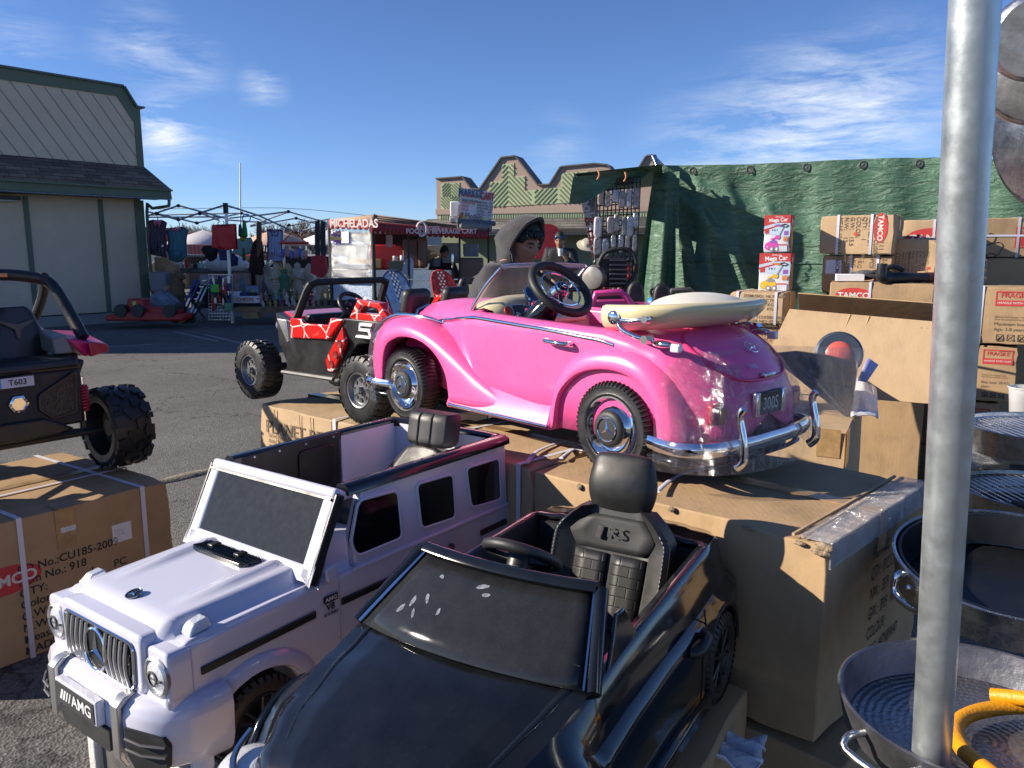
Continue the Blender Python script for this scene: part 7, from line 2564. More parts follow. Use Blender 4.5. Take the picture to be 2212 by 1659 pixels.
pb('lid',M('cooler_white',(.55,.58,.60),.4),cl,(cx[0],cx[1],cx[2],cx[3]),cd(300)+.22,.45,.02)
for ch in[c for c in bpy.data.objects if c.parent==cl]:
 ch.location=ch.location-cl.location
ct('cardboard_carton','small carton on the shelf behind the clear cart screen','box',CARD2,(335,880,500,955),.75,.2,.005)
ct('cardboard_carton','shaded carton beside the cart corner post','box',CARD,(505,885,685,985),.8,.2,.005)
ct('drinks_fridge','red drinks fridge inside the food cart','fridge',M('fridge_red',(.42,.02,.025),.35,var=.15),(570,728,925,1000),1.0,.4)
ct('counter_box','grey and yellow box on the cart counter below the cups','box',M('olive_grey',(.16,.15,.11),.6),(770,905,965,1015),.3,.3,.01)
def lat(name,label,cat,mat,x,y0,y1,rpx,k,taper=1.0,group=None):
 d=cd(x)+k
 a,b_=c3(x,y0),c3(x,y1)
 p,q=PY(a[0],a[1],d),PY(b_[0],b_[1],d)
 rr=rpx*.3617*.54861/1720*d
 h=p.z-q.z
 o=MB().lathe([(1e-4,0),(rr*taper,0),(rr,h*.85),(rr*.8,h),(1e-4,h)],(0,0,0),(0,0,1),14).build(name,mat,None,loc=q)
 return tag(o,label,cat,group)
lat('paper_cup_stack','white stack of paper cups on the cart counter','cups',PAPER,922,845,910,24,.3,.8)
lat('sauce_bottle','squat white bottle left of the cup stack','bottle',M('bottle_white',(.5,.48,.46),.4),845,850,908,26,.3)
lat('blue_bottle','tall blue bottle on the cart counter by the hanging cloth','bottle',M('bottle_blue',(.02,.12,.42),.35),1000,828,910,14,.2)
lat('metal_tap','steel drinks tap at the right of the cart counter','tap',CHROME,1470,830,985,18,.2,.6)
lat('plastic_container','clear tub of drinks on the back shelf of the cart','tub',M('blue_grey_tub',(.14,.16,.20),.4),1285,880,965,60,.6,.85)
ct('drink_dispenser','tall brown insulated dispenser with a moulded handle inside the cart','dispenser',BROWNP,(1095,640,1178,985),.25,.35,.05)
ct('drink_dispenser','wide brown cabinet left of the moulded dispenser','dispenser',BROWNP,(930,665,1092,985),.6,.35,.02)
ct('drink_dispenser','low brown insulated box at the right end of the cart counter','dispenser',BROWNP,(1538,870,1800,1160),.0,.4,.04)
ct('steel_hood','grey steel cabinet under the right end of the awning','cabinet',M('grey_panel',(.25,.23,.22),.5,var=.2),(1358,710,1550,930),.5,.2,.01)
ct('steel_cabinet','pale blue grey cabinet beside the stooping worker','cabinet',M('blue_grey_panel',(.22,.26,.30),.5,var=.2),(1585,715,1750,860),.5,.2,.01)
ct('serving_hatch','pale serving hatch with a coiled yellow cable inside the cart','hatch',M('pale_panel',(.36,.38,.38),.6,var=.3,vs=8),(1185,735,1355,935),1.1,.05,.005)
P=[C3(1200+110*(1+math.cos(a))*.55,855+28*math.sin(a),.9)for a in[i*math.pi/10 for i in range(20)]]
tag(MB().tube(P,.018,6,True).build('coiled_cable',M('cream_cable',(.55,.50,.30),.6)),'cream cable coiled in front of the pale back panel','cable')
ht=MB().tube([C3(955,1050,.1),C3(985,930,.1),C3(1010,920,.1),C3(1000,1180,.1)],.07,8,sm=3,sx=.4).build('hanging_cloth',M('white_cloth',(.42,.44,.50),.8))
tag(ht,'pale cloth hanging over the cart counter edge','cloth')
tag(MB().tube([C3(780,620,.3),C3(782,690,.3),C3(776,755,.3)],.06,8,sx=.6).build('paper_towel',M('pale_pink',(.42,.30,.27),.8)),'pale pink paper roll hanging under the awning','paper roll')
mbd=thing('menu_board','white MARKET CART menu board standing on the food cart roof','sign')
def B(u,v,k=0):return C3(1562-28*v+362*u,112+350*v+(48-20*v)*u,.25+k)
MB().hexa([B(0,1),B(1,1),B(1,1,.05),B(0,1,.05),B(0,0),B(1,0),B(1,0,.05),B(0,0,.05)]).build('board',M('sign_white',(.62,.64,.66),.5),mbd)
bx_,by_=(B(1,.5)-B(0,.5)).normalized(),(B(.5,0)-B(.5,1)).normalized()
SBL,SRD,SBK=M('menu_blue',(.06,.14,.24),.6),M('menu_red',(.50,.05,.05),.6),M('menu_black',(.06,.06,.07),.6)
text('MARKET',.20,SBL,mbd,B(.30,.13,-.03),bx_,by_,'title_lettering',bold=.035,sx=.68)
text('CART',.19,SRD,mbd,B(.81,.17,-.03),bx_,by_,'title_lettering',bold=.035,sx=.62)
text('BURRITO...$5.00...$8.00\n\nHOT DOG...$2.00...$5.00\nCHIPS...$2.00\nTWIX...$2.00',.066,SRD,mbd,B(.06,.43,-.03),bx_,by_,'menu_lettering',align='LEFT',sx=.40,bold=.02)
text('BREAKFAST OR BEEF & BEAN',.060,SBK,mbd,B(.06,.36,-.03),bx_,by_,'menu_lettering',align='LEFT',sx=.44,bold=.02)
text('MODELO.........$8.00...$9.00\n\nCLAMATO JUICE......$7.00\nFOUNTAIN SODA......$3.00\nBOTTLED WATER.....$2.00\nGATORADE.............$4.00\nCUP OF ICE.............$1.00',.056,SBK,mbd,B(.52,.47,-.03),bx_,by_,'menu_lettering',align='LEFT',sx=.54,bold=.02)
text('Modelo',.17,SBK,mbd,B(.46,.85,-.03),bx_,by_,'menu_lettering',sx=.72)
def bl(P,mat,nm):return MB().add([B(u,v,-.028)for u,v in P],[tuple(range(len(P)))]).build(nm,mat,mbd,fix=False)
bl([(.0,.93),(.03,.78),(.12,.72),(.14,.80),(.10,.96),(.02,.99)],M('print_hotdog',(.35,.12,.06),.6),'printed_picture')
bl([(.10,.99),(.12,.84),(.22,.80),(.24,.92),(.18,.99)],M('print_taco',(.50,.42,.08),.6),'printed_picture')
bl([(.66,.99),(.66,.84),(.84,.83),(.83,.99)],M('print_drink',(.55,.58,.25),.5),'printed_picture')
bl([(.93,.86),(.95,.86),(.96,.96),(.92,.96)],SBK,'printed_picture')
MB().tube([C3(1515,465,.1),C3(1930,500,.1)],.045,8).build('board_rail',M('blue_grey_tube',(.06,.08,.11),.4),mbd)
MB().tube([C3(1555,515,.05),C3(1890,545,.05)],.07,8,sx=.6).build('board_rail',M('grey_tube',(.16,.16,.17),.4),mbd)
MB().tube([C3(1545,300,.3),C3(1530,560,.3)],.03,6).build('board_post',BLKM,mbd)
ct('roof_box','plain white box standing left of the menu board on the cart roof','box',M('roof_white',(.66,.66,.68),.5),(1445,255,1548,425),.9,.5,.02)
ct('roof_box','grey lilac case under the white box on the cart roof','box',M('roof_lilac',(.30,.27,.30),.6),(1438,428,1530,490),.85,.5,.02)
CHK={}
def board(label,pts,c0,c1,c2,cx):
 t=thing('ironing_board',label,'ironing board',(0,0,0),group='ironing boards standing on end')
 P=[PY(*c3(x,y),8.0)for x,y in pts]
 mb=MB()
 n=len(P)
 mb.add(P+[p+V((.01,.05,0))for p in P],[tuple(range(n)),tuple(range(2*n-1,n-1,-1))]+[(i,i+n,(i+1)%n+n,(i+1)%n)for i in range(n)])
 b=mb.build('board',c0,t,bevel=.012)
 f=MB()
 (xa,ya),(xb,yb)=cx
 for i in range(16):
  for j in range(4):
   u=(i+.5)/16
   x=xa+(xb-xa)*u+(j-1.5)*19
   y=ya+(yb-ya)*u
   if(i+j)%2:f.add([PY(*c3(x+a,y+q),7.986)for a,q in((-9.5,-11),(9.5,-8),(11.5,12),(-7.5,9))],[(0,1,2,3)],0)
   else:f.add([PY(*c3(x+a,y+q),7.986)for a,q in((-9.5,-11),(9.5,-8),(11.5,12),(-7.5,9))],[(0,1,2,3)],1)
 f.build('checked_stripe',[c1,PAPER],b,fix=False)
 sp=MB()
 for i in range(9):
  for sd in(-1,1):
   u=(i+.5)/9
   x=xa+(xb-xa)*u+sd*(82+6*(i%2))
   y=ya+(yb-ya)*u+30+sd*6
   rr=22 if i%2 else 9
   if inside((x,y),[(a*1.0,q)for a,q in pts]):
    sp.add([PY(*c3(x+rr*math.cos(a)*.9,y+rr*math.sin(a)*1.1),7.987)for a in[k*math.pi/5 for k in range(10)]],[tuple(range(10))])
 if sp.v:sp.build('printed_spots',c2,b,fix=False)
 MB().tube([PY(*c3(x,y),8.0)for x,y in pts],.012,6,True).build('edge_binding',c1,b)
 MB().tube([PY(*c3(pts[-1][0]+60,1400),8.1),V((PY(*c3(pts[-1][0]+60,1400),8.1).x,8.3,0))],.015,6).build('leg',WIRE,t)
board('pale blue ironing board with a navy checked stripe, standing behind the red buggy',[(705,1110),(722,1050),(770,1012),(835,1008),(900,1035),(960,1100),(1020,1220),(1070,1350),(1120,1560),(860,1600),(780,1380),(715,1200)],M('board_blue',(.36,.50,.72),.8,var=.06),M('board_navy',(.03,.06,.16),.8),M('board_mid_blue',(.12,.24,.46),.8),((812,1015),(985,1520)))
board('red ironing board with a white checked stripe, standing by the boy',[(1242,1090),(1255,1035),(1300,1008),(1360,1012),(1420,1045),(1480,1120),(1530,1230),(1545,1330),(1570,1560),(1330,1600),(1300,1380),(1255,1210)],M('board_red',(.58,.06,.06),.8,var=.06),M('board_dark_red',(.40,.02,.03),.8),M('board_mid_red',(.48,.04,.05),.8),((1335,1015),(1440,1520)))
def seat_thing(label,x,y0,d,w=44,yb=1560,group='black ride-on seats in the background'):
 t=thing('ride_on_seat',label,'seat',(0,0,0),group=group)
 a,b_=PY(x-w/2,y0,d),PY(x+w/2,y0,d)
 zb=PY(x,yb,d).z
 W_=b_.x-a.x
 H_=a.z-zb
 mb=MB().prism(roundpoly([((a.x+b_.x)/2+q*W_,zb+H_*k)for q,k in((-.5,0),(.5,0),(.5,.55),(.42,.85),(.2,1),(-.2,1),(-.42,.85),(-.5,.55))],.03),d,d+.07)
 mb.build('back',LEATHER,t,bevel=.02,seg=3)
 MB().box(((a.x+b_.x)/2,d-.003,zb+H_*.78),(W_*.08,.006,H_*.16)).build('slot',GLOSS,t)
for x,y,d,lab in((1375,609,5.6,'black seat back above the pink buggy, left one'),(1432,612,5.4,'black seat back above the pink buggy, right one'),(1000,600,5.2,'slanted dark seat back beside the boy')):
 seat_thing(lab,x,y,d,40 if x!=1000 else 26,y+75)
for x,lab in((1155,'left round dark pod in the row of three beside the boy'),(1185,'middle round dark pod in the row of three'),(1213,'right round dark pod in the row of three')):
 p=PY(x,580,6.0)
 q=MB().ball((0,0,0),(.048,.05,.055),14).build('lamp_pod',LEATHER,None,loc=p)
 tag(q,lab,'lamp pod','row of round pods')
 MB().lathe([(.042,-.03),(.046,-.045),(1e-4,-.05)],(0,0,0),(0,1,.1),14).build('lens',DGREY,q)
def far_buggy(label,col,pts,d,num):
 t=thing('toy_buggy',label,'ride-on buggy')
 fm=MB()
 P=[PY(x,y,d)for x,y in pts]
 inn=[PY(x,y,d)for x,y in((1288,660),(1290,640),(1335,636),(1346,658))]if num else[PY(x,y,d)for x,y in((1497,650),(1500,640),(1515,638),(1530,655))]
 fm.tube(P[:5],.022,8)
 fm.hexa([P[0],P[4],P[4]+V((0,.25,0)),P[0]+V((0,.25,0)),P[0]+V((0,0,.035)),P[4]+V((0,0,.035)),P[4]+V((0,.25,.035)),P[0]+V((0,.25,.035))])
 fm.build('frame',col,t,bevel=.004)
 a,b_=P[0]+V((-.05,-.01,-.01)),P[4]+V((.25,-.01,-.02))
 MB().hexa([a+V((0,0,-.45)),b_+V((0,0,-.45)),b_+V((0,.4,-.45)),a+V((0,.4,-.45)),a,b_,b_+V((0,.4,0)),a+V((0,.4,0))]).build('body',BLK,t,bevel=.01)
 MB().hexa([b_+V((-.30,-.01,.0)),b_+V((.02,-.01,.0)),b_+V((.02,.3,.0)),b_+V((-.30,.3,.0)),b_+V((-.28,0,.035)),b_+V((.0,0,.03)),b_+V((.0,.28,.03)),b_+V((-.28,.28,.035))]).build('mudguard',col,t,bevel=.006)
 for k in(-.02,.55):
  q=MB().lathe([(.06,-.06),(.13,-.06),(.14,0),(.13,.06),(.06,.06)],(a.x+k+.05,a.y+.1,.14),(0,1,0),20).build('wheel',TYRE,t)
 if num:
  text('F',.07,PAPER,t,(a.x+.20,a.y-.014,a.z-.045),(1,0,0),(.5,0,1),'race_number',sx=1.8,bold=.04)
 return t
far_buggy('hot pink buggy frame showing between the steering wheel and the cream folded top',M('far_pink',(.62,.05,.26),.3,coat=.4),[(1278,664),(1287,634),(1340,630),(1352,640),(1368,662)],5.2,1)
far_buggy('grey buggy frame in front of the green tarp corner',DGREY,[(1480,656),(1490,636),(1525,638),(1545,650),(1562,668)][0:5]if False else[(1440,654),(1452,628),(1490,626),(1505,640),(1525,660)],5.9,0)
sw=thing('push_toy','blue toy with a small black steering wheel beside the grey buggy','toy',PY(1415,645,5.5))
MB().ball((0,0,-.03),(.06,.05,.045),12).build('body',M('toy_blue',(.03,.25,.60),.3),sw)
MB().tube([(.02+.055*math.cos(a),-.02,.02+.035*math.sin(a)-.03*math.cos(a))for a in[i*math.pi/8 for i in range(16)]],.010,6,True).build('steering_wheel',BLK,sw)
ge=thing('small_engine','grey engine with a round pull start and black frame beside the wire grid','engine',PY(1285,600,6.2))
MB().lathe([(.09,-.06),(.10,0),(.085,.05),(.05,.06),(1e-4,.06)],(0,0,0),(-.5,-.85,0),24).build('starter_housing',M('engine_grey',(.28,.26,.24),.4,.5),ge)
MB().box((.13,.05,.04),(.22,.18,.22)).build('block',BLKM,ge,bevel=.01)
mb=MB()
for i in range(6):mb.box((.17,-.06,-.04+.035*i),(.13,.06,.012))
mb.build('cooling_fin',DGREY,ge)
MB().tube([(.02,-.05,.10),(.08,-.06,.20),(.26,-.06,.21),(.31,-.06,.05),(.2,-.05,-.1)],.016,8,sm=3).build('frame',BLKM,ge)
MB().box((.12,.05,-.55),(.3,.25,.9)).build('stand',BLKM,ge)
ht_=MB().lathe([(.16,0),(.17,.02),(.10,.04),(.085,.10),(1e-4,.12)],(0,0,0),(.1,-.5,.8),20).build('straw_hat',M('cream_straw',(.50,.46,.36),.8),None,loc=PY(1268,532,12.8))
tag(ht_,'cream hat hanging under the far hall eave beside the drinking man','hat')
tag(MB().prism(roundpoly([(-.22,.0),(.22,0),(.20,.55),(.08,.62),(-.08,.62),(-.20,.55)],.05),-.05,.05).build('red_garment',M('red_stuff',(.45,.03,.04),.8,var=.4,vs=9),None,loc=PY(1182,560,14.5)),'red garment hanging behind the drinking man','garment')
# ------ market stall with the bare canopy frame
cf=thing('canopy_frame','bare folding canopy frame without its cloth, hung with garments','canopy frame')
def bars(name,segs,r):
 mb=MB()
 for(x0,y0,d0),(x1,y1,d1)in segs:
  mb.cyl(G2(x0,y0,d0),G2(x1,y1,d1),r,n=6)
 return mb.build(name,ALU,cf)
F_,M_,B_=17.6,19.0,20.4
bars('front_truss',[((1078,292,F_),(560,458,F_+.8)),((790,378,F_+.4),(1000,462,M_)),((560,302,F_+.8),(1070,440,F_)),((560,302,F_+.8),(215,418,F_+1.3)),((320,388,F_+1.1),(760,492,M_)),((215,365,F_+1.3),(560,458,F_+.8)),((1430,410,F_+.7),(1840,597,F_+1.4)),((1085,300,F_),(1430,410,F_+.7)),((1430,410,F_+.7),(1755,368,F_+1.3))],.021)
bars('back_truss',[((760,492,M_),(1245,385,B_)),((1245,385,B_),(1560,495,B_)),((1100,460,M_),(1555,492,B_)),((215,430,M_),(1060,425,M_)),((215,408,B_),(1240,385,B_)),((1340,520,M_),(1755,372,M_)),((1755,368,M_),(2212,500,B_)),((1340,530,M_),(1840,440,B_)),((1840,440,B_),(2212,540,B_)),((1760,520,M_),(2212,448,M_)),((1840,597,M_),(2212,490,M_)),((1110,440,M_),(1760,372,B_))],.019)
kn=MB()
for x,y,d in((560,305,F_+.8),(790,390,F_+.4),(760,492,M_),(1245,385,B_),(1755,368,F_+1.3),(1840,597,F_+1.4),(1840,440,B_),(1760,515,M_),(320,388,F_+1.1),(560,456,F_+.8),(2080,470,M_)):
 kn.ball(G2(x,y,d),(.05,.05,.04),8)
kn.build('joint_caps',BLKM,cf)
lg=G2(1072,300,F_)
for nm,(x,y,d)in zip(range(3),((1075,300,F_),(2195,460,M_),(1690,520,B_))):
 p=G2(x,y,d)
 MB().box((p.x,p.y,p.z/2),(.055,.055,p.z)).build('leg',ALU,cf)
MB().box((lg.x,lg.y,lg.z-.06),(.085,.085,.22)).build('corner_bracket',BLKM,cf)
def rel(mats):return mats
def garment(name,label,cat,P,d,mat,th=.05,trim=None,hang=None,extra=None,waves=3):
 """a hanging cloth cut to an outline in the enlarged view, with soft vertical folds"""
 pts=[G2(x,y,d)for x,y in P]
 c=sum(pts,V())/len(pts)
 t=thing(name,label,cat,(c.x,c.y,c.z))
 x0,x1=min(p.x for p in pts),max(p.x for p in pts)
 z0,z1=min(p.z for p in pts),max(p.z for p in pts)
 poly=[(p.x,p.z)for p in pts]
 N,K=22,26
 mb=MB()
 for sd in(0,1):
  rows=[]
  for j in range(K+1):
   z=z0+(z1-z0)*j/K
   zz=min(max(z,z0+1e-4),z1-1e-4)
   xsn=sorted(a[0]+(b_[0]-a[0])*(zz-a[1])/(b_[1]-a[1])for a,b_ in zip(poly,poly[1:]+poly[:1])if(a[1]>zz)!=(b_[1]>zz))
   xa,xb=(xsn[0],xsn[-1])if xsn else(c.x,c.x)
   rows.append([V((xa+(xb-xa)*i/N,d+(th if sd else 0)+.03*math.sin(i*waves*.45+j*.08)*(1-j/K),z))-c for i in range(N+1)])
  mb.grid(rows)
 mb.build('cloth',mat,t,sharp=180)
 if trim:
  MB().tube([p-c+V((0,-.012,0))for p in pts],.012,5,True).build('edge_trim',trim,t)
 if hang:
  h=G2(*hang,d)-c
  MB().tube([h,h+V((.02,0,-.04)),V((h.x,0,h.z-.10)),V((h.x-.16,0,z1-c.z-.03)),V((h.x+.16,0,z1-c.z-.03)),V((h.x,0,h.z-.10))],.010,5).build('hanger',BLKM,t)
 for nm,Q,m2 in(extra or()):
  MB().add([G2(x,y,d-.035)-c for x,y in Q],[tuple(range(len(Q)))]).build(nm,m2,t,fix=False,solid=.006)
 return t
PINKC=M('pink_cloth',(.55,.14,.26),.85)
TEAL=M('teal_cloth',(.05,.16,.20),.85,var=.2)
garment('apron','dark grey apron with a pink collar hanging beside the market hall corner','apron',[(230,470),(290,458),(330,540),(375,458),(428,485),(410,560),(430,700),(425,865),(250,830),(240,690),(250,560)],17.4,M('plum_grey_cloth',(.055,.045,.065),.85,var=.2),trim=M('burgundy_trim',(.22,.02,.05),.8),hang=(325,420),extra=(('collar',[(285,465),(378,465),(350,545),(330,500),(312,545)],PINKC),('pocket',[(258,720),(325,715),(325,800),(262,820)],M('dark_pocket',(.04,.03,.045),.9)),('badge',[(376,732),(396,728),(404,744),(388,756),(374,748)],PAPER)))
garment('apron','teal apron with a round hem and front pocket, second along the canopy','apron',[(430,580),(480,545),(530,575),(600,535),(655,565),(640,680),(650,840),(600,905),(540,918),(470,890),(440,800),(455,680)],17.5,TEAL,trim=M('dark_teal_trim',(.02,.07,.10),.8),hang=(560,480),extra=(('neck',[(478,552),(600,545),(560,578),(505,580)],PINKC),('pocket',[(475,795),(580,790),(590,850),(560,885),(490,880)],M('teal_pocket',(.04,.13,.17),.85))))
garment('apron','pale blue apron with navy piping and red flowers on its pockets','apron',[(1530,560),(1568,560),(1585,630),(1640,630),(1650,560),(1690,570),(1690,690),(1680,720),(1690,912),(1530,910),(1530,720),(1535,690)],18.2,M('pale_check_cloth',(.38,.42,.60),.85,var=.1,vs=60),trim=M('navy_trim',(.03,.04,.16),.8),hang=(1600,545),extra=[('pocket',[(x,782),(x+60,788),(x+55,855),(x+8,850)],M('pocket_blue',(.42,.45,.62),.8))for x in(1545,1632)]+[('flower',[(x+14*math.cos(a),822+14*math.sin(a))for a in[k*.785 for k in range(8)]],RED_INK)for x in(1578,1662)])
garment('tote_bag','bright red square bag hanging from the canopy corner','bag',[(925,505),(1170,500),(1190,780),(1060,785),(918,755)],17.45,M('red_bag',(.50,.012,.015),.5,var=.1),th=.12,hang=(1045,470),waves=1)
garment('brown_fur','dark brown fringed hide hanging right of the green toys','hide',[(1370,700),(1430,640),(1460,700),(1480,930),(1450,1060),(1320,1030),(1335,850)],18.0,M('brown_fur',(.055,.028,.020),.95,var=.5,vs=30,bump=1,bs=90),th=.10,waves=5)
garment('child_dress','pale mint child dress hanging below the green toys','dress',[(1190,660),(1340,650),(1385,760),(1340,830),(1240,850),(1130,820),(1180,740)],18.4,M('mint_cloth',(.30,.50,.46),.8,var=.15),th=.08,waves=5)
garment('dark_bag','black backpack with grey shoulder straps hanging under the canopy','bag',[(840,740),(930,735),(975,760),(960,880),(900,912),(850,860),(800,780)],18.6,M('black_bag',(.02,.02,.022),.7),th=.12)
garment('blue_bag','navy and red bag hanging low behind the canopy leg','bag',[(985,770),(1110,775),(1200,880),(1190,960),(1130,965),(1110,895),(1010,900)],18.5,M('navy_bag',(.03,.05,.16),.6,var=.5,vs=12),th=.10)
for k,(x,y,h,w,m_,lab)in enumerate(((1275,460,200,26,('net_green',(.02,.22,.05)),'green toy net hanging beside the red bag'),(1262,620,70,30,('net_yellow',(.50,.38,.03)),'yellow toy spade in the net below the green one'),(1230,500,150,22,('net_dark',(.02,.10,.05)),'dark green patterned toy left of the green net'),(1268,760,150,18,('net_deep_green',(.01,.12,.06)),'deep green dangling strap below the yellow spade'))):
 P=G2(x,y,17.8+.1*k)
 s_=.3617*.54861/1720*17.8
 tag(MB().lathe([(1e-4,0),(w*s_*.6,-.02),(w*s_,-h*s_*.5),(w*s_*1.1,-h*s_*.85),(1e-4,-h*s_)],(0,0,0),(0,0,1),10).build('hanging_toy',M(m_[0],m_[1],.6,var=.5,vs=20),None,loc=P),lab,'toy')
tag(MB().tube([G2(1300+42*math.cos(a),440+45*math.sin(a),17.9)for a in[i*math.pi/10 for i in range(20)]],.012,6,True).build('toy_hoop',M('hoop_blue',(.03,.18,.62),.4)),'blue toy hoop hanging above the green net','hoop')
for k,(x,lab)in enumerate(((1425,'thick brown belts hanging left of the checked apron'),(2060,'black leather belts hanging by the food cart'),(2120,'dark straps hanging right beside the food cart sign'))):
 mb=MB()
 for i in range(3):
  mb.tube([G2(x+14*i,470+5*i,17.9),G2(x+18*i-6,640,17.9),G2(x+13*i+(8 if k else 0),860-30*i+(180 if k else 0),17.9)],.026,5,sm=3,sx=.3)
 tag(mb.build('leather_belts',M('brown_leather',(.10,.045,.028),.5)if not k else BLKM),lab,'belts')
lh=thing('laundry_hanger','red ring hanger with small socks pegged on it','hanger',G2(1815,640,18.1))
MB().tube([V((.30*math.cos(a),.1*math.sin(a),-.14))for a in[i*math.pi/10 for i in range(20)]],.035,6,True).tube([(.28,0,-.14),(0,0,.12),(-.28,0,-.14)],.015,5).build('ring',M('hanger_red',(.60,.05,.03),.4),lh)
r_=random.Random(12)
for i in range(9):
 mb=MB().ball((-.26+.065*i,r_.uniform(-.06,.06),-.30-r_.uniform(0,.12)),(.05,.04,.11),8)
 mb.build('sock',M('sock_%s'%('blue' if i%3==0 else 'grey' if i%3==1 else 'rose'),((.16,.16,.50),(.36,.34,.36),(.50,.26,.24))[i%3],.85),lh)
tag(MB().prism(roundpoly([(-.16,0),(.14,.02),(.18,-.35),(.05,-.50),(-.18,-.38)],.05),-.08,.08).build('red_bundle',M('red_stuff',(1,1,1)),None,loc=G2(2090,850,17.9)),'red cloth bundle hanging on the straps beside the food cart','cloth bundle')
TBM=M('dark_table_cloth',(.04,.035,.04),.9,var=.4)
def g2box(name,label,cat,x0,y0,x1,y1,d,th,mat,bevel=.01,group=None,rz=0):
 a,b_=G2(x0,y1,d),G2(x1,y0,d)
 o=MB().box((0,0,0),(abs(b_.x-a.x),th,abs(b_.z-a.z))).build(name,mat,None,bevel=bevel,loc=((a.x+b_.x)/2,d+th/2,(a.z+b_.z)/2),rz=rz)
 return tag(o,label,cat,group)
g2box('display_table','long dark cloth covered table behind the pictures','table',700,1020,1600,1420,18.6,.7,TBM)
g2box('display_table','far table covered with pots and packets behind the hanging garments','table',430,985,1560,1040,21.0,1.0,M('pale_table',(.20,.19,.19),.8,var=.5,vs=6))
r_=random.Random(31)
cols=[STEEL,STEEL,PAPER,M('navy_bag',(1,1,1)),M('red_stuff',(1,1,1)),CARD2,BLKM,M('mint_cloth',(1,1,1))]
POS=['far left','left','near the black backpack','middle','by the canopy leg','right of the canopy leg','right','far right']
for i in range(24):
 x=470+46*i+r_.uniform(-12,12)
 hh=r_.uniform(35,95)
 P=G2(x,985,20.9+r_.uniform(-.2,.5))
 s_=.3617*.54861/1720*21
 q=i%8
 if q in(0,1,3):
  o=MB().lathe([(1e-4,0),(26*s_,0),(28*s_,hh*s_),(24*s_,hh*s_),(1e-4,hh*s_*.6)],(0,0,0),(0,0,1),14).build('cooking_pot',STEEL,None,loc=P)
  tag(o,'steel pot on the far table, %s'%POS[i // 3],'pot','pots on the far table')
 else:
  o=MB().box((0,0,hh*s_*.5),(r_.uniform(30,60)*s_,.15,hh*s_)).build('goods_packet',cols[q],None,bevel=.02,loc=P,rz=r_.uniform(-.5,.5))
  tag(o,'%s packet on the far table, %s'%(['','','white','','red','brown','black','mint'][q],POS[i // 3]),'packet','packets on the far table')
tag(MB().ball((0,0,.1),(.55,.2,.22),12).build('white_sheet',M('white_sheet',(.68,.68,.70),.7,bump=.6,bs=9),None,loc=G2(1080,985,19.6)),'white plastic sheet heaped behind the canopy leg','sheet')
g2box('storage_tub','grey plastic storage tub beside the market hall corner','tub',255,1025,415,1240,18.0,.5,M('tub_grey',(.20,.20,.23),.5),.03)
g2box('cardboard_carton','open brown carton between the two aprons','box',300,865,450,1030,18.6,.3,CARD3,.01,rz=.15)
g2box('cardboard_carton','brown carton below the teal apron','box',425,945,518,1100,18.3,.3,CARD3,.01)
g2box('cardboard_carton','flat brown carton under the white sign tray','box',1180,1410,1500,1460,17.4,.4,CARD3,.01)
g2box('cardboard_carton','small brown carton on the ground under the flat one','box',1255,1462,1425,1535,17.4,.3,CARD,.01)
wt_=g2box('sign_tray','white tray lettered CHEDIS in red in front of the pictures','tray',1145,1290,1430,1365,17.3,.25,PAPER)
text('*  CHEDIS  *',.11,RED_INK,wt_,(0,-.128,0),(1,0,0),(0,0,1),'sign_lettering',bold=.02)
for i,(x,m_)in enumerate(((1180,PAPER),(1270,M('navy_bag',(1,1,1))),(1350,BLKM))):
 g2box('folded_shirt','%s folded cloth in the white tray'%('white','navy','black')[i],'cloth',x-38,1240+6*i,x+42,1292,17.4,.2,m_,.02)
FRM=M('wood_frame',(.22,.12,.06),.5)
for i,(x0,y0,x1,y1,d,c1,c2,lab)in enumerate(((1160,1030,1345,1240,18.35,(.30,.22,.20),(.10,.20,.22),'framed picture of a robed figure in a rose halo'),(1405,1030,1590,1280,18.3,(.38,.27,.21),(.16,.12,.14),'tall framed picture of a robed figure, right of the rose one'),(1285,1170,1440,1300,17.9,(.20,.36,.55),(.50,.42,.20),'small framed blue picture in front of the robed figures'),(680,1035,1060,1180,18.4,(.24,.13,.09),(.14,.09,.08),'wide dark framed picture behind the shopping trolleys'),(1060,1040,1175,1250,18.42,(.28,.26,.26),(.12,.14,.18),'narrow grey framed picture behind the grid rack'),(400,1160,500,1380,18.0,(.36,.28,.23),(.20,.14,.12),'leaning pale picture beside the storage tub'))):
 t=g2box('framed_picture',lab,'picture',x0,y0,x1,y1,d,.05,FRM,.008,'framed pictures on the stall')
 a,b_=G2(x0,y1,d),G2(x1,y0,d)
 w,h=b_.x-a.x,b_.z-a.z
 MB().box((0,-.028,0),(w*.86,.006,h*.88)).build('print',M('picture_ground_%s'%'abcdef'[i],c1,.6,var=.35,vs=7),t)
 MB().add([V((w*u,-.034,h*v_))for u,v_ in((-.18,-.40),(.20,-.40),(.15,.05),(.07,.16),(.06,.26),(-.03,.28),(-.07,.18),(-.15,.05))],[tuple(range(8))]).build('robed_figure',M('picture_figure_%s'%'abcdef'[i],c2,.6,var=.3,vs=9),t,fix=False)
IVORY=M('ivory_plaster',(.52,.45,.36),.6,var=.15,bump=.2)
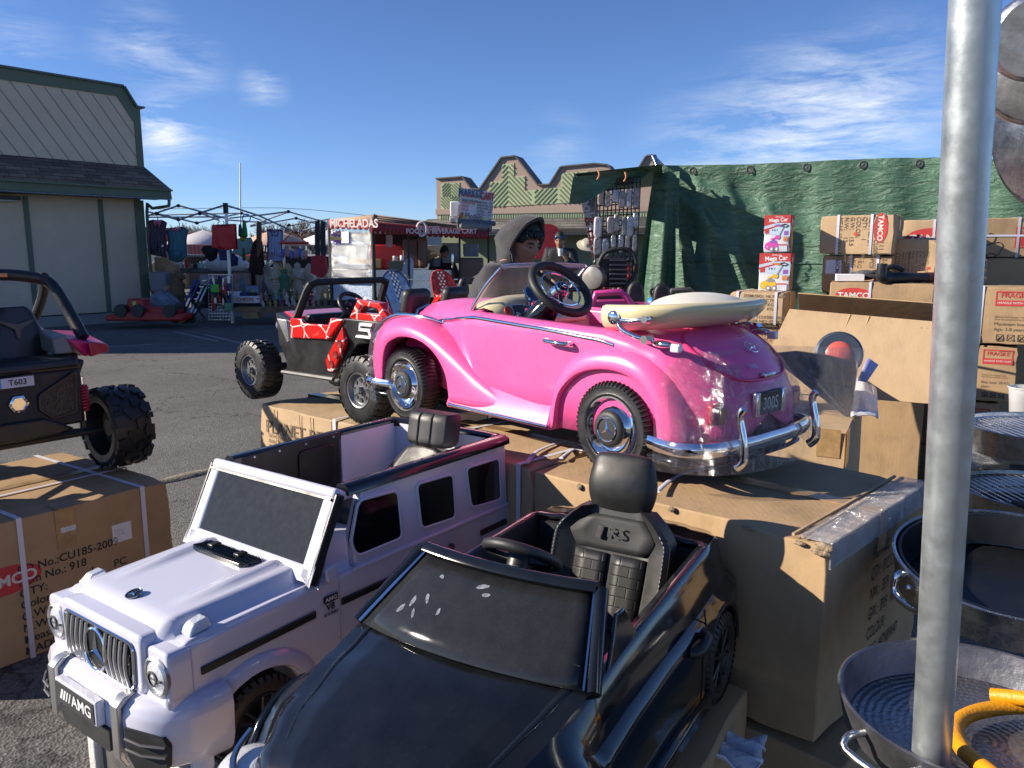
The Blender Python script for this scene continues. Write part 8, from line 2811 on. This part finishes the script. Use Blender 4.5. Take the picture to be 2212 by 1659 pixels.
def statue(name,label,x,yt,yb,d,mat,kind='robe',group=None):
 p,q=G2(x,yt,d),G2(x,yb,d)
 H=p.z-q.z
 mb=MB().lathe([(1e-4,0),(H*.20,0),(H*.19,H*.05),(H*.13,H*.25),(H*.12,H*.55),(H*.15,H*.68),(H*.10,H*.76),(H*.05,H*.79),(H*.085,H*.86),(H*.085,H*.93),(1e-4,H)],(0,0,0),(0,0,1),12)
 for s in(1,-1):
  mb.tube([(s*H*.13,0,H*.70),(s*H*.16,-H*.06,H*.56),(s*H*.02,-H*.13,H*.60)],H*.035,6)
 if kind=='angel':
  for s in(1,-1):
   mb.prism(roundpoly([(s*H*.05,H*.62),(s*H*.26,H*.98),(s*H*.36,H*.90),(s*H*.34,H*.45),(s*H*.20,H*.22),(s*H*.10,H*.42)],H*.06),H*.08,H*.13)
 o=mb.build(name,mat,None,loc=q)
 return tag(o,label,'statue' if H>.45 else 'figurine',group)
statue('angel_statue','large ivory winged angel statue, tallest on the left',1640,920,1330,18.2,IVORY,'angel')
statue('angel_statue','large ivory winged angel statue right of the sunburst figure',1870,915,1330,18.3,IVORY,'angel')
statue('angel_statue','smaller ivory angel statue beside the black buggy cage',2095,1050,1330,18.3,IVORY,'angel')
sb=thing('sunburst_statue','robed figure ringed by golden sun rays among the statues','statue',G2(1715,1300,17.7))
p=G2(1715,1140,17.7)-G2(1715,1300,17.7)
ry=MB()
for i in range(34):
 a=2*math.pi*i/34
 c,s_=math.cos(a),math.sin(a)
 ry.tube([p+V((c*.14,.02,s_*.26)),p+V((c*.27,.02,s_*.46))],lambda u:.014*(1-.8*u),4)
ry.build('rays',M('dull_gold',(.42,.33,.07),.45,.4),sb)
MB().lathe([(1e-4,-.36),(.14,-.36),(.10,-.1),(.12,.12),(.06,.18),(.06,.28),(1e-4,.30)],p,(0,0,1),14).build('robed_figure',M('green_robe',(.04,.13,.08),.6,var=.4,vs=12),sb)
CN=[('red',(.30,.05,.04)),('gold',(.38,.26,.06)),('white',(.55,.50,.45)),('blue',(.10,.16,.34)),('brown',(.20,.10,.05)),('rose',(.48,.24,.22)),('green',(.08,.20,.12)),('ivory',(.50,.44,.36))]
for i in range(34):
 cn,cc=CN[(i*5+i // 8)%8]
 row=i%3
 x=1450+22.5*i+r_.uniform(-8,8)
 yb=1330+50*row+r_.uniform(-8,8)
 hh=r_.uniform(85,140)
 statue('plaster_figurine','small %s painted figurine in the %s row of the crowded figurines'%(cn,('back','middle','front')[row]),x,yb-hh,yb,17.6-.14*row,M('figurine_'+cn,cc,.5,var=.35,vs=25),group='%s figurines, %s row'%(cn,('back','middle','front')[row]))
g2box('display_table','low table crowded with painted figurines','table',1440,1405,2250,1475,17.2,.8,M('brown_cloth',(.20,.12,.08),.9,var=.4,vs=9))
g2box('display_table','raised step behind the figurines carrying the large statues','table',1560,1332,2250,1410,17.75,.8,TBM)
gr=thing('wire_rack','white wire grid rack hung with key rings and small bags','rack',G2(1020,1540,17.0))
o_=G2(1020,1540,17.0)
mb=MB()
for i in range(9):
 x=890+32*i
 mb.cyl(G2(x,1555,17.0)-o_,G2(x+4,1050,17.0)-o_,.007,n=5)
for j in range(15):
 y=1055+35*j
 mb.cyl(G2(886,y,17.0)-o_,G2(1150,y,17.0)-o_,.007,n=5)
mb.build('grid',WIRE,gr,fix=False)
for i in range(46):
 x,y=r_.uniform(900,1140),r_.uniform(1050,1330)
 m_=[BLKM,M('red_stuff',(1,1,1)),M('navy_bag',(1,1,1)),SILVER,BROWNP][i%5]
 hh=r_.uniform(.10,.26)
 o=MB().box((0,0,-hh/2),(r_.uniform(.03,.07),.04,hh)).build('key_ring',m_,None,bevel=.01,loc=G2(x,y,16.93))
 tag(o,'%s trinket hanging on the white wire rack'%('black','red','navy','silver','brown')[i%5],'key ring','%s trinkets on the wire rack'%('black','red','navy','silver','brown')[i%5])
g2box('small_bag','bright green handled bag on the wire rack','bag',912,1160,1000,1250,16.9,.06,M('lime_bag',(.06,.46,.04),.5),.02)
g2box('small_bag','pale green bag low on the wire rack','bag',1058,1360,1140,1450,16.9,.06,M('sage_bag',(.10,.26,.15),.5),.02)
g2box('patterned_bag','grey patterned square bag left of the wire rack','bag',795,1055,905,1175,17.0,.08,M('grey_pattern',(.24,.23,.25),.7,var=.6,vs=20),.02)
for k,(x,m_,lab)in enumerate(((560,M('trolley_blue',(.02,.06,.28),.5),'folded blue shopping trolley leaning in the shade'),(670,WIRE,'folded steel luggage trolley right of the blue one'))):
 t=thing('folding_trolley',lab,'trolley',(0,0,0))
 for dx in(0,45):
  MB().tube([G2(x+dx,1520,16.9),G2(x+dx+190,1110,17.2)],.022,6).build('frame_tube',m_,t)
 c=MB()
 for i in range(6):c.tube([G2(x+30*i,1450-66*i,16.95),G2(x+45+30*i,1450-66*i,16.95)],.014,5)
 c.build('crossbar',m_,t)
 for dx in(-10,60):
  MB().lathe([(1e-4,-.03),(.10,-.03),(.11,0),(.10,.03),(1e-4,.03)],G2(x+dx-30,1530,16.8),(.3,1,0),14).build('wheel',TYRE if dx<0 or k else AMBER,t)
st=thing('folding_stool','black folding stool standing between the trolleys and wire rack','stool',(0,0,0))
for a,b_ in(((700,1530),(845,1370)),((850,1540),(730,1370))):
 MB().tube([G2(*a,16.9),G2(*b_,16.9)],.022,6).build('leg',BLKM,st)
MB().hexa([G2(725,1380,16.8),G2(850,1375,16.8),G2(850,1375,17.2),G2(725,1380,17.2),G2(730,1350,16.8),G2(845,1345,16.8),G2(845,1345,17.2),G2(730,1350,17.2)]).build('seat',BLKM,st)
eg=thing('kangaroo_statue','tall brown carved animal statue standing behind the trolleys','statue',G2(560,1400,17.8))
q=G2(560,1050,17.8)-G2(560,1400,17.8)
FURB=M('carved_wood',(.16,.10,.055),.8,var=.4,vs=16,bump=.7,bs=50)
MB().tube([(0,0,0),(-.04,0,q.z*.3),(.0,0,q.z*.6),(.03,0,q.z*.85),(.05,-.02,q.z)],[.17,.20,.16,.10,.09],10,sm=4).tube([(.05,-.02,q.z*.96),(.16,-.05,q.z*.92),(.24,-.06,q.z*.88)],[.09,.06,.02],8,sm=3).build('body',FURB,eg)
for s in(1,-1):
 MB().tube([(.03,s*.05,q.z),(.0,s*.08,q.z+.12)],lambda u:.03*(1-.7*u),6).build('ear',FURB,eg)
bgp=MB()
rows=[[V((.40*math.cos(a)*math.sin(R(10+8*j))*r_.uniform(.85,1.1),.2*math.sin(a)*math.sin(R(10+8*j)),.50*math.cos(R(10+8*j))*r_.uniform(.9,1.08)))for a in[i*math.pi/7 for i in range(14)]]for j in range(11)]
tag(bgp.grid(rows,close=True).build('plastic_bag',M('grey_sheet',(.17,.19,.24),.3,var=.4,bump=.6,bs=12),None,loc=G2(400,1490,17.2)),'grey plastic bag slumped beside the red toy cars','plastic bag')
rc=thing('stacked_toy_car','low red toy race car on the ground at the hall corner','toy car',G2(260,1555,16.6))
MB().prism(roundpoly([(-.80,.02),(.80,.02),(.82,.14),(.4,.20),(-.5,.20),(-.82,.12)],.05),-.3,.3).build('body',M('race_red',(.42,.02,.02),.35),rc,bevel=.03)
r2=thing('stacked_toy_car','small red toy race car standing on top of the low red one','toy car',G2(270,1490,16.6))
MB().prism(roundpoly([(-.52,.0),(.60,.0),(.62,.10),(.2,.16),(-.08,.17),(-.10,.34),(-.40,.34),(-.42,.16),(-.55,.12)],.04),-.2,.2).build('body',M('race_red',(1,1,1)),r2,bevel=.03)
MB().box((-.25,-.206,.24),(.08,.006,.10)).build('crest',M('sign_yellow',(1,1,1)),r2)
for x,y in((-.5,-.26),(.5,-.26),(-.14,-.28),(-.5,.2),(.5,.2)):
 MB().lathe([(1e-4,-.07),(.13,-.07),(.14,0),(.13,.07),(1e-4,.07)],(x,y,.10),(0,1,0),16).build('wheel',TYRE,r2)
def car(label,x,y,d,col,w=1.8,hatch=False):
 p=G2(x,y,d); p.z=0
 t=thing('parked_car',label,'car',p,group='parked cars behind the market')
 pr=roundpoly([(-2.1,.3),(2.1,.3),(2.15,.75),(1.5,.9),(.8,1.42),(-1.2,1.45),(-1.9,.95),(-2.15,.85)],.12)
 MB().prism(pr,0,w).build('body',M('car_'+col[0],col[1],.25,coat=.6),t,bevel=.06)
 MB().prism([(-1.6,.95),(1.3,.93),(.75,1.36),(-1.15,1.38)],-.01,w+.01).build('window',GLOSS,t)
 for cx in(-1.35,1.35):
  MB().lathe([(1e-4,-.1),(.3,-.1),(.32,0),(.3,.1),(1e-4,.1)],(cx,.05,.32),(0,1,0),16).build('wheel',TYRE,t)
 if hatch:
  MB().hexa([(-1.2,.1,1.44),(-1.2,w-.1,1.44),(-2.3,w-.1,1.75),(-2.3,.1,1.75),(-1.2,.1,1.50),(-1.2,w-.1,1.50),(-2.3,w-.1,1.82),(-2.3,.1,1.82)]).build('raised_hatch',GLOSS,t)
car('black car with its hatch raised behind the teal apron',760,800,27,('black',(.02,.02,.022)),hatch=True)
car('silver car parked beyond the red laundry hanger',2000,800,30,('silver',(.35,.36,.38)))
car('red car parked behind the far table of pots',1180,820,33,('red',(.35,.04,.04)))
for k,(x,d,lab)in enumerate(((1500,34,'distant peach canopy behind the brown hide'),(2120,36,'distant white canopy behind the leather belts'),(700,38,'distant pale canopy beyond the pink shed'))):
 p=G2(x,640,d)
 t=thing('market_canopy',lab,'canopy',(p.x,d,0),group='distant canopies')
 MB().add([(-1.5,0,p.z-.35),(1.5,0,p.z-.35),(1.5,3,p.z-.35),(-1.5,3,p.z-.35),(0,1.5,p.z+.35)],[(0,1,4),(1,2,4),(2,3,4),(3,0,4)]).build('roof',M('canopy_%s'%('peach','white','pale')[k],((.55,.36,.26),(.65,.66,.70),(.5,.48,.5))[k],.8),t,solid=.03)
 for a in(-1.45,1.45):
  for b_ in(.05,2.95):
   MB().cyl((a,b_,0),(a,b_,p.z-.35),.03,n=6).build('leg',ALU,t)
for k,(xa,xb,h,d,col,lab)in enumerate(((-70,-42,4.0,95,(.40,.36,.30),'far low tan building at the left horizon'),(-30,-4,3.6,105,(.30,.32,.33),'far low grey building behind the bare trees'),(18,60,4.5,110,(.38,.36,.34),'far pale warehouse behind the green tarp'))):
 t=thing('far_building',lab,'building',((xa+xb)/2,d,0))
 MB().box((0,3,h/2),(xb-xa,6,h)).build('wall',M('far_wall_%s'%'abc'[k],col,.9,var=.15,vs=.4),t)
 MB().box((0,3,h+.1),(xb-xa+.4,6.4,.3)).build('roof',M('far_roof',(.16,.14,.13),.9),t)
